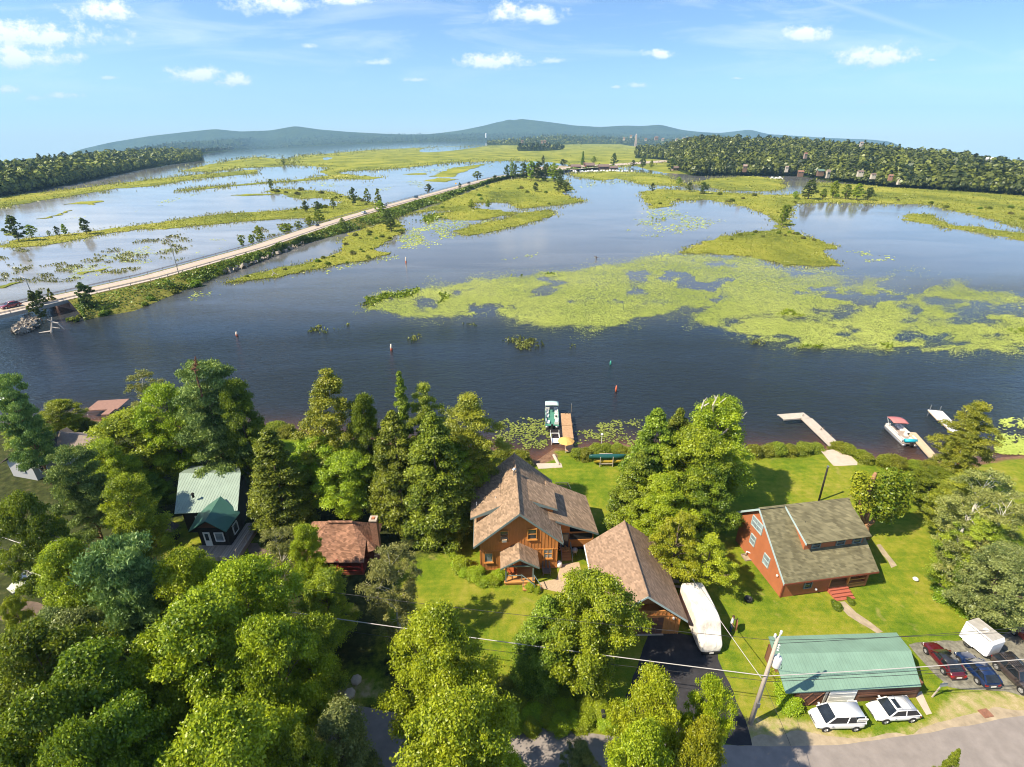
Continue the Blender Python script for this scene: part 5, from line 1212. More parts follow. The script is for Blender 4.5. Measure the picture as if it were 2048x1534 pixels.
for sg, xe in ((-1, 5.05), (1, 4.85)):
    for y in (-.78, 10.9): fs.prism([(0, y, zr - .03), (sg * xe, y, RZ(xe) - .03), (sg * xe, y, RZ(xe) - .3), (0, y, zr - .33)], (0, .03, 0))
fs.box(-5.1, -.7, RZ(5.05) - .27, -5.06, 10.85, RZ(5.05) - .02); fs.box(4.86, -.7, RZ(4.85) - .27, 4.9, 10.85, RZ(4.85) - .02)
obj('fascia', fs, M_trim, oh)
# left dormer
dl = MB().slab([(-1.9, 2.7, RZ(1.9) + .06), (-5.45, 2.7, 5.35), (-5.45, 8.8, 5.35), (-1.9, 8.8, RZ(1.9) + .06)], .18)
d = obj('dormer_roof', dl, M_sh1, oh)
obj('dormer_wall', MB().prism([(-2.3, 3.0, RZ(2.3) - .1), (-4.65, 3.0, RZ(4.65) - .1), (-4.65, 3.0, 5.45), (-2.3, 3.0, 6.42)], (0, 5.5, 0)), M_cedar, oh)
obj('dormer_fascia', MB().prism([(-1.95, 2.66, RZ(1.95) + .0), (-5.45, 2.66, 5.33), (-5.45, 2.66, 5.12), (-2.1, 2.66, 6.35)], (0, .03, 0)), M_trim, oh)
# right dormer
obj('dormer_roof', MB().slab([(1.35, 3.0, RZ(1.35) + .06), (1.35, 7.0, RZ(1.35) + .06), (4.62, 7.0, 6.05), (4.62, 3.0, 6.05)], .18), M_sh1, oh)
obj('dormer_wall', MB().prism([(2.0, 3.3, RZ(2.0) - .1), (4.1, 3.3, RZ(4.1) - .1), (4.1, 3.3, 6.05), (2.0, 3.3, 6.68)], (0, 3.4, 0)), M_cedar, oh)
obj('dormer_fascia', MB().prism([(1.6, 2.96, RZ(1.6) + .0), (4.62, 2.96, 6.03), (4.62, 2.96, 5.82), (1.8, 2.96, 6.72)], (0, .03, 0)), M_trim, oh)
# right-hand wing with low roof
obj('wing_roof', MB().slab([(3.55, 1.9, 5.62), (3.9, 9.4, 5.45), (9.2, 9.3, 2.95), (9.5, 2.35, 2.85)], .18), M_sh1, oh)
obj('wing_fascia', MB().prism([(4.3, 1.93, 5.22), (9.5, 2.31, 2.83), (9.5, 2.31, 2.6), (4.3, 1.93, 4.98)], (0, .03, 0)), M_trim, oh)
mb = MB(); mb.prism([(4.45, 2.6, .7), (6.1, 2.6, .7), (6.1, 2.6, 4.15), (4.45, 2.6, 4.95)], (0, 6.4, 0)); mb.prism([(6.1, 2.6, .7), (9.0, 2.6, .7), (9.0, 2.6, 1.75), (6.1, 2.6, 1.75)], (0, .15, 0))
mb.box(8.85, 2.6, .7, 9.0, 8.9, 1.75); mb.box(8.85, 2.6, 1.75, 9.0, 2.75, 2.85); mb.box(6.1, 2.6, 2.75, 9.0, 2.72, 2.92); mb.box(8.85, 8.75, .7, 9.0, 8.9, 2.9)
obj('wing_wall', mb, M_cedar2, oh)
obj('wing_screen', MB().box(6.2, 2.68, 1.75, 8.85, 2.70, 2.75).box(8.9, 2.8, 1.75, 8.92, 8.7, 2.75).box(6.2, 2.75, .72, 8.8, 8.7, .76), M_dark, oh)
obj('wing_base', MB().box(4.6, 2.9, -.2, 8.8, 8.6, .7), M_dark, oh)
dr_ = obj('side_door', MB().box(5.25, 2.52, .75, 6.05, 2.59, 2.85), mat('dark_blue_door', (0.03, 0.04, 0.055), .4, .1, 3), oh)
obj('door_pane', MB().box(5.38, 2.50, 1.7, 5.92, 2.515, 2.7), M_glass, dr_)
sp = MB()
for k in range(4): sp.box(5.1, 2.55 - .55 - k * .32, .62 - k * .18, 6.25, 2.55 - .25 - k * .32 + .25, .68 - k * .18)
sp.box(5.1, 1.9, .66, 6.25, 2.55, .72)
obj('side_steps', sp, M_odeck, oh)
rl = MB()
for x in (5.06, 6.29):
    rl.bar((x, 2.5, 1.55), (x, .75, .75), .06, .1); rl.bar((x, .8, 0), (x, .8, .8), .08, .08); rl.bar((x, 2.45, .6), (x, 2.45, 1.58), .08, .08)
obj('side_railing', rl, M_trim, oh)
# windows of the front: px-measured
for (x, z, wd, ht, gl, bars, vb) in [(-3.42, 2.0, .92, 1.35, M_gpale, 0, 0), (-1.66, 5.07, .9, 1.4, M_glass, 1, 0), (1.45, 5.2, .98, 1.42, M_glass, 1, 0), (3.28, 2.3, 1.0, 1.35, M_gpale, 1, 1)]:
    window(oh, (x, -.02, z), (1, 0, 0), wd, ht, (0, -1, 0), M_otrim, gl, True, bars, None, vb)
acu = obj('air_conditioner', MB().box(-1.92, -.5, 4.5, -1.36, -.02, 4.86), mat('tan_ac_casing', (0.52, 0.36, 0.2), .6, .06, 3), oh)
obj('grille', MB().box(-1.86, -.515, 4.55, -1.42, -.502, 4.8), M_winfr, acu)
# entry porch
obj('porch_roof', MB().slab([(-.05, -2.55, 4.05), (-.05, -.02, 4.05), (-2.15, -.02, 2.75), (-2.15, -2.55, 2.75)], .14).slab([(-.05, -2.55, 4.052), (2.1, -2.55, 2.72), (2.1, -.02, 2.72), (-.05, -.02, 4.052)], .14), M_sh1, oh)
pf = MB()
for sg, xe in ((-1, 2.1), (1, 2.15)): pf.prism([(-.05, -2.59, 4.02), (sg * xe - .05, -2.59, 2.72), (sg * xe - .05, -2.59, 2.5), (-.05, -2.59, 3.8)], (0, .04, 0))
obj('porch_fascia', pf, M_trim, oh)
pp = MB()
for x in (-1.55, 1.45): pp.box(x - .07, -2.3, .5, x + .07, -2.16, 2.85); pp.box(x - .07, -.22, .5, x + .07, -.08, 2.85)
pp.box(-1.55, -2.28, 2.6, 1.45, -2.18, 2.78); pp.bar((-1.55, -2.23, 1.35), (-1.55, -.1, 1.35), .07); pp.bar((-1.55, -2.23, 1.35), (.15, -2.23, 1.35), .07)
pp.bar((.2, -2.23, .4), (.2, -2.23, 1.45), .08); pp.bar((.3, -2.9, .2), (.3, -2.9, 1.3), .08); pp.bar((1.5, -3.3, 0), (1.5, -3.3, 1.0), .07); pp.bar((2.2, -3.3, 0), (2.2, -3.3, .95), .07)
pp.bar((.2, -2.25, 1.4), (1.5, -3.3, 1.0), .06); pp.bar((1.5, -2.25, 1.4), (2.2, -3.3, .92), .06)
obj('porch_post', pp, M_trim, oh)
obj('porch_floor', MB().box(-1.75, -2.4, .32, 1.65, -.06, .5).box(-1.65, -2.3, -.1, 1.55, -.2, .32), M_odeck, oh)
es = MB().box(.25, -3.3, .16, 1.6, -2.42, .3)
for k in range(3): es.box(1.6 + k * .26, -3.25, .0, 1.84 + k * .26, -2.45, .22 - k * .08)
obj('entry_steps', es, M_odeck, oh)
fd = obj('front_door', MB().box(.3, -.09, .52, 1.2, -.04, 2.6), M_bdoor, oh); obj('door_pane', MB().box(.42, -.105, 1.45, 1.08, -.092, 2.45), M_glass, fd)
st = MB().tube([(-.22, 6.5, 8.2), (-.22, 6.5, 9.3)], .12, 10).lathe([(.2, 9.3), (.24, 9.34), (.05, 9.52)], (-.22, 6.5, 0), 10)
obj('stove_pipe', st, M_metal, oh)
for x, y, z in ((-4.75, 4.6, 5.6), (-2.5, 4.4, 6.4)): obj('vent_pipe', MB().tube([(x, y, z - .3), (x, y, z + .55)], .05, 8), M_white, oh)

# things at the orange house
mb = MB().box(-.45, -.4, .34, .45, .4, .42).bar((-.42, .42, .4), (-.34, .72, 1.15), .16, .04).bar((0, .42, .4), (0, .75, 1.25), .2, .04).bar((.42, .42, .4), (.34, .72, 1.15), .16, .04)
for x in (-.4, .4): mb.box(x - .09, -.45, .62, x + .09, .45, .66); mb.box(x - .04, -.42, 0, x + .04, -.36, .62); mb.box(x - .04, .3, 0, x + .04, .36, .62)
pch = Matrix.Rotation(R_(2.6), 3, 'Z')
def onhouse(x, y, z): return O0 + pch @ Vector((x, y, z))
solo('porch_chair', mb, mat('rust_red_chair', (0.32, 0.075, 0.02), .6, .1, 3), onhouse(-.9, -1.0, .5), 'rust-red slatted chair on the entry porch of the orange house', 'chair', rz=R_(30))
solo('lawn_chair', mb, mat('weathered_grey_chair', (0.14, 0.12, 0.10), .9, .2, 4), onhouse(3.1, -.75, 0), 'dark weathered armchair on the grass below the right front window', 'chair', rz=R_(2))
solo('propane_tank', MB().lathe([(.12, 0), (.3, .06), (.34, .25), (.34, .5), (.26, .66), (.1, .7)], n=14).lathe([(.14, .7), (.14, .82)], n=10), M_white, P(1118, 1133), 'small white tank at the right corner of the orange house', 'tank', smooth=True)
fp = MB(); g = np.random.default_rng(3)
for i in range(16):
    a = g.uniform(0, 6.28); x, y, z = g.normal() * .22, g.normal() * .2, .08 + .06 * (i // 5)
    fp.bar((x - .25 * math.cos(a), y - .25 * math.sin(a), z), (x + .25 * math.cos(a), y + .25 * math.sin(a), z), .11)
solo('wood_pile', fp, mat('split_firewood', (0.46, 0.24, 0.08), .9, .4, 5), onhouse(5.65, 2.0, .72), 'small heap of split firewood on the side steps', 'firewood')
gr = MB().lathe([(.1, .5), (.3, .62), (.34, .8), (.3, .98), (.1, 1.08)], n=12)
for a in range(3): gr.bar((.25 * math.cos(a * 2.09), .25 * math.sin(a * 2.09), 0), (.18 * math.cos(a * 2.09), .18 * math.sin(a * 2.09), .62), .03)
solo('kettle_grill', gr, mat('silver_grill_cover', (0.3, 0.31, 0.32), .5, .1, 3), onhouse(6.75, 1.9, 0), 'grey covered grill beside the side steps', 'grill', smooth=True)
mb = MB()
for x in (0, 1.6): mb.bar((x, 0, 0), (x, 0, 1.0), .1)
mb.bar((-.1, 0, 1.0), (1.7, 0, 1.0), .1); mb.bar((0, .0, .6), (1.6, 0, .6), .06); mb.bar((1.6, 0, 1.0), (1.9, -1.2, 1.0), .1); mb.bar((1.9, -1.2, 0), (1.9, -1.2, 1), .1)
solo('deck_railing', mb, mat('raw_lumber', (0.55, 0.4, 0.2), .8, .1, 3), P(1112, 990, 1) + Vector((0, .6, .6)), 'raw lumber railing at the back of the low wing roof', 'railing')

# ---- garage
G0 = Vector((12.75, 36.15, 1.0))
gh = empty('garage', G0, 'brown-roofed garage with orange gable front and brown roller door', 'garage', rz=R_(1.0))
zr = 6.05; hw = 4.25; ze = zr - .79 * hw
mb = MB()
mb.prism([(-3.85, 0, -.1), (3.85, 0, -.1), (3.85, 0, 2.70), (3.3, 0, 3.16), (-3.3, 0, 3.16), (-3.85, 0, 2.70)], (0, 9.4, 0))
mb.prism([(-3.2, .9, 3.161), (3.2, .9, 3.161), (0, .9, zr - .3)], (0, 8.4, 0))
mb.box(-3.9, -.06, 2.55, 3.9, -.003, 2.68); mb.box(-3.25, -.05, 3.162, 3.25, .1, 3.28)
for i in range(21):
    x = -3.8 + i * .38
    mb.box(x - .035, -.045, 2.682, x + .035, -.002, min(3.16, 5.62 - .79 * abs(x)))
    if x > 2.45 or x < -3.4: mb.box(x - .035, -.045, .0, x + .035, -.002, 2.55)
obj('wall', mb, M_cedar, gh)
rf = MB().slab([(0, -.75, zr), (-hw, -.75, ze), (-hw, 9.8, ze), (0, 9.8, zr)], .18).slab([(0, -.75, zr + .002), (0, 9.8, zr + .002), (hw, 9.8, ze), (hw, -.75, ze)], .18)
rf.tube([(0, -.77, zr + .03), (0, 9.8, zr + .03)], .08, 6)
obj('roof', rf, M_sh2, gh)
fs = MB()
for sg in (-1, 1): fs.prism([(0, -.79, zr - .02), (sg * hw, -.79, ze - .02), (sg * hw, -.79, ze - .25), (0, -.79, zr - .26)], (0, .04, 0))
obj('fascia', fs, M_bluetrim, gh)
obj('gutter', MB().box(-hw - .12, -.7, ze - .14, -hw - .01, 9.75, ze - .02), M_white, gh)
gd = MB()
for k in range(5):
    for q in range(4): gd.box(-.35 + q * .64, -.02, .02 + k * .46, .27 + q * .64, .03, .46 + k * .46)
gdo = obj('garage_door', gd, M_bdoor, gh)
obj('garage_door', MB().box(-3.3, -.02, .02, -.75, .03, 2.3), M_bdoor, gh)
obj('door_sill', MB().box(-.45, -.2, .0, 2.35, -.03, .05), M_conc, gh)
obj('loft_hatch', MB().box(-2.2, .84, 3.35, -.1, .895, 4.7), M_otrim, gh)
obj('wall_lamp', MB().box(3.0, -.2, 2.2, 3.14, -.05, 2.42), M_white, gh)

# ---- red house
A0 = P(1560, 1195); yaw = R_(9.0)
rh = empty('red_house', A0, 'rust-red saltbox house with grey-green shingle roof and shaded porch', 'house', rz=yaw)
Wd, Dp = 10.3, 8.9
zr_, yr, zf, zb_ = 7.45, 5.75, 2.62, 4.35                           # ridge z,y ; front and back eave z
mb = MB()
pr = [(0, 0, 0), (0, Dp, 0), (0, Dp, zb_ + .05), (0, yr, zr_ - .25), (0, 0, zf + .1)]
mb.prism(pr, (.25, 0, 0)); mb.prism([(Wd - .25 + x, y, z) for x, y, z in pr], (.25, 0, 0))
mb.box(.25, 0, 0, 5.6, .2, 2.6); mb.box(.25, Dp - .2, 0, Wd - .25, Dp, zb_); mb.box(5.4, .2, 0, 5.6, 2.6, 2.6); mb.box(5.6, 2.4, .4, Wd - .25, 2.6, 3.6)
obj('wall', mb, M_red, rh)
oh_ = .45
rfp = MB().slab([(-oh_, -.5, zf - .05), (Wd + oh_, -.5, zf - .05), (Wd + oh_, yr, zr_), (-oh_, yr, zr_)], .18)
rfp.slab([(-oh_, yr, zr_ + .002), (Wd + oh_, yr, zr_ + .002), (Wd + oh_, Dp + .5, zb_ - .25), (-oh_, Dp + .5, zb_ - .25)], .18)
obj('roof', rfp, M_sh3, rh)
obj('ridge_cap', MB().obox((Wd / 2, yr, zr_ + .03), (Wd / 2 + oh_, 0, 0), (0, .16, 0), (0, 0, .03)), M_sh3, rh)
fs = MB()
fs.prism([(-oh_ - .03, -.5, zf - .02), (-oh_ - .03, yr, zr_ + .04), (-oh_ - .03, yr, zr_ - .26), (-oh_ - .03, -.5, zf - .3)], (.05, 0, 0))
fs.prism([(-oh_ - .03, yr, zr_ + .04), (-oh_ - .03, Dp + .5, zb_ - .2), (-oh_ - .03, Dp + .5, zb_ - .5), (-oh_ - .03, yr, zr_ - .26)], (.05, 0, 0))
obj('fascia', fs, M_bluetrim, rh)
obj('eave_board', MB().box(-oh_, -.55, zf - .28, Wd + oh_, -.51, zf - .08), M_redtr, rh)
# dormer
sl = (zr_ - zf + .05) / (yr + .5)
def FZ(y): return zf - .05 + sl * (y + .5)
dx0, dx1, dy0 = 3.0, 10.1, 1.95
dz = 5.8
obj('dormer_roof', MB().slab([(dx0 - .35, yr - .1, zr_ + .06), (dx1 + .35, yr - .1, zr_ + .06), (dx1 + .35, dy0 - .55, dz), (dx0 - .35, dy0 - .55, dz)], .16), M_sh3, rh)
dw = MB().prism([(dx0, dy0, FZ(dy0) - .1), (dx0, dy0, dz + .15), (dx0, yr - .3, zr_ - .05), (dx0, yr - .3, FZ(yr - .3) - .1)], (dx1 - dx0, 0, 0))
obj('dormer_wall', dw, M_red, rh)
obj('dormer_fascia', MB().prism([(dx0 - .38, dy0 - .55, dz + .03), (dx0 - .38, yr - .1, zr_ + .09), (dx0 - .38, yr - .1, zr_ - .16), (dx0 - .38, dy0 - .55, dz - .22)], (.04, 0, 0)), M_bluetrim, rh)
for x in (4.35, 7.3, 9.3): window(rh, (x, dy0 - .01, 5.05), (1, 0, 0), .95, .85, (0, -1, 0), M_trim, M_glass, False, 1)
window(rh, (2.9, -.01, 1.55), (1, 0, 0), .85, 1.15, (0, -1, 0), M_trim, M_glass, False, 1)
# left wall windows
for (y, z, wd, ht, vb) in [(5.9, 4.95, 1.9, 1.25, 1), (6.0, 2.65, .85, 1.25, 0), (3.2, 2.2, .95, 1.3, 0)]:
    window(rh, (-.01, y, z), (0, 1, 0), wd, ht, (-1, 0, 0), M_bluetrim, M_gpale, False, 1, None, vb)
obj('porch_floor', MB().box(5.6, .0, .1, Wd - .25, 2.4, .5), M_odeck, rh)
pp = MB()
for x in (5.68, 8.0, 10.15): pp.box(x - .09, .05, .5, x + .09, .23, 2.6)
pp.box(8.0, .06, 1.1, 10.1, .16, 1.2); pp.box(8.0, .06, .55, 10.1, .16, .65)
obj('porch_post', pp, M_otrim, rh)
stp = MB()
for k in range(4): stp.box(5.6, -.35 - k * .36, 0, 7.9, -.02 - k * .36 - (.001 if k else 0), .46 - k * .12)
obj('front_steps', stp, mat('red_painted_steps', (0.36, 0.10, 0.06), .7, .1, 2), rh)
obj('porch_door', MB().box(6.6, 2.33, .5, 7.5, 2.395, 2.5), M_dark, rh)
obj('corner_board', MB().box(-.04, -.04, 0, .1, -.005, 2.6).box(-.04, -.003, 0, -.003, .1, 2.6), M_redtr, rh)
obj('vent_pipe', MB().tube([(3.9, 3.7, 6.1), (3.9, 3.7, 6.75)], .06, 8).tube([(3.9, 3.7, 6.25), (4.35, 3.6, 6.3)], .05, 6), M_dark, rh)
obj('wall_lamp', MB().lathe([(.05, 0), (.13, .1), (.1, .24)], (-.14, 1.05, 2.0), 10), M_white, rh, True)
obj('wall_lamp', MB().lathe([(.05, 0), (.14, .1), (.1, .24)], (4.0, -.14, .55), 10), M_white, rh, True)
mb = MB().tube([(.1, 0, 0), (.1, 0, .5), (-.2, .3, .7), (-.5, .5, .7), (-.5, .5, .05)], .08, 8)
solo('vent_pipe', mb, M_white, P(1503, 1118), 'white bent pipe standing against the red wall', 'pipe', smooth=True)
mb = MB().bar((-.6, -.5, .07), (.6, -.5, .07), .08, .14).bar((-.6, .5, .07), (.6, .5, .07), .08, .14).bar((-.6, -.46, .07), (-.6, .46, .07), .08, .14).bar((.6, -.46, .07), (.6, .46, .07), .08, .14)
o = solo('planter_frame', mb, M_deck, P(1496, 1115), 'empty square timber bed frame beside the red wall', 'planter', rz=yaw)
obj('soil', MB().box(-.55, -.45, 0.01, .55, .45, .05), M_dirt, o)

# ---- long shed with the green metal roof
zE, zR = 3.0, 3.75
eFL, eFR, eBL, eBR = P(1572, 1387, zE), P(1843, 1373, zE), P(1537, 1273, zE), P(1793, 1265, zE)
rR = P(1822, 1301, zR); rL = P(1547, 1308, zR)
S0 = Vector((24.3, 29.2, 1.0))
gs_ = empty('green_roof_shed', S0, 'long brown shed with ribbed green metal roof beside the utility pole', 'shed')
def sh_(v): return Vector(v) - S0
obj('roof', MB().slab([sh_(eFL), sh_(eFR), sh_(rR), sh_(rL)], .09).slab([sh_(rL) + Vector((0, 0, .003)), sh_(rR) + Vector((0, 0, .003)), sh_(eBR), sh_(eBL)], .09), M_grroof, gs_)
fl, fr_ = P(1583, 1413) - S0, P(1832, 1395) - S0
ux = (fr_ - fl).normalized(); uy = Vector((-ux.y, ux.x, 0)); Ls = (fr_ - fl).length; Dp_ = 4.7
mb = MB()
def wl(a, b_, c_, d_, z1): mb.prism([a, b_, b_ + Vector((0, 0, z1)), a + Vector((0, 0, z1))], (c_ - a).normalized() * .14)
q = [fl, fr_, fr_ + uy * Dp_, fl + uy * Dp_]
wl(q[0], q[1], q[3], q[2], 2.0); wl(q[3], q[2], q[0], q[1], 1.95)
for i_, j_ in ((0, 3), (1, 2)):
    a, b_ = q[i_], q[j_]; mb.prism([a, b_, b_ + Vector((0, 0, 1.9)), a.lerp(b_, .5) + Vector((0, 0, 2.45)), a + Vector((0, 0, 1.9))], ux * (.14 if i_ == 0 else -.14))
obj('wall', mb, M_brown, gs_)
d_ = MB().obox(fl + ux * 4.3 - uy * .03 + Vector((0, 0, 1.0)), ux * 1.25, uy * .02, Vector((0, 0, .95)))
for k in range(4): d_.obox(fl + ux * 4.3 - uy * .06 + Vector((0, 0, .25 + k * .48)), ux * 1.2, uy * .012, Vector((0, 0, .2)))
obj('roller_door', d_, M_white, gs_)
d_ = MB().obox(fl + ux * 1.4 - uy * .03 + Vector((0, 0, .95)), ux * 1.15, uy * .02, Vector((0, 0, .9)))
for a, b_ in ((-1.1, 0), (0, 1.1)):
    d_.bar(fl + ux * (1.4 + a) - uy * .07 + Vector((0, 0, .15)), fl + ux * (1.4 + b_) - uy * .07 + Vector((0, 0, 1.75)), .1, .04); d_.bar(fl + ux * (1.4 + a) - uy * .08 + Vector((0, 0, 1.75)), fl + ux * (1.4 + b_) - uy * .08 + Vector((0, 0, .15)), .1, .04)
obj('barn_door', d_, M_brown, gs_)
obj('door_post', MB().obox(fl + ux * 2.75 - uy * .05 + Vector((0, 0, 1.0)), ux * .1, uy * .05, Vector((0, 0, 1.0))), M_concw, gs_)
obj('rail_board', MB().obox(fl + ux * 8.5 - uy * .05 + Vector((0, 0, .9)), ux * 2.7, uy * .04, Vector((0, 0, .12))), M_bdoor, gs_)

# ---- cottage with the ribbed pale roof on the left
C0 = Vector((-36.2, 47.95, 1.0))
ch = empty('green_roof_cottage', C0, 'black cottage with ribbed pale green roof, white door and timber deck', 'house')
def cc_(x, y, z): return Vector((x, y, z)) - C0
eL, eR, rL_, rR_, bL, bR = cc_(-41.1, 50.3, 4.45), cc_(-33.4, 50.45, 4.8), cc_(-43.1, 55.8, 6.5), cc_(-35.2, 55.9, 6.5), cc_(-43.9, 59.4, 5.2), cc_(-37.3, 59.3, 5.2)
obj('roof', MB().slab([eL, eR, rR_, rL_], .1).slab([rL_ + Vector((0, 0, .003)), rR_ + Vector((0, 0, .003)), bR, bL], .1), M_grroof2, ch)
mb = MB().prism([cc_(-40.6, 50.9, .9), cc_(-33.9, 51.1, .9), cc_(-33.9, 51.1, 4.6), cc_(-40.6, 50.9, 4.4)], (-2.4, 7.2, 0)); mb.prism([cc_(-37.2, 48, .9), cc_(-33.75, 48, .9), cc_(-33.75, 48, 4.3), cc_(-35.45, 48, 5.5), cc_(-37.2, 48, 4.3)], (0, 3.2, 0))
obj('wall', mb, M_black, ch)
pk, pk2 = cc_(-35.43, 47.3, 5.85), cc_(-35.95, 51.9, 5.85)
obj('wing_roof', MB().slab([pk, pk2, cc_(-38.4, 50.9, 4.35), cc_(-37.75, 47.3, 4.3)], .09).slab([pk + Vector((0, 0, .003)), cc_(-33.35, 47.3, 4.25), cc_(-33.2, 50.6, 4.45), pk2 + Vector((0, 0, .003))], .09), M_grroof3, ch)
obj('gable_board', MB().prism([cc_(-37.0, 47.9, 4.35), cc_(-33.9, 47.9, 4.35), cc_(-35.45, 47.9, 5.45)], (0, .05, 0)), M_bdoor, ch)
d_ = obj('door', MB().box(*cc_(-36.62, 47.88, 1.62), *cc_(-35.82, 47.95, 3.65)), M_white, ch); obj('door_pane', MB().box(*cc_(-36.42, 47.86, 2.45), *cc_(-36.02, 47.875, 3.45)), M_glass, ch if d_ is None else d_)
window(ch, cc_(-34.75, 47.95, 2.95), (1, 0, 0), 1.0, 1.25, (0, -1, 0), M_whitefr, M_gpale, False, 0)
window(ch, cc_(-33.72, 49.6, 2.9), (0, 1, 0), 1.0, 1.3, (1, 0, 0), M_whitefr, M_glass, False, 0)
window(ch, cc_(-38.6, 50.93, 2.9), (1, .03, 0), 1.0, 1.3, (0, -1, 0), M_whitefr, M_glass, False, 0)
obj('deck', MB().box(*cc_(-37.5, 46.0, 1.0), *cc_(-32.0, 47.98, 1.6)).box(*cc_(-33.7, 47.98, 1.0), *cc_(-32.0, 52.0, 1.597)), M_deck, ch)
rl = MB()
for y in (46.1, 48.5, 50.5): rl.bar(cc_(-32.1, y, 1.0), cc_(-32.1, y, 2.6), .09)
rl.bar(cc_(-32.1, 46.05, 2.6), cc_(-32.1, 51.6, 2.6), .1, .05); rl.bar(cc_(-32.1, 46.05, 2.2), cc_(-32.1, 51.6, 2.2), .06)
obj('deck_railing', rl, M_deck, ch)
obj('stove_pipe', MB().lathe([(.14, 4.6), (.14, 5.1), (.22, 5.14), (.05, 5.3)], tuple(cc_(-39.4, 52.0, 1.0)), 10), M_dark, ch)
# small dark shed
D0 = P(318, 1098)
ds = empty('garden_shed', D0, 'low dark brown shed in shade left of the cottage deck', 'shed')
obj('wall', gable_prism(MB(), -1.3, 1.3, 0, 2.2, 0, 1.7, 2.6, 0), M_black, ds)
obj('roof', MB().slab([(0, -.2, 2.75), (-1.6, -.2, 1.65), (-1.6, 2.4, 1.65), (0, 2.4, 2.75)], .08).slab([(0, -.2, 2.752), (0, 2.4, 2.752), (1.6, 2.4, 1.65), (1.6, -.2, 1.65)], .08), M_sh5, ds)
obj('door', MB().box(-.45, -.04, .05, .45, -.004, 1.6), M_bdoor, ds)

# ---- hipped brown cottage with the chimney
H0 = Vector((-19.8, 46.5, 1.0))
hh_ = empty('chimney_cottage', H0, 'cottage with rust-brown hipped roof and a stone-capped chimney', 'house')
def hc_(x, y, z): return Vector((x, y, z)) - H0
rl0, rl1 = hc_(-21.0, 47.0, 6.1), hc_(-18.35, 47.0, 6.1)
BL, BR, FR, FL = hc_(-24.4, 50.1, 3.45), hc_(-15.75, 49.7, 3.45), hc_(-15.55, 45.3, 3.45), hc_(-24.2, 45.4, 3.45)
PR_, PL_ = hc_(-16.55, 43.75, 3.0), hc_(-23.2, 43.75, 3.0)
v3 = Vector((0, 0, .004))
def onf(t): return rl1.lerp(FR, t)
obj('roof', MB().slab([rl0, rl1, onf(.62), PR_, PL_, FL], .12).slab([rl1 + v3, BR, FR], .12).slab([rl1 + v3 * 2, rl0 + v3 * 2, BL, BR], .12).slab([rl0 + v3, FL, BL], .12).slab([onf(.62) - v3, FR - v3, hc_(-16.3, 44.9, 3.4)], .1), M_sh4, hh_)
obj('ridge_cap', MB().bar(rl0 + Vector((-.1, -.12, 0)), rl1 + Vector((.1, -.12, 0)), .3, .14), M_sh4, hh_)
obj('wall', MB().box(*hc_(-23.6, 46.3, 1.0), *hc_(-16.2, 49.3, 3.4)).box(*hc_(-22.9, 44.4, 1.0), *hc_(-22.75, 46.3, 3.1)), M_redtr, hh_)
obj('porch_floor', MB().box(*hc_(-22.6, 43.9, 1.0), *hc_(-16.8, 46.28, 1.35)), M_redtr, hh_)
pp = MB()
for x in (-22.5, -19.6, -16.9): pp.box(*hc_(x - .08, 43.95, 1.35), *hc_(x + .08, 44.1, 3.1))
pp.box(*hc_(-22.5, 43.97, 2.05), *hc_(-16.9, 44.07, 2.13)); pp.box(*hc_(-22.5, 43.97, 1.5), *hc_(-16.9, 44.07, 1.57))
obj('porch_post', pp, mat('bright_red_rail', (0.30, 0.03, 0.02), .6, .1, 3), hh_)
window(hh_, hc_(-18.0, 46.29, 2.5), (1, 0, 0), 1.0, 1.1, (0, -1, 0), M_whitefr, M_glass, False, 1)
ck = obj('chimney', MB().box(*hc_(-16.0, 46.0, 1.0), *hc_(-15.25, 46.7, 6.9)), M_brick, hh_)
obj('chimney_cap', MB().box(*hc_(-16.06, 45.92, 6.9), *hc_(-15.19, 46.1, 7.1)).box(*hc_(-16.06, 46.6, 6.9), *hc_(-15.19, 46.78, 7.1)).box(*hc_(-16.06, 46.1, 6.9), *hc_(-15.85, 46.6, 7.1)).box(*hc_(-15.4, 46.1, 6.9), *hc_(-15.19, 46.6, 7.1)), M_conc, ck)
obj('chimney_flue', MB().box(*hc_(-15.78, 46.18, 6.9), *hc_(-15.47, 46.52, 7.18)), mat('terracotta', (0.36, 0.14, 0.07), .9, .2, 4), ck)
Z0 = P(702, 1052, 1.0); gz_ = empty('gazebo', Z0 + Vector((0, 4.2, 0)), 'small round pavilion with brown conical roof behind the chimney cottage', 'gazebo')
obj('roof', MB().lathe([(2.1, 2.6), (1.5, 3.5), (.7, 4.15), (.06, 4.5)], n=10), M_sh4, gz_)
pp = MB()
for k in range(6): pp.box(1.7 * math.cos(k * 1.047) - .06, 1.7 * math.sin(k * 1.047) - .06, 0, 1.7 * math.cos(k * 1.047) + .06, 1.7 * math.sin(k * 1.047) + .06, 2.7)
obj('post', pp, M_redtr, gz_)

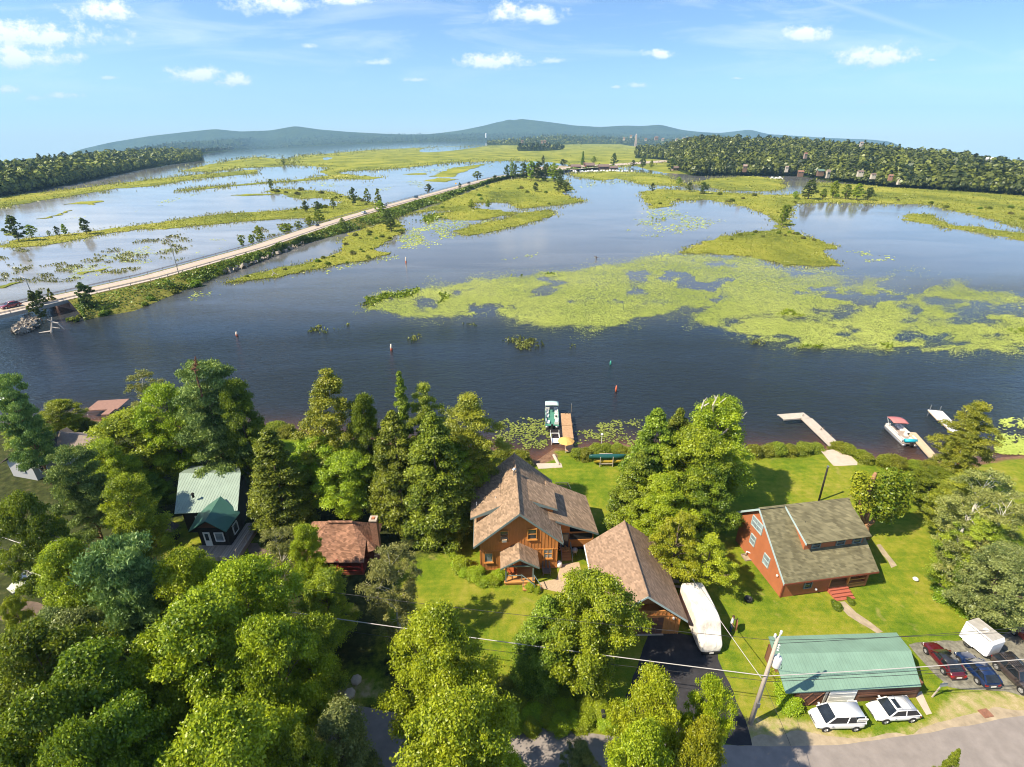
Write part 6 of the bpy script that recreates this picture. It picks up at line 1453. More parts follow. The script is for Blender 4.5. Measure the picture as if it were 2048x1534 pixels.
# ---- grey house at the left edge
Q0 = Vector((-70.8, 62.4, 0.95))
q_h = empty('grey_house', Q0, 'grey house with dark roof and white eaves among trees at the left', 'house', rz=R_(-14))
obj('wall', gable_prism(MB(), -2.3, 2.3, 0, 7.5, 0, 2.6, 4.0, 0).box(1.0, 3.9, 0, 7.5, 8.2, 2.6), mat('grey_clapboard', (0.36, 0.36, 0.36), .8, .1, 3, stretch=(1, 1, 10)), q_h)
obj('roof', MB().slab([(0, -.5, 4.3), (-2.9, -.5, 2.5), (-2.9, 7.6, 2.5), (0, 7.6, 4.3)], .12).slab([(0, -.5, 4.302), (0, 7.6, 4.302), (2.75, 7.6, 2.6), (2.75, -.5, 2.6)], .12), M_sh5, q_h)
obj('wing_roof', MB().slab([(.4, 6.2, 4.35), (8.0, 6.2, 4.35), (8.0, 9.0, 2.6), (.4, 9.0, 2.6)], .12).slab([(.4, 6.2, 4.352), (2.0, 3.5, 2.65), (8.0, 3.5, 2.65), (8.0, 6.2, 4.352)], .12), mat('brown_grey_roof', (0.20, 0.155, 0.13), .9, .2, 3), q_h)
obj('eave', MB().obox((2.92, 1.6, 2.52), (.22, 0, -.02), (0, 2.1, 0), (0, 0, .05)).obox((5.6, 3.3, 2.58), (2.4, 0, 0), (0, .22, 0), (0, 0, .05)), M_white, q_h)
window(q_h, (.2, -.01, 1.7), (1, 0, 0), .9, 1.2, (0, -1, 0), M_winfr, M_glass, False, 1); window(q_h, (2.31, 1.2, 1.6), (0, 1, 0), .9, 1.1, (1, 0, 0), M_whitefr, M_glass, False, 1)
solo('flag_pole', MB().tube([(0, 0, 0), (0, 0, 5.4)], .05, 8).lathe([(.09, 5.4), (.09, 5.5), (.01, 5.58)], n=8), M_white, P(104, 890, 1.0), 'short white pole at the corner of the grey house eave', 'pole')
# ================================================================ vehicles
def paint(name, col): return mat(name, col, 0.28, 0.04, 1.5, spec=0.5, coat=0.8)
PT = dict(white=paint('white_car_paint', (0.74, 0.74, 0.74)), maroon=paint('maroon_car_paint', (0.085, 0.005, 0.009)), blue=paint('blue_car_paint', (0.007, 0.019, 0.068)), brown=paint('dark_bronze_car_paint', (0.055, 0.042, 0.036)),
          cream=paint('cream_car_paint', (0.46, 0.45, 0.33)), red=paint('red_car_paint', (0.22, 0.02, 0.02)), silver=paint('silver_car_paint', (0.5, 0.52, 0.54)), teal=paint('teal_car_paint', (0.05, 0.12, 0.16)), black=paint('black_car_paint', (0.02, 0.02, 0.022)))
M_tyre = mat('tyre_rubber', (0.02, 0.02, 0.02), 0.9, 0.2, 5); M_rim = mat('alloy_rim', (0.50, 0.50, 0.50), 0.35, 0.1, 4, metal=0.7)
M_cglass = glass('car_glass', (0.016, 0.020, 0.024)); M_trimb = mat('black_plastic', (0.02, 0.02, 0.02), .6, .1, 4)
M_head = mat('headlight_lens', (0.75, 0.75, 0.75), .15, .05, 4, spec=.8); M_tail = mat('tail_light_lens', (0.35, 0.01, 0.01), .2, .05, 4, spec=.8); M_plate = mat('number_plate', (0.66, 0.64, 0.58), .5, .05, 4)
def vehicle(name, loc, rz, label, cat, pt, Lg, Wd, Ht, prof, gh, wb, wr=.33, rails=False, sunroof=False, roofmat=None, detail=True, group=None):
    """prof: (x, z_top) stations of the lower body; gh: side outline of the cabin (base front, top front, top rear, base rear)"""
    root = empty(name, loc, label, cat, group, rz)
    hw = Wd / 2; rings = []
    for i, (x, zt, wf) in enumerate(prof):
        w = hw * wf; zb = .24 + (.12 if i in (0, len(prof) - 1) else 0)
        rings.append([(x, -w * .9, zb), (x, -w, zb + .16), (x, -w, zt - .26), (x, -w * .95, zt - .08), (x, -w * .80, zt), (x, w * .80, zt), (x, w * .95, zt - .08), (x, w, zt - .26), (x, w, zb + .16), (x, w * .9, zb)])
    b = obj('body', MB().loft(rings), pt, root, True); 
    sub = b.modifiers.new('round', 'SUBSURF'); sub.levels = 1; sub.render_levels = 1
    (xa, za), (xb, zb2), (xc, zc), (xd, zd) = gh; wb_, wt = hw * .92, hw * .74
    P8 = lambda sg: [Vector((xa, sg * wb_, za)), Vector((xb, sg * wt, zb2)), Vector((xc, sg * wt, zc)), Vector((xd, sg * wb_, zd))]
    Lf, Rt = P8(1), P8(-1)
    obj('window_glass', MB().loft([Rt, Lf]), M_cglass, root)
    rf = MB().loft([[Vector((xb - .02, -wt - .02, zb2 - .02)), Vector((xb - .02, -wt, zb2 + .035)), Vector((xb - .02, wt, zb2 + .035)), Vector((xb - .02, wt + .02, zb2 - .02))],
                    [Vector(((xb + xc) / 2, -wt - .03, zb2 + .0)), Vector(((xb + xc) / 2, -wt, zb2 + .075)), Vector(((xb + xc) / 2, wt, zb2 + .075)), Vector(((xb + xc) / 2, wt + .03, zb2 + .0))],
                    [Vector((xc + .02, -wt - .02, zc - .02)), Vector((xc + .02, -wt, zc + .035)), Vector((xc + .02, wt, zc + .035)), Vector((xc + .02, wt + .02, zc - .02))]])
    obj('roof_panel', rf, roofmat or pt, root, True)
    pl = MB()
    for S_ in (Lf, Rt):
        sg = 1 if S_ is Lf else -1; e = Vector((0, sg * .012, 0))
        pl.bar(S_[0] + e, S_[1] + e, .09, .07); pl.bar(S_[3] + e, S_[2] + e, .14, .07); m1 = S_[0].lerp(S_[3], .52) + e; m2 = S_[1].lerp(S_[2], .48) + e; pl.bar(m1, m2, .07, .05)
        pl.bar(S_[0] + e, S_[3] + e, .06, .05)
    obj('pillars', pl, pt, root)
    if detail:
        for sx in (1, -1):
            for sg in (1, -1):
                c = (sx * wb / 2 + .05, sg * (hw - .08), wr)
                t = obj('wheel', MB().lathe([(wr * .72, -.115), (wr * .95, -.11), (wr, -.06), (wr, .06), (wr * .95, .11), (wr * .72, .115)], c, 18, axis='y'), M_tyre, root)
                rim = MB().lathe([(wr * .66, -.02), (wr * .66, .012), (wr * .16, .03)], (c[0], c[1] + sg * .1, c[2]), 14, axis='y')
                for q in range(5): rim.bar((c[0], c[1] + sg * .135, c[2]), (c[0] + wr * .6 * math.cos(q * 1.2566), c[1] + sg * .125, c[2] + wr * .6 * math.sin(q * 1.2566)), .06, .02)
                obj('rim', rim, M_rim, t)
        for sx in (1, -1):
            for sg in (1, -1): obj('wheel_arch', MB().lathe([(wr * 1.16, -.02), (wr * 1.16, .02)], (sx * wb / 2 + .05, sg * (hw - .006), wr + .02), 16, axis='y'), M_trimb, root)
        f, r_ = prof[-1][0], prof[0][0]; zf, zr_ = prof[-1][1], prof[0][1]
        for sg in (1, -1):
            obj('headlight', MB().obox((f - .16, sg * hw * .66, zf - .10), (.14, -sg * .06, 0), (0, hw * .17, 0), (0, 0, .075)), M_head, root)
            obj('tail_light', MB().obox((r_ + .10, sg * hw * .72, zr_ - .16), (.10, 0, 0), (0, hw * .16, 0), (0, 0, .09)), M_tail, root)
            obj('mirror', MB().obox((xa - .32, sg * (hw + .1), za + .1), (.07, 0, 0), (0, .1, 0), (0, 0, .07)), pt, root)
        obj('grille', MB().obox((f - .02, 0, zf - .26), (.05, 0, 0), (0, hw * .5, 0), (0, 0, .10)), M_trimb, root)
        obj('number_plate', MB().obox((r_ - .03, 0, zr_ - .24), (.02, 0, 0), (0, .26, 0), (0, 0, .07)), M_plate, root)
        for bx in (f - .02, r_ + .02): obj('bumper', MB().obox((bx, 0, .42), (.05, 0, 0), (0, hw * .82, 0), (0, 0, .09)), M_trimb if name == 'suv' else pt, root)
    if rails:
        mb = MB()
        for sg in (1, -1): mb.bar((xb - .1, sg * wt * .9, zb2 + .13), (xc + .1, sg * wt * .9, zc + .13), .05)
        for x in (xb - .55, xc + .55): mb.bar((x, -wt * .98, zb2 + .16), (x, wt * .98, zb2 + .16), .06, .04)
        obj('roof_rack', mb, M_trimb if pt is PT['brown'] else M_rim, root)
    if sunroof: obj('sunroof', MB().obox((xb - .42, 0, zb2 + .066), (.24, 0, 0), (0, wt * .62, 0), (0, 0, .018)), M_cglass, root)
    return root
vp = P(1674, 1452); wp = P(1786, 1432)
def SED(L): return [(-L * .5, .78, .80), (-L * .47, .92, .93), (-L * .3, .98, 1), (0, .95, 1), (L * .22, .90, 1), (L * .40, .82, .95), (L * .48, .70, .84), (L * .5, .62, .74)]
van = vehicle('van', vp + Vector((0, .35, 0)), R_(181), 'white windowed van parked on the grass left of the white estate car', 'van', PT['white'], 4.5, 1.82, 1.85,
    [(-2.2, 1.02, .9), (-2.15, 1.1, .98), (-1.2, 1.14, 1), (0, 1.14, 1), (1.1, 1.1, 1), (1.75, .98, .96), (2.15, .82, .88), (2.22, .7, .78)], [(1.55, 1.06), (.75, 1.76), (-2.0, 1.80), (-2.16, 1.08)], 2.8, .33)
van.scale = (.9, .92, .9)
obj('side_panel', MB().obox((-1.7, -.8, 1.45), (.45, 0, 0), (0, .04, .02), (0, -.05, .3)).obox((-1.7, .8, 1.45), (.45, 0, 0), (0, -.04, .02), (0, .05, .3)), PT['white'], van)
ec_ = vehicle('estate_car', wp + Vector((0, .2, 0)), R_(183), 'white estate car with roof bars and sunroof behind the white van', 'car', PT['white'], 4.5, 1.84, 1.6,
    SED(4.4), [(1.15, .94), (.45, 1.48), (-1.6, 1.46), (-2.05, .95)], 2.65, .34, True, True)
ec_.scale = (.87, .92, .9)
def carloc(px1, px2): return (P(*px1) + P(*px2)) / 2
c = carloc((1852, 1308), (1881, 1345)) + Vector((.80, 0, 0))
r = vehicle('sedan', c, R_(92), 'maroon sedan with black roof nearest the shed on the gravel', 'car', PT['maroon'], 4.2, 1.75, 1.35, SED(4.3), [(.95, .92), (.25, 1.32), (-1.1, 1.3), (-1.75, .93)], 2.5, .33, roofmat=PT['black']); r.scale = (.85, .92, .92)
c = carloc((1917, 1326), (1948, 1364)) + Vector((.80, 0, 0))
r = vehicle('hatchback', c, R_(93), 'dark blue hatchback between the maroon sedan and the bronze off-roader', 'car', PT['blue'], 4.1, 1.76, 1.5, SED(4.1), [(.95, .93), (.2, 1.42), (-1.35, 1.36), (-1.95, .95)], 2.45, .34); r.scale = (.85, .92, .92)
c = carloc((1992, 1340), (2031, 1378)) + Vector((.82, .0, 0))
r = vehicle('suv', c, R_(-84), 'dark bronze off-road wagon with ribbed roof at the right edge', 'car', PT['brown'], 4.6, 1.8, 1.8,
    [(-2.25, 1.0, .9), (-2.2, 1.06, .98), (-1, 1.08, 1), (0, 1.08, 1), (1.1, 1.05, 1), (1.7, 1.0, .97), (2.2, .92, .9), (2.28, .8, .82)], [(.95, 1.02), (.4, 1.66), (-1.9, 1.68), (-2.18, 1.05)], 2.75, .38, True); r.scale = (.85, .92, .92)
rb = MB()
for q in range(6): rb.box(-1.7, -.5 + q * .2 - .025, 1.735, .2, -.5 + q * .2 + .025, 1.765)
obj('roof_ribs', rb, M_trimb, r)
c = P(2068, 1290); vehicle('pickup', c, R_(100), 'red car mostly outside the right edge of the parking lot', 'car', PT['red'], 4.4, 1.8, 1.5, SED(4.3), [(1.0, .94), (.4, 1.45), (-1.4, 1.4), (-1.9, .95)], 2.6)
c = P(52, 1172); vehicle('convertible', c + Vector((.3, .6, 0)), R_(-118), 'cream rounded car parked under the trees at the left edge', 'car', PT['cream'], 3.9, 1.7, 1.45, [(-1.95, .75, .8), (-1.8, .9, .93), (-1, .98, 1), (0, .96, 1), (.9, .94, 1), (1.5, .84, .92), (1.85, .68, .78), (1.95, .55, .62)], [(.75, .95), (.3, 1.42), (-.8, 1.42), (-1.5, .95)], 2.4, .32)

# white enclosed trailer
T0 = (P(1920, 1274, 1.45) + P(1962, 1309, 1.45)) / 2
tr = empty('cargo_trailer', Vector((T0.x + .85, T0.y + .15, 1.0)), 'white enclosed cargo trailer behind the bronze off-roader', 'trailer', rz=R_(-74))
M_trw = mat('white_trailer_skin', (0.76, 0.75, 0.73), .35, .04, 1.5); M_trr = mat('grey_trailer_roof', (0.36, 0.34, 0.31), .6, .2, 2)
obj('body', MB().prism([(-1.25, -.82, .42), (1.12, -.82, .42), (1.3, -.82, .6), (1.3, -.82, 2.1), (1.12, -.82, 2.42), (-1.25, -.82, 2.42)], (0, 1.64, 0)), M_trw, tr, bevel=.05)
obj('roof', MB().box(-1.2, -.72, 2.42, 1.08, .72, 2.45), M_trr, tr); obj('roof_vent', MB().box(-.15, -.18, 2.45, .22, .18, 2.52), M_trw, tr)
obj('roof_trim', MB().box(-1.25, -.86, 2.30, 1.1, -.822, 2.36).box(-1.25, .822, 2.30, 1.1, .86, 2.36), M_rim, tr)
obj('side_door', MB().box(.1, -.85, .6, .75, -.822, 2.1).box(.66, -.875, 1.2, .72, -.851, 1.4), M_trw, tr)
for sg in (1, -1):
    w_ = obj('wheel', MB().lathe([(.22, -.09), (.3, -.08), (.3, .08), (.22, .09)], (-.35, sg * .84, .3), 16, axis='y'), M_tyre, tr); obj('rim', MB().lathe([(.2, -.01), (.2, .02), (.05, .05)], (-.35, sg * .92, .3), 12, axis='y'), M_rim, w_)
    obj('fender', MB().prism([(-.8, sg * .83, .5), (-.6, sg * .83, .68), (-.1, sg * .83, .68), (.1, sg * .83, .5)], (0, sg * .16, 0)), M_trw, tr)
obj('hitch', MB().bar((1.2, -.5, .42), (2.0, 0, .42), .08).bar((1.2, .5, .42), (2.0, 0, .42), .08).bar((1.9, 0, .42), (2.3, 0, .45), .09).lathe([(.1, .5), (.14, .6), (.14, .85), (.06, .95)], (1.65, 0, 0), 10), M_trimb, tr)

# camper under a white cover
B0 = Vector((18.9, 37.2, 1.0))
rv = empty('covered_camper', B0, 'motorhome wrapped in a wrinkled white cover beside the garage', 'camper', rz=R_(3.0))
M_tarp = bpy.data.materials.new('white_tarp'); t_, nd, lk = nodes(M_tarp); b = bsdf(M_tarp)
co_n = objco(t_); f1 = noise(t_, mapping(t_, co_n, (1.4, .5, 1.0)), 1.2, 5, .6, 1.2); f2 = noise(t_, co_n, .9, 4)
lk.new(ramp(t_, f2, [(.3, (.52, .46, .39)), (.6, (.74, .69, .62))]).outputs[0], b.inputs['Base Color']); b.inputs['Roughness'].default_value = .7; b.inputs['Specular IOR Level'].default_value = .2
lk.new(bump(t_, f1, .55, .2), b.inputs['Normal'])
st = [(-3.35, .95, .40, .62), (-3.2, 1.02, .35, 1.3), (-2.75, 1.10, .3, 1.55), (-2.35, 1.14, .3, 2.0), (-1.95, 1.17, .3, 2.85), (-1.65, 1.19, .32, 3.05), (-.6, 1.2, .4, 3.1), (.6, 1.2, .4, 3.12), (1.8, 1.2, .4, 3.08), (2.75, 1.17, .5, 3.02), (2.95, 1.06, .6, 2.8)]
g = np.random.default_rng(12); rings = []
for (y, w_, zb_, zt) in st:
    rg = []
    for k in range(20):
        a = k / 20 * 6.2832; cx_, cz_ = math.cos(a), math.sin(a)
        e = .19; x = w_ * math.copysign(abs(cx_) ** e, cx_); z = (zb_ + zt) / 2 + (zt - zb_) / 2 * math.copysign(abs(cz_) ** e, cz_)
        rg.append((x + g.normal() * .025, y, z + g.normal() * .03))
    rings.append(rg)
cv = obj('cover', MB().loft(rings), M_tarp, rv, True); sb = cv.modifiers.new('round', 'SUBSURF'); sb.levels = 1; sb.render_levels = 2
obj('bumper', MB().box(-.85, -3.42, .22, .85, -3.22, .42), M_trimb, rv); obj('number_plate', MB().box(-.2, -3.45, .24, .2, -3.425, .42), M_plate, rv)
for sg in (1, -1):
    for y in (-2.3, 1.6): obj('wheel', MB().lathe([(.26, -.12), (.37, -.1), (.37, .1), (.26, .12)], (sg * .88, y, .37), 16, axis='x'), M_tyre, rv)

# ================================================================ boats and docks
def pontoon(loc, rz, label, canopy, decal, scale=1.0):
    r = empty('pontoon_boat', loc, label, 'boat', rz=rz)
    for sg in (1, -1): obj('pontoon', MB().tube([(-3.0, sg * .85, .18), (2.7, sg * .85, .18), (3.1, sg * .85, .3), (3.3, sg * .85, .42)], [.3, .3, .22, .05], 12), M_metal, r, True)
    obj('deck', MB().box(-2.95, -1.2, .48, 2.95, 1.2, .58), canopy[2], r)
    fn = MB()
    for sg in (1, -1): fn.box(-2.6, sg * 1.17 - .02, .64, 2.75, sg * 1.17 + .02, 1.15)
    fn.box(2.73, -1.15, .64, 2.77, -.4, 1.15).box(2.73, .4, .64, 2.77, 1.15, 1.15).box(-2.62, -1.15, .64, -2.58, -.4, 1.15)
    obj('fence_panel', fn, M_white, r)
    rr_ = MB()
    for sg in (1, -1): rr_.bar((-2.6, sg * 1.17, 1.18), (2.75, sg * 1.17, 1.18), .05); rr_.bar((-2.6, sg * 1.19, .9), (2.75, sg * 1.19, .9), .015, .06)
    obj('rail', rr_, decal, r)
    for (x0, y0, x1, y1) in ((1.2, .55, 2.6, 1.1), (1.2, -1.1, 2.6, -.55), (-.2, .55, .5, 1.1), (-2.5, -1.1, -1.2, -.55), (-2.4, .4, -1.6, 1.1)):
        s_ = obj('seat', MB().box(x0, y0, .58, x1, y1, .92), M_white, r, bevel=.05); o_ = 1 if y0 > 0 else -1
        obj('cushion', MB().box(x0 + .04, (y1 - .14) if o_ > 0 else y0, .92, x1 - .04, y1 if o_ > 0 else y0 + .14, 1.28), canopy[1], s_, bevel=.04)
    cn = obj('console', MB().prism([(-.5, -1.05, .58), (.1, -1.05, .58), (-.05, -1.05, 1.3), (-.4, -1.05, 1.35)], (0, .6, 0)), M_white, r); obj('steering_wheel', MB().lathe([(.16, 0), (.18, .02), (.16, .04)], (-.58, -.75, 1.15), 12, axis='x'), M_trimb, cn)
    x0, x1, z = canopy[3]
    obj('canopy', MB().loft([[(x0, y, z + .12 * (1 - (y / 1.2) ** 2)) for y in np.linspace(-1.2, 1.2, 7)] + [(x0, y, z - .04) for y in np.linspace(1.2, -1.2, 7)], [((x0 + x1) / 2, y, z + .1 + .14 * (1 - (y / 1.2) ** 2)) for y in np.linspace(-1.2, 1.2, 7)] + [((x0 + x1) / 2, y, z + .05) for y in np.linspace(1.2, -1.2, 7)], [(x1, y, z - .02 + .12 * (1 - (y / 1.2) ** 2)) for y in np.linspace(-1.2, 1.2, 7)] + [(x1, y, z - .08) for y in np.linspace(1.2, -1.2, 7)]]), canopy[0], r, True)
    fr = MB()
    for sg in (1, -1):
        for xx in (x0 + .05, (x0 + x1) / 2, x1 - .05): fr.tube([((x0 + x1) / 2, sg * 1.17, 1.15), (xx, sg * 1.15, z)], .025, 6)
    obj('canopy_frame', fr, M_metal, r)
    obj('outboard_motor', MB().box(-3.35, -.18, .3, -2.98, .18, 1.0), M_trimb, r, bevel=.06)
    r.scale = (scale,) * 3
    return r
M_teal = mat('teal_vinyl', (0.10, 0.30, 0.25), .6, .12, 2); M_ptcan = mat('pale_green_canopy', (0.44, 0.58, 0.52), .7, .06, 2); M_gcarp = mat('green_carpet', (0.06, 0.20, 0.14), .95, .2, 6)
M_redcan = mat('faded_red_canopy', (0.50, 0.16, 0.15), .8, .1, 2); M_bei = mat('beige_carpet', (0.30, 0.24, 0.20), .95, .2, 6); M_vwh = mat('white_vinyl', (0.66, 0.62, 0.56), .5, .06, 3)
pa, pb = P(1105, 860, .0), P(1105, 822, .0)
pontoon(Vector((7.1, 81.2, 0)), R_(87), 'green and white pontoon boat moored left of the brown dock', (M_ptcan, M_vwh, M_gcarp, (1.4, 3.0, 2.25)), M_teal)
qa, qb = P(1818, 893, 0), P(1782, 858, 0); qd = (qb - qa)
b2 = pontoon((qa + qb) / 2, math.atan2(qd.y, qd.x) + R_(0), 'white pontoon boat with faded red canopy at the right dock', (M_redcan, M_vwh, M_bei, (.8, 3.0, 2.3)), M_bei)
obj('rolled_cover', MB().tube([(-2.75, -.9, 1.05), (-2.75, .9, 1.05)], .3, 14), mat('turquoise_tube', (0.02, 0.36, 0.46), .4, .1, 2), b2, True)
def dock(name, runs, z, th, label, m, posts=(), fr=None, extra=None):
    o0 = Vector(runs[0][0]); o0.z = 0
    r = empty(name, o0, label, 'dock')
    for a, b_, w_ in runs:
        a, b_ = Vector(a), Vector(b_); u = (b_ - a); L = u.length; u.normalize(); v = Vector((-u.y, u.x, 0)); n = int(L / .16)
        mb = MB()
        for k in range(n):
            jit = random.uniform(-.015, .015)
            mb.obox(a + u * (k + .5) * L / n + Vector((0, 0, z + random.uniform(-.006, .006))) - o0, u * L / n * .46, v * (w_ / 2 + jit), Vector((0, 0, .02)))
        obj('planking', mb, m, r)
        fm = MB()
        for s_ in (-1, 1): fm.obox((a + b_) / 2 + v * s_ * (w_ / 2 - .04) + Vector((0, 0, z - .12)) - o0, u * L / 2, v * .03, Vector((0, 0, .09)))
        for k in range(int(L / 2.4) + 1): fm.obox(a + u * min(L - .05, k * 2.4 + .05) + Vector((0, 0, z - .13)) - o0, u * .04, v * (w_ / 2 - .09), Vector((0, 0, .07)))
        obj('frame', fm, fr or m, r)
    for px, py, h in posts:
        q = P(px, py, z) - o0; obj('post', MB().tube([(q.x, q.y, -1.0), (q.x, q.y, z + h)], .06, 8), M_metal if h > 1 else M_bark, r)
    return r
M_d1 = mat('brown_dock_boards', (0.42, 0.25, 0.13), .85, .22, 3); M_d2 = mat('grey_dock_boards', (0.44, 0.38, 0.31), .9, .22, 3); M_d3 = mat('tan_dock_boards', (0.50, 0.38, 0.24), .9, .2, 3); M_d4 = mat('white_dock_panels', (0.66, 0.64, 0.62), .6, .08, 2); M_d5 = mat('maroon_dock_boards', (0.27, 0.15, 0.11), .9, .25, 3)
z_ = .55
A, B = P(1139, 908, z_), P(1131, 832, z_)
dock('dock', [(A, A.lerp(B, .30), 1.35), (A.lerp(B, .31), A.lerp(B, .635), 1.75), (A.lerp(B, .645), B, 1.75)], z_, .1, 'brown plank dock beside the green pontoon boat', M_d1, [(1142, 831, 2.4), (1136, 833, .8), (1130, 833, .8), (1145, 856, 1.0), (1147, 880, .5)], M_d2)
A, B, C_ = P(1672, 900, z_), P(1612, 842, z_), P(1565, 845, z_)
B2 = P(1608, 840, z_)
dock('dock', [(A, B, 1.9), (B + Vector((.95, 1.4, 0)) * .0 + (B - A).normalized() * .1 + Vector((.6, 1.05, 0)), C_ + Vector((0, 1.0, 0)), 1.9)], z_, .1, 'weathered grey L-shaped dock leading to the concrete slab', M_d2, [(1604, 838, .9), (1640, 866, .9), (1645, 864, .9), (1660, 878, .9)])
A, B = P(1866, 921, z_), P(1821, 870, z_)
dock('dock', [(A, B, 1.3)], z_, .1, 'tan plank dock along the red-canopy boat', M_d3, [(1845, 890, .5), (1864, 918, .9)])
A, B = P(1912, 872, z_), P(1868, 826, z_)
dock('dock', [(A, A.lerp(B, .52), 1.6), (A.lerp(B, .54), B, 2.3)], z_, .1, 'white panelled dock on the far right', M_d4, [(1857, 826, 1.6), (1878, 825, 1.2), (1902, 848, .9), (1864, 824, .4), (1870, 824, .4)], M_d3)
A, B = P(186, 818, .7), P(250, 814, .7)
dock('dock', [(A, B, 4.0), (P(212, 836, .7), P(229, 822, .7), 1.3)], .7, .1, 'maroon-brown platform dock among the left trees', M_d5)
A, B = P(1110, 878, .5), P(1110, 868, .5)
mb = MB()
o0 = P(1111, 882, .35)
mb.box(-.65, -.6, 0, .65, .8, .06); mb.bar((-.7, -.6, .3), (-.7, 2.0, .3), .1); mb.bar((.7, -.6, .3), (.7, 2.0, .3), .1); mb.bar((-.7, 2.0, .3), (.7, 2.0, .3), .1)
for x in (-.7, .7): mb.bar((x, -.6, -.8), (x, -.6, .5), .09); mb.bar((x, 2.0, -.8), (x, 2.0, .9), .09)
solo('jet_ski_lift', mb, M_white, o0, 'small white lift frame beside the brown dock', 'boat lift')
# flat rafts / canoe / umbrella
u0 = P(1131, 903, .8); um = empty('parasol', u0, 'orange-yellow parasol at the foot of the brown dock', 'parasol')
obj('canopy', MB().lathe([(1.35, 1.95), (.95, 2.2), (.5, 2.4), (.05, 2.5)], n=8), mat('orange_canvas', (0.62, 0.36, 0.10), .8, .08, 2), um); obj('pole', MB().tube([(0, 0, -.3), (0, 0, 2.5)], .035, 8), M_white, um)
def rack(px, label):
    c0 = P(*px, 1.0); r = empty('canoe_rack', c0, label, 'rack', rz=R_(1)); mb = MB()
    for x in (-.95, .95):
        for y in (-.5, .5): mb.bar((x, y, 0), (x, y, 1.75), .1)
        mb.bar((x, -.55, .55), (x, .55, .55), .09); mb.bar((x, -.55, 1.25), (x, .55, 1.25), .09)
    mb.bar((-.95, -.5, .55), (.95, -.5, .55), .09); mb.bar((-.95, .5, 1.7), (.95, .5, 1.7), .09)
    obj('rack_frame', mb, M_d2, r); return r
rack((1211, 930), 'grey timber rack holding the canoes near the shore')
def canoe(loc, L, m, label, rz):
    rings = []
    for t in np.linspace(-1, 1, 13):
        w_ = .44 * (1 - t * t) ** .6 + .015; zt = .12 + .22 * t ** 4; rings.append([(t * L / 2, -w_, -.0 - zt), (t * L / 2, -w_ * .85, .22), (t * L / 2, -w_ * .4, .36), (t * L / 2, w_ * .4, .36), (t * L / 2, w_ * .85, .22), (t * L / 2, w_, -zt)])
    return solo('canoe', MB().loft(rings), m, loc, label, 'canoe', rz=rz, smooth=True)
cr = P(1211, 930, 1.0)
canoe(cr + Vector((.2, 0, 1.5)), 5.6, mat('dark_green_hull', (0.012, 0.075, 0.065), .4, .1, 2), 'upturned dark green canoe on the upper arms of the rack', R_(1))
canoe(cr + Vector((.6, 0, .8)), 4.8, mat('yellow_hull', (0.50, 0.36, 0.05), .4, .1, 2), 'upturned yellow canoe on the lower arms of the rack', R_(1))
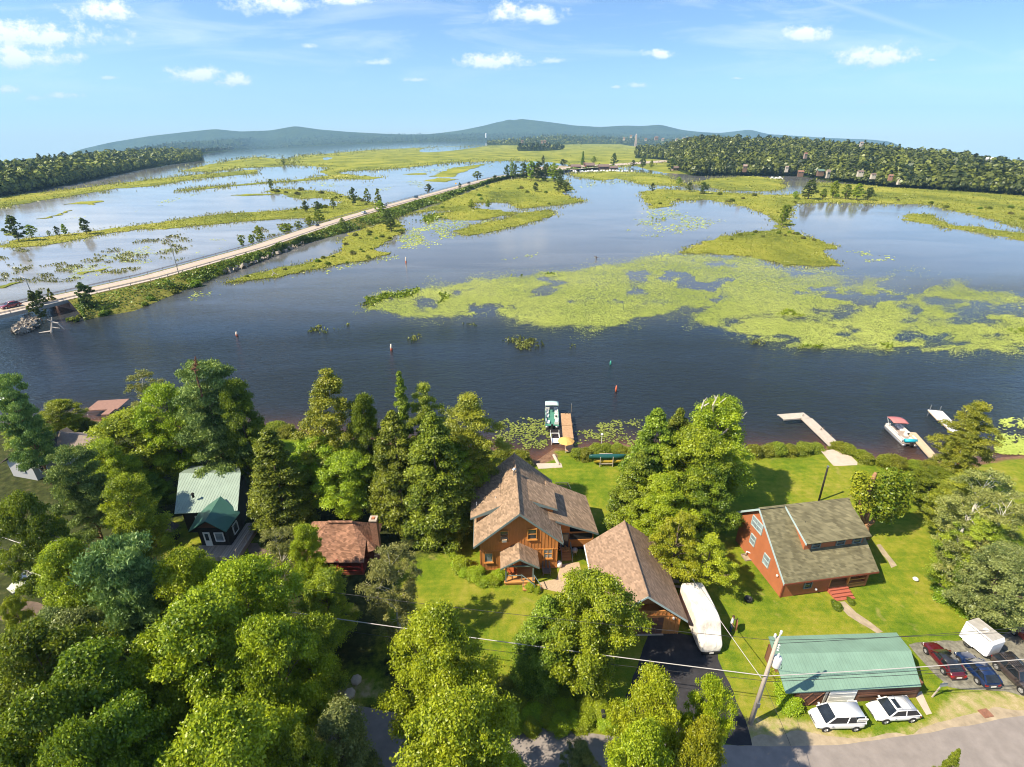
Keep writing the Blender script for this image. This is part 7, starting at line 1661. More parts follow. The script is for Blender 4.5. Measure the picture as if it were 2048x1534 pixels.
# ================================================================ person
def skin_person(loc, rz, label, sc=1.0):
    me = bpy.data.meshes.new('person')
    V = {'pelvis': (0, 0, .95), 'waist': (0, .01, 1.1), 'chest': (0, 0, 1.32), 'neck': (0, 0, 1.50), 'headb': (0, -.02, 1.58), 'head': (0, -.03, 1.70), 'top': (0, -.01, 1.79),
         'lsh': (.18, 0, 1.43), 'lel': (.27, -.10, 1.18), 'lwr': (.33, -.30, 1.10), 'lh': (.35, -.38, 1.09), 'rsh': (-.18, 0, 1.43), 'rel': (-.26, -.02, 1.16), 'rwr': (-.24, -.14, .95), 'rh': (-.23, -.18, .88),
         'lhip': (.09, 0, .90), 'lkn': (.11, -.04, .50), 'lan': (.11, .04, .09), 'lto': (.12, -.13, .04), 'rhip': (-.09, 0, .90), 'rkn': (-.11, -.10, .50), 'ran': (-.11, -.02, .09), 'rto': (-.12, -.19, .04)}
    Rr = dict(pelvis=.15, waist=.135, chest=.165, neck=.06, headb=.085, head=.10, top=.06, lsh=.075, lel=.05, lwr=.036, lh=.03, rsh=.075, rel=.05, rwr=.036, rh=.03, lhip=.10, lkn=.065, lan=.05, lto=.04, rhip=.10, rkn=.065, ran=.05, rto=.04)
    E_ = [('pelvis', 'waist'), ('waist', 'chest'), ('chest', 'neck'), ('neck', 'headb'), ('headb', 'head'), ('head', 'top'), ('chest', 'lsh'), ('lsh', 'lel'), ('lel', 'lwr'), ('lwr', 'lh'), ('chest', 'rsh'), ('rsh', 'rel'), ('rel', 'rwr'), ('rwr', 'rh'), ('pelvis', 'lhip'), ('lhip', 'lkn'), ('lkn', 'lan'), ('lan', 'lto'), ('pelvis', 'rhip'), ('rhip', 'rkn'), ('rkn', 'ran'), ('ran', 'rto')]
    for sd_, sg in (('l', 1), ('r', -1)):                            # five fingers on each hand
        hx, hy, hz = V[sd_ + 'h']
        for f in range(5):
            if f < 4:
                V[f'{sd_}f{f}'] = (hx + sg * (.03 - .02 * f), hy - (.07 - .006 * abs(f - 1)), hz - .02); V[f'{sd_}g{f}'] = (hx + sg * (.03 - .02 * f) * .9, hy - .10, hz - .055)
            else:
                V[f'{sd_}f{f}'] = (hx - sg * .045, hy - .01, hz + .005); V[f'{sd_}g{f}'] = (hx - sg * .06, hy - .05, hz - .01)
            Rr[f'{sd_}f{f}'] = .009; Rr[f'{sd_}g{f}'] = .008
            E_ += [(sd_ + 'h', f'{sd_}f{f}'), (f'{sd_}f{f}', f'{sd_}g{f}')]
    K = list(V); me.from_pydata([V[k] for k in K], [(K.index(a), K.index(b)) for a, b in E_], [])
    o = bpy.data.objects.new('person', me); COL.objects.link(o)
    sk = o.modifiers.new('skin', 'SKIN'); sk.use_smooth_shade = True
    lay = me.skin_vertices[0] if me.skin_vertices else None
    if lay is None:
        bpy.context.view_layer.objects.active = o; o.select_set(True); lay = me.skin_vertices[0]
    for k, v in zip(K, lay.data): v.radius = (Rr[k], Rr[k]); v.use_root = (k == 'pelvis')
    ss = o.modifiers.new('sub', 'SUBSURF'); ss.levels = 1; ss.render_levels = 2
    m = bpy.data.materials.new('person_clothing'); nt_, nd, lk = nodes(m); b = bsdf(m)
    s3 = N(nt_, 'ShaderNodeSeparateXYZ'); lk.new(objco(nt_), s3.inputs[0])
    arm = math_(nt_, 'GREATER_THAN', math_(nt_, 'ABSOLUTE', s3.outputs[0]), .225)
    z2 = math_(nt_, 'ADD', s3.outputs[2], math_(nt_, 'MULTIPLY', arm, .5))
    r_ = ramp(nt_, math_(nt_, 'DIVIDE', s3.outputs[2], 2.0), [(0.0, (.02, .02, .02)), (.045, (.03, .05, .09)), (.485, (.62, .62, .62)), (.755, (.46, .25, .17)), (.87, (.10, .06, .04))]); r_.color_ramp.interpolation = 'CONSTANT'
    arms = ramp(nt_, s3.outputs[2], [(0, (.46, .25, .17)), (.62, (.62, .62, .62))]); arms.color_ramp.interpolation = 'CONSTANT'
    r2 = math_(nt_, 'MULTIPLY', arm, math_(nt_, 'LESS_THAN', s3.outputs[2], 1.25))
    r2 = math_(nt_, 'MULTIPLY', r2, math_(nt_, 'GREATER_THAN', s3.outputs[2], .80))
    lk.new(mixc(nt_, r2, r_.outputs[0], (.46, .25, .17)), b.inputs['Base Color']); b.inputs['Roughness'].default_value = .8
    me.materials.append(m)
    o.location = loc; o.rotation_euler = (0, 0, rz); o.scale = (sc,) * 3
    tag(o, label, 'person')
    obj('hair', MB().lathe([(.098, 1.68), (.112, 1.74), (.10, 1.80), (.06, 1.83), (.01, 1.84)], (0, .005, 0), 12), mat('brown_hair', (.06, .035, .02), .8, .2, 9), o, True)
    fc = MB()
    for x in (-.035, .035): fc.lathe([(.012, -.01), (.012, .004)], (x, -.125, 1.705), 8, axis='y')
    fc.box(-.025, -.125, 1.635, .025, -.118, 1.645); fc.prism([(-.014, -.12, 1.66), (.014, -.12, 1.66), (0, -.125, 1.70)], (0, -.025, 0))
    obj('face', fc, mat('face_features', (.12, .05, .04), .7, .1, 9), o)
    er = MB()
    for sg in (1, -1): er.obox((sg * .105, -.01, 1.69), (.01, 0, 0), (0, .02, 0), (0, 0, .032))
    obj('ear', er, mat('skin', (.46, .25, .17), .7, .05, 9), o)
    return o
pl = P(1460, 1261)
skin_person(pl, R_(60), 'person in pale top and dark trousers standing on the lawn beside the white camper', 1.15)
mb = MB().prism([(-.45, 0, .55), (.45, 0, .55), (.5, 0, 1.2), (.35, 0, 1.55), (-.35, 0, 1.55), (-.5, 0, 1.2)], (0, .06, 0))
mb.prism([(-.3, -.012, .7), (.3, -.012, .7), (.3, -.012, 1.3), (-.3, -.012, 1.3)], (0, .01, 0))
solo('board', mb, mat('brown_board', (.24, .095, .05), .6, .15, 3), pl + Vector((.50, -.05, -.1)), 'brown board held upright by the person on the lawn', 'board', rz=R_(70))

# ================================================================ poles and wires
M_pole = mat('weathered_pole_wood', (0.42, 0.355, 0.30), .9, .2, 3, .2, stretch=(6, 6, .5)); M_cable = mat('pale_cable', (0.44, 0.41, 0.38), .6, .1, 3); M_wire = mat('dark_wire', (0.03, 0.03, 0.03), .6, .1, 3); M_porc = mat('pale_transformer_paint', (0.66, 0.65, 0.62), .45, .06, 3)
p0 = P(1500, 1448); up_ = empty('utility_pole', p0, 'wooden utility pole with white transformer beside the green-roofed shed', 'utility pole')
obj('pole', MB().tube([(0, 0, -.3), (.02, 0, 6), (.03, 0, 10.6)], [.19, .15, .11], 14), M_pole, up_, True)
tf = obj('transformer', MB().lathe([(.05, 7.35), (.29, 7.4), (.31, 7.5), (.31, 8.35), (.27, 8.45), (.06, 8.55)], (.52, -.05, 0), 18), M_porc, up_, True)
obj('bushing', MB().lathe([(.07, 8.5), (.1, 8.6), (.06, 8.7), (.09, 8.75), (.03, 8.95)], (.45, -.1, 0), 10), M_porc, tf); obj('bracket', MB().bar((.1, 0, 7.7), (.3, -.02, 7.7), .08).bar((.1, 0, 8.2), (.3, -.02, 8.2), .08), M_metal, tf)
ins = MB()
for x, z in ((-.22, 10.9), (.16, 11.25)): ins.bar((.03, 0, 10.2), (x, 0, z - .25), .07); ins.lathe([(.04, z - .3), (.1, z - .2), (.07, z - .1), (.1, z), (.04, z + .1)], (x, 0, 0), 10)
for k in range(3): ins.lathe([(.03, 9.2 + k * .28), (.1, 9.27 + k * .28), (.03, 9.36 + k * .28)], (.28, -.05, 0), 8)
obj('insulator', ins, M_porc, up_)
obj('meter_box', MB().box(-.14, -.3, 2.6, .14, -.16, 3.1), M_metal, up_); obj('conduit', MB().tube([(.12, -.12, 0), (.12, -.12, 6.9)], .035, 6), M_metal, up_)
lp = MB()
for k in range(9): lp.tube([(.8 + .22 * math.cos(a), -.1 + .05 * math.sin(a * 2), 7.4 + .28 * math.sin(a)) for a in (k * .7, k * .7 + .7)], .022, 5)
obj('wire_loop', lp, M_trimb, up_)
def wire(name, pts, r, m, label, sag=0.0, n=14):
    o0 = Vector(pts[0]); mb = MB(); W_ = []
    for a, b_ in zip(pts[:-1], pts[1:]):
        a, b_ = Vector(a), Vector(b_)
        for k in range(n + (b_ is pts[-1])): t = k / n; W_.append(a.lerp(b_, t) + Vector((0, 0, -sag * 4 * t * (1 - t))) - o0)
    W_.append(Vector(pts[-1]) - o0)
    mb.tube(W_, r, 6); return solo(name, mb, m, o0, label, 'cable')
ph = Vector((20.19, 27.34, 0)); cz = 7.45
wire('cable', [(-62, 44.5, 9.2), (-30, 34.6, 7.9), ph + Vector((0, -.2, cz))], .036, M_cable, 'thick pale cable running left from the utility pole in front of the trees', .25)
wire('cable', [ph + Vector((.1, -.2, cz)), (42.3, 28.7, 7.35), (60, 30, 7.6)], .034, M_cable, 'thick pale cable running right from the utility pole over the parked cars', .12)
for k, (z, lb) in enumerate(((6.75, 'upper thin dark wire under the pale cable, right of the pole'), (6.45, 'lower thin dark wire under the pale cable, right of the pole'))):
    wire('wire', [ph + Vector((0, 0, z)), (60, 30 - k * .3, z + .3)], .02, M_wire, lb, .3)
for k, (z, lb) in enumerate(((11.3, 'topmost thin wire from the pole top towards the right'), (10.9, 'second thin wire from the pole top towards the right'))):
    wire('wire', [ph + Vector((.1 - .3 * k, 0, z)), (62, 30 + k, 11)], .018, M_wire, lb, .5)
for k, (z, lb) in enumerate(((11.25, 'topmost thin wire from the pole top towards the left woods'), (6.6, 'thin dark wire below the pale cable on the left'))):
    wire('wire', [ph + Vector((0, 0, z)), (-30, 34.6, z - .2), (-62, 44.5, z + 1)], .018, M_wire, lb, .5)
wire('wire', [ph + Vector((-.1, .1, 6.6)), (17.7, 45.3, 4.7)], .03, M_cable, 'service wire dropping over the white camper to the short leaning pole', .35)
wire('wire', [ph + Vector((0, 0, 6.4)), (22.6, 19.5, 1.0)], .015, M_wire, 'thin guy wire slanting down across the road', .0)
wire('cable', [P(-60, 1043, 8), P(130, 1085, 8), P(330, 1130, 8), P(480, 1150, 8)], .04, M_cable, 'pale cable crossing the left woods above the cream car', .2); wire('wire', [P(-60, 1100, 8), P(60, 1143, 8), P(190, 1175, 8)], .035, M_cable, 'second thinner cable crossing the left woods', .4)
sp_ = P(1326, 1122); solo('service_pole', MB().tube([(0, -.6, 0), (.0, -.8, 4.0)], [.1, .08], 10), M_pole, sp_, 'short leaning pole behind the garage', 'pole', smooth=True)
mp = P(1640, 1003); r = empty('mast', Vector((41.9, 57.2, 1)), 'dark mast rising behind the red house ridge', 'mast'); obj('pole', MB().tube([(0, 0, 0), (-.2, 0, 5.4)], [.13, .11], 10), M_black, r, True); obj('cap', MB().tube([(-.2, 0, 5.4), (-.2, 0, 5.65)], .15, 10), M_metal, r)
sg_ = empty('signpost', P(1864, 1394), 'slanting post with dark sign plates on the grass right of the shed', 'sign'); obj('post', MB().bar((0, 0, 0), (.35, 0, 1.9), .09), M_pole, sg_); obj('sign_plate', MB().obox((.38, -.07, 1.75), (.32, 0, .05), (0, .02, 0), (-.03, 0, .2)), M_winfr, sg_)
# small lot things
solo('fire_pit', MB().lathe([(.3, 0), (.42, .12), (.42, .35), (.36, .38), (.3, .2), (.05, .16)], n=14), M_trimb, P(1496, 1201), 'small dark round fire bowl on the lawn left of the red house', 'fire bowl', smooth=True)
solo('lawn_ball', MB().lathe([(.05, 0), (.24, .12), (.3, .25), (.2, .38), (.03, .44)], n=12), M_white, P(1830, 1161), 'white object lying alone on the right lawn', 'ball', smooth=True)
solo('drain_grate', MB().box(-.45, -.35, 0.02, .45, .35, .07).box(-.36, -.27, .07, .36, .27, .085), mat('rusty_iron', (.22, .10, .06), .8, .3, 5), P(1971, 1427), 'rusty drain grate beside the road', 'drain', rz=R_(10))
sd2 = P(1368, 1160); r = empty('satellite_dish', sd2, 'grey satellite dish and junk behind the white camper', 'satellite dish'); obj('dish', MB().lathe([(.02, .0), (.3, .06), (.48, .18), (.5, .22), (.3, .1), (.03, .05)], (0, 0, 1.0), 16), M_metal, r, True); obj('mount', MB().tube([(0, 0, 0), (0, 0, 1.05)], .05, 8), M_trimb, r)
g = np.random.default_rng(8)
for k in range(5):
    mb = MB().bar((-1.1, 0, .1 + .12 * k), (1.1, g.uniform(-.3, .3), .1 + .12 * k), .28, .07)
    solo('lumber_board', mb, M_d2, Vector((17.3 + g.uniform(-.2, .2), 42.3 + .35 * k, 1.0)), 'loose grey board in the heap between garage and camper', 'board', 'loose boards behind the camper', rz=g.uniform(-.3, .3))
for (px, py, lb) in ((700, 1389, 'pale boulder beside the dirt patch by the road'), (713, 1362, 'smaller pale boulder above the dirt patch')):
    mb = MB(); a = random.random()
    mb.lathe([(.2, -.1), (.5, .05), (.48, .3), (.25, .48), (.05, .5)], n=7); solo('boulder', mb, M_conc, P(px, py), lb, 'boulder', rz=a)
mbx = empty('mailbox', P(1205, 1445), 'dark mailbox on a post beside the roadside flower bed', 'mailbox'); obj('post', MB().box(-.06, -.06, 0, .06, .06, 1.05), M_pole, mbx); obj('box', MB().prism([(-.16, -.3, 1.05), (.16, -.3, 1.05), (.16, -.3, 1.22), (.08, -.3, 1.32), (-.08, -.3, 1.32), (-.16, -.3, 1.22)], (0, .6, 0)), M_trimb, mbx)
for (px, py, col, lb) in ((1905, 928, 'teal', 'faded turquoise lawn chair by the right shore'), (1920, 932, 'red', 'faded red lawn chair by the right shore')):
    mb = MB().box(-.4, -.4, .3, .4, .4, .38).bar((-.38, .4, .35), (-.3, .7, 1.05), .14, .04).bar((0, .4, .35), (0, .72, 1.12), .18, .04).bar((.38, .4, .35), (.3, .7, 1.05), .14, .04)
    for x in (-.36, .36): mb.box(x - .07, -.4, .58, x + .07, .4, .62); mb.box(x - .03, -.38, 0, x + .03, -.32, .58); mb.box(x - .03, .3, 0, x + .03, .36, .58)
    solo('lawn_chair', mb, mat(col + '_chair_paint', (0.12, 0.38, 0.36) if col == 'teal' else (0.5, 0.10, 0.09), .6, .1, 3), P(px, py), lb, 'chair', rz=random.random())
st_ = P(1113, 928); mb = MB(); g = np.random.default_rng(4)
r = None
for k in range(9):
    q = P(1108 + k * 1.1, 912 + k * 2.2, .9); mb = MB().lathe([(.12, -.05), (.28, .05), (.26, .2), (.12, .3)], n=7)
    solo('stone', mb, M_conc, q, 'pale stone in the curved row beside the parasol', 'stone', 'stones beside the parasol', rz=k * 1.3)
solo('lamp_post', MB().tube([(0, 0, 0), (0, 0, 2.3)], .04, 8).lathe([(.05, 2.3), (.2, 2.4), (.2, 2.55), (.04, 2.68)], n=10), M_white, P(1202, 895, .6), 'white globe lamp on a thin post in the shoreline bushes', 'lamp')
solo('rowboat', MB().loft([[(t * 1.9, -.6 * (1 - t * t) ** .5 - .02, .05), (t * 1.9, -.62 * (1 - t * t) ** .5 - .02, .45), (t * 1.9, .62 * (1 - t * t) ** .5 + .02, .45), (t * 1.9, .6 * (1 - t * t) ** .5 + .02, .05)] for t in np.linspace(-1, 1, 9)]), M_white, P(12, 800, .0), 'white small boat at the left edge of the water', 'boat', rz=.4)

# ================================================================ river markers
def buoy(px, py, h, m, label, r0=.28):
    b_ = P(px, py, 0); mb = MB().lathe([(r0, -.3), (r0, h * .6), (r0 * .75, h * .7), (r0 * .55, h), (.02, h * 1.02)], n=12); return solo('buoy', mb, m, b_, label, 'buoy', smooth=True)
M_bwh = mat('white_buoy', (.60, .50, .40), .5, .08, 4); M_bor = mat('orange_red_buoy', (.50, .12, .06), .5, .08, 4); M_bgr = mat('green_buoy', (.05, .30, .22), .5, .08, 4)
for (px, py, h, lb) in ((783, 700, 1.5, 'pale upright buoy in the near dark water'), (812, 526, 2.4, 'pale buoy off the causeway marsh strip'), (474, 671, 1.0, 'tiny pale buoy in the left part of the channel')):
    bb = buoy(px, py, h, M_bwh, lb)
    obj('stripe', MB().lathe([(.295, .0), (.30, .05), (.30, h * .3), (.295, h * .34)], n=12), M_bor, bb)
buoy(1232, 783, 1.3, M_bor, 'red buoy in the dark water behind the canoe rack', .22); buoy(1221, 729, .9, M_bgr, 'small green buoy beyond the red one', .2)
for (px, py, lb) in ((1192, 519, 'dark stump with branches standing in mid-channel'),):
    q = P(px, py, 0); mb = MB().tube([(0, 0, -.5), (0, 0, 1.3)], .22, 7).bar((0, 0, .8), (1.2, 0, 1.0), .15).bar((0, 0, .9), (-.9, .3, 1.5), .14); solo('stump', mb, M_bark, q, lb, 'stump')
dq = P(102, 664, .1); mb = MB()
for a, b_, c_, r0 in (((0, 0, -.3), (.6, .3, 1.6), (1.2, .5, 3.8), .28), ((.9, .4, 2.6), (2.2, .6, 2.2), (3.0, .8, .4), .24), ((.5, .2, 1.3), (1.5, .3, 1.0), (2.3, .4, .9), .18), ((0, 0, .2), (-1.2, -.2, .1), (-2.6, -.6, .0), .22), ((.9, .4, 2.4), (.8, .2, 3.0), (.3, 0, 3.4), .15)):
    mb.tube([a, b_, c_], [r0, r0 * .8, r0 * .4], 7)
solo('driftwood', mb, M_dead, dq, 'bleached driftwood roots at the tip of the causeway bank', 'driftwood')
dq = P(543, 552, .1); mb = MB().tube([(0, 0, -.2), (1.0, 0, 1.2), (2.2, .2, .4)], [.25, .2, .1], 6).tube([(1.0, 0, 1.2), (.6, 0, 2.2)], [.16, .06], 6); solo('driftwood', mb, M_dead, dq, 'small bleached snag on the river side of the marsh strip', 'driftwood')

# ================================================================ causeway: rails, bridge, lamps, traffic, riprap
M_rail = mat('dull_guardrail_steel', (0.30, 0.27, 0.25), .6, .15, 2, metal=.3); M_brc = mat('rusty_concrete', (0.42, 0.25, 0.20), .9, .2, 1)
def guard(side, label):
    L_ = offset(rc, side * (RW + .35)); o0 = L_[0]; gr_ = empty('guardrail', o0, label, 'guardrail'); mb = MB()
    LL = [p - o0 for p in L_[:118]]
    for dz in (.62, .84): mb.loft([[p + Vector((0, 0, dz - .07)), p + Vector((.06, 0, dz - .07)), p + Vector((.06, 0, dz + .07)), p + Vector((0, 0, dz + .07))] for p in LL])
    obj('rail', mb, M_rail, gr_)
    f = resample(LL, 100)
    pm = None
    for i, p in enumerate(f):
        o_ = obj('post', MB().box(-.07, -.07, -.4, .07, .07, .92), M_rail, gr_) if pm is None else pm.copy()
        if pm is None: pm = o_
        else: COL.objects.link(o_)
        o_.location = p
guard(1, 'grey steel guardrail on the river side of the causeway'); guard(-1, 'grey steel guardrail on the lake side of the causeway')
iB = bank[0]; b0 = rc[iB]; tdir = (rc[iB + 1] - rc[iB]).normalized(); nd_ = Vector((tdir.y, -tdir.x, 0))
br = empty('road_bridge', b0, 'concrete road bridge with rust-stained wing wall at the left edge', 'bridge')
mb = MB(); back = [p - b0 for p in rc[:iB + 1]]
rows_ = []
for p in back: rows_.append([p + nd_ * (RW + .7) + Vector((0, 0, .18)), p + nd_ * (RW + .7) + Vector((0, 0, -.75)), p - nd_ * (RW + .7) + Vector((0, 0, -.75)), p - nd_ * (RW + .7) + Vector((0, 0, .18)), p - nd_ * (RW + .25) + Vector((0, 0, .18)), p - nd_ * (RW + .25) + Vector((0, 0, -.04)), p + nd_ * (RW + .25) + Vector((0, 0, -.04)), p + nd_ * (RW + .25) + Vector((0, 0, .18))])
if len(rows_) > 1: obj('deck', MB().loft(rows_), M_concw, br)
obj('abutment', MB().obox(tdir * 1.2 + Vector((0, 0, -1.9)), tdir * .6, nd_ * (RW + .6), Vector((0, 0, 1.6))), M_brc, br)
obj('wing_wall', MB().prism([nd_ * (RW + .7) + Vector((0, 0, -.2)), nd_ * (RW + .7) + Vector((0, 0, -3.2)), nd_ * (RW + 4.8) + tdir * 3.0 + Vector((0, 0, -3.2)), nd_ * (RW + 4.8) + tdir * 3.0 + Vector((0, 0, -1.9))], tdir * .5), M_brc, br)
def lamp(px, py, hpx, label):
    b_ = P(px, py, 3.0); dep = b_.y * CPT + (HC - 3) * SPT; h = hpx * dep / FPX / .92
    r = empty('street_lamp', b_, label, 'street lamp', 'lamps along the causeway'); obj('pole', MB().tube([(0, 0, -1), (0, 0, h * .9), (-.1, 0, h * .95)], [.16, .11, .09], 8), M_metal, r)
    obj('arm', MB().tube([(-.1, 0, h * .95), (-1.2, .4, h * 1.0), (-2.3, .7, h * 1.03)], [.06, .05, .04], 6), M_rail, r); obj('lamp_head', MB().obox((-2.6, .8, h * 1.035), (.3, -.09, -.02), (.03, .10, 0), (0, 0, .05)), M_metal, r)
lamp(357, 546, 60, 'tall steel lamp with curved arm in the middle of the causeway'); lamp(71, 607, 50, 'tall steel lamp with curved arm beside the bridge end'); 
def roadcar(name, px, py, rev, label, pt, cat, k=1.0):
    b_ = P(px, py, 3.0); i = min(range(len(rc)), key=lambda j: (rc[j] - b_).length); i = min(max(i, 1), len(rc) - 2); t_ = rc[i + 1] - rc[i - 1]; a = math.atan2(t_.y, t_.x) + (math.pi if rev else 0)
    b_ = rc[i] + Vector((t_.y, -t_.x, 0)).normalized() * (-1.9 if rev else 1.9); b_.z += .03
    r = vehicle(name, b_, a, label, cat, pt, 4.6, 1.85, 1.6, SED(4.6), [(1.1, .94), (.4, 1.5), (-1.5, 1.48), (-2.0, .95)], 2.7, .34); r.scale = (k,) * 3; return r
roadcar('pickup', 24, 616, True, 'dark red pickup crossing the bridge at the left edge', PT['red'], 'pickup')
roadcar('car', 640, 451, True, 'small dark motorbike-like car, first on the causeway from the bridge', PT['black'], 'car', .6)
roadcar('car', 724, 428, False, 'white car on the causeway, left of the silver van', PT['white'], 'car', 1.05)
roadcar('car', 781, 412, True, 'silver car in the middle of the causeway traffic', PT['silver'], 'car', 1.15)
roadcar('car', 832, 396, True, 'blue-teal car on the causeway beyond the silver one', PT['teal'], 'car', 1.1)
roadcar('car', 940, 367, True, 'dark car farthest along the causeway', PT['black'], 'car', 1.1)
g = np.random.default_rng(17); V_, Q_ = [], []
def rocks(poly, n, name, s0, s1):
    x, y = px_scatter([poly], n); p, t = unproj(x, y, .6); sz = g.uniform(s0, s1, len(x)); mb = MB()
    for q, s_ in zip(p, sz):
        z_ = q[2] + g.uniform(-.3, .6)
        mb.obox((q[0], q[1], z_), Vector(g.normal(size=3)).normalized() * s_, Vector(g.normal(size=3)).normalized() * s_ * .7, Vector(g.normal(size=3)).normalized() * s_ * .5)
    tag(obj(name, mb, mat('riprap_stone', (.30, .26, .21), .9, .3, 1.2)), kind='stuff')
rocks([(20, 665), (60, 630), (78, 640), (70, 655), (50, 662)], 260, 'riprap', .25, .6); rocks([(445, 545), (512, 512), (560, 497), (600, 484), (610, 488), (512, 524), (460, 545)], 240, 'riprap', .3, .7)
sgn = P(912, 375, 3.0); r = empty('road_sign', sgn, 'yellow diamond road sign beside the causeway', 'sign'); obj('post', MB().tube([(0, 0, -1), (0, 0, 3.4)], .08, 6), M_metal, r); obj('sign_plate', MB().prism([(-.9, -.1, 3.4), (0, -.1, 2.5), (.9, -.1, 3.4), (0, -.1, 4.3)], (0, .05, 0)), mat('yellow_sign', (.75, .42, .02), .5, .05, 3), r)

# ================================================================ marina, village, towers
def farhouse(px, py, wpx, hpx, wallm, roofm, label, cat='house', name='house', z=0.2, flat=False, rz=None, group=None, depth=1.0, zpix=None):
    b_ = P(px, py, z) if zpix is None else Y(px, py, zpix); dep = b_.y * CPT + (HC - b_.z) * SPT; w_ = .7 * wpx * dep / FPX; h = .7 * hpx * dep / FPX / .97; d = w_ * .7 * depth
    r = empty(name, b_, label, cat, group, rz if rz is not None else random.uniform(-.25, .25)); he = h * (.62 if not flat else .95)
    obj('wall', MB().prism([(-w_ / 2, 0, -3), (-w_ / 2, d, -3), (-w_ / 2, d, he), (-w_ / 2, d / 2, h * .97 if not flat else he), (-w_ / 2, 0, he)], (w_, 0, 0)), wallm, r)
    e = w_ * .06
    if not flat: obj('roof', MB().slab([(-w_ / 2 - e, -e, he - e * .6), (w_ / 2 + e, -e, he - e * .6), (w_ / 2 + e, d / 2, h), (-w_ / 2 - e, d / 2, h)], .3).slab([(-w_ / 2 - e, d / 2, h + .01), (w_ / 2 + e, d / 2, h + .01), (w_ / 2 + e, d + e, he - e * .6), (-w_ / 2 - e, d + e, he - e * .6)], .3), roofm, r)
    else: obj('roof', MB().box(-w_ / 2 - e, -e, he, w_ / 2 + e, d + e, he + .4), roofm, r)
    wn = MB(); n = max(2, int(w_ / 4))
    for k in range(n): x = -w_ / 2 + (k + .5) * w_ / n; wn.box(x - .6, -.12, he * .35, x + .6, -.02, he * .7)
    obj('window', wn, M_glass, r); return r
M_hred = mat('dark_red_boathouse', (.13, .025, .02), .8, .15, .3); M_hbr = mat('weathered_brown_boathouse', (.14, .085, .06), .8, .2, .3); M_hor = mat('orange_building', (.25, .13, .09), .8, .1, .3); M_hwh = mat('pale_house_siding', (.42, .37, .32), .8, .1, .2); M_hpk = mat('pinkish_house_siding', (.27, .20, .165), .8, .1, .2); M_hro = mat('far_brown_roof', (.17, .12, .10), .9, .15, .2); M_hgr = mat('far_green_roof', (.10, .17, .13), .8, .1, .2)
sheet('shore_road', [(1085, 341), (1150, 331), (1230, 327), (1340, 319), (1372, 313), (1374, 317), (1340, 323), (1230, 331), (1150, 336)], M_hwy, .6, 8.0, .5, 31); sheet('marina_lot', [(1060, 334), (1130, 330), (1145, 336), (1130, 342), (1070, 341)], M_dirt, .5, 8.0, .5, 32)
for a in [(1152, 339, 26, 13, M_hred, M_hro, 'dark red gabled boathouse, leftmost of the marina'), (1180, 338, 24, 16, M_hred, M_hro, 'red boathouse in the middle of the marina'), (1208, 339, 28, 13, M_hbr, M_hro, 'long brown boathouse right of the red one'), (1228, 340, 22, 10, M_hbr, M_hro, 'low brown shed at the right of the marina')]: farhouse(*a, 'boathouse', 'boathouse', rz=.05)
farhouse(1170, 333, 9, 10, M_hor, M_hor, 'bright orange narrow building among the marina roofs', 'building', 'building', flat=True)
farhouse(1352, 341, 18, 11, M_hpk, M_hro, 'tan shore building beside the dark tree', 'building', 'building')
farhouse(1366, 316, 24, 8, M_hwh, M_hpk, 'long pale building at the bend of the distant road', 'building', 'building')
g = np.random.default_rng(23)
def boat(px, py, L, m, label, group):
    b_ = P(px, py, 0); rings = []
    for t in np.linspace(-1, 1, 7): w_ = 1.25 * (1 - max(0, t) ** 2.2) + .04; rings.append([(t * L / 2, -w_ * .7, -.1), (t * L / 2, -w_, .9), (t * L / 2, w_, .9), (t * L / 2, w_ * .7, -.1)])
    r = empty('motor_boat', b_, label, 'boat', group, g.uniform(0, 6.28)); obj('hull', MB().loft(rings), m, r); obj('cabin', MB().prism([(-L * .2, -.8, .9), (L * .2, -.8, .9), (L * .08, -.8, 2.1), (-L * .2, -.8, 2.2)], (0, 1.6, 0)), M_whitefr, r)
for k in range(24):
    x_ = 1122 + k * 6.1 + g.uniform(-1.5, 1.5); y_ = 343.5 + g.uniform(-1, 1.2) - (x_ - 1122) * .006
    boat(x_, y_, g.uniform(5.5, 8), [M_white, M_white, M_white, M_bor if k % 7 == 3 else M_white][k % 4], 'small white cabin boat moored in front of the marina', 'boats moored at the marina')
for k, (x_, y_) in enumerate(((1545, 357), (1552, 358), (1560, 357), (1615, 353), (1628, 354), (1640, 353), (1650, 353))): boat(x_, y_, 7.0, M_white, 'white boat moored in the right-hand inlet', 'boats in the inlet')
b_ = Y(1272, 279, 3900); r = empty('monument_tower', b_, 'tall tan tower standing above the village trees', 'tower'); obj('shaft', MB().loft([[(-s_, -s_, z), (s_, -s_, z), (s_, s_, z), (-s_, s_, z)] for s_, z in ((6.2, -30), (5.0, 25), (5.0, 27))]), mat('tan_stone', (.50, .36, .24), .9, .08, .05), r); obj('cap', MB().lathe([(5.2, 27), (5.8, 29), (3.6, 32), (.5, 36)], n=8), M_hwh, r)
b_ = Y(972, 271, 5600); r = empty('silo', b_, 'white round silo on the far left shore', 'tower'); obj('shaft', MB().lathe([(7, -20), (7, 13), (7.4, 14), (7.4, 16)], n=12), M_white, r); obj('cap', MB().lathe([(7.2, 16), (4, 19), (.3, 21)], n=12), M_white, r)
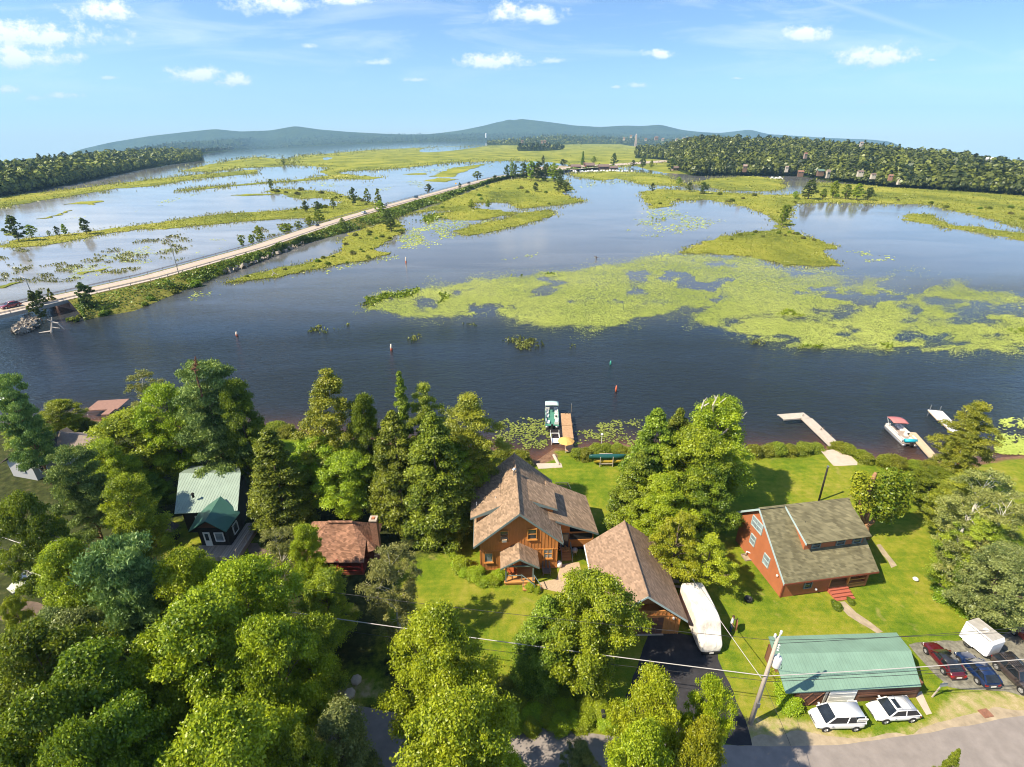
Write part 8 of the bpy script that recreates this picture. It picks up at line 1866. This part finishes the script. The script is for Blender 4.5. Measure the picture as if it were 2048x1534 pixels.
for px, lb in ((1974, 'left white water tank on the right ridge'), (1983, 'right white water tank on the right ridge')):
    b_ = Y(px, 320, 760); r = empty('water_tank', b_, lb, 'water tank'); r.scale = (.62,) * 3; obj('tank', MB().lathe([(2.6, 0.5), (3.1, 1.4), (3.1, 4.0), (2.2, 5.4), (.2, 5.9)], n=14), M_white, r, True); obj('base', MB().lathe([(1.6, -14), (1.6, .6)], n=10), M_white, r)
VIL = [(1262, 273, 1), (1292, 279, 1), (1313, 278, 2), (1326, 279, 0), (1354, 280, 0), (1368, 278, 0), (1378, 277, 2), (1392, 277, 0), (1402, 279, 1), (1412, 280, 0), (1045, 283, 2), (1084, 284, 2), (1090, 283, 2), (1248, 278, 0), (1530, 283, 0)]
for k, (px, py, c_) in enumerate(VIL):
    farhouse(px, py + 1, 6 if k != 2 else 9, 5 if k != 2 else 8, [M_hwh, M_hwh, M_hpk][c_], M_hro if c_ else M_hpk, 'pale little house showing between the trees of the far village', 'house', 'village_house', group='houses of the far village', zpix=(2250 if 1300 < px < 1420 else 1900))
for px, py, wpx, hpx, wm_, rm_, lb in [(1602, 347, 14, 8, M_hbr, M_hor, 'brown cabin with orange roof at the inlet'), (1642, 346, 16, 10, M_hbr, M_hgr, 'green-roofed cabin at the inlet'), (1657, 350, 10, 14, M_hwh, M_hpk, 'tall pale house at the inlet'), (1612, 312, 8, 9, M_hpk, M_hor, 'house with reddish roof up in the right wood'), (1722, 347, 14, 8, M_hwh, M_hro, 'pale cottage under the right wood'), (1748, 352, 12, 7, M_hwh, M_hro, 'second pale cottage under the right wood'),
    (1782, 355, 10, 8, M_hor, M_hor, 'small orange-red hut under the right wood'), (1490, 338, 10, 12, M_hbr, M_hpk, 'brown cabin on the wooded slope'), (1574, 338, 8, 8, M_hwh, M_hpk, 'pinkish cottage left of the inlet'), (1800, 363, 9, 6, M_hwh, M_hpk, 'low pale cottage at the marsh edge'), (1724, 289, 8, 7, M_hwh, M_hpk, 'pale house roof on the right ridge')]:
    farhouse(px, py, wpx, hpx, wm_, rm_, lb, zpix=(560 if py > 330 else (700 if px < 1700 else 900)))
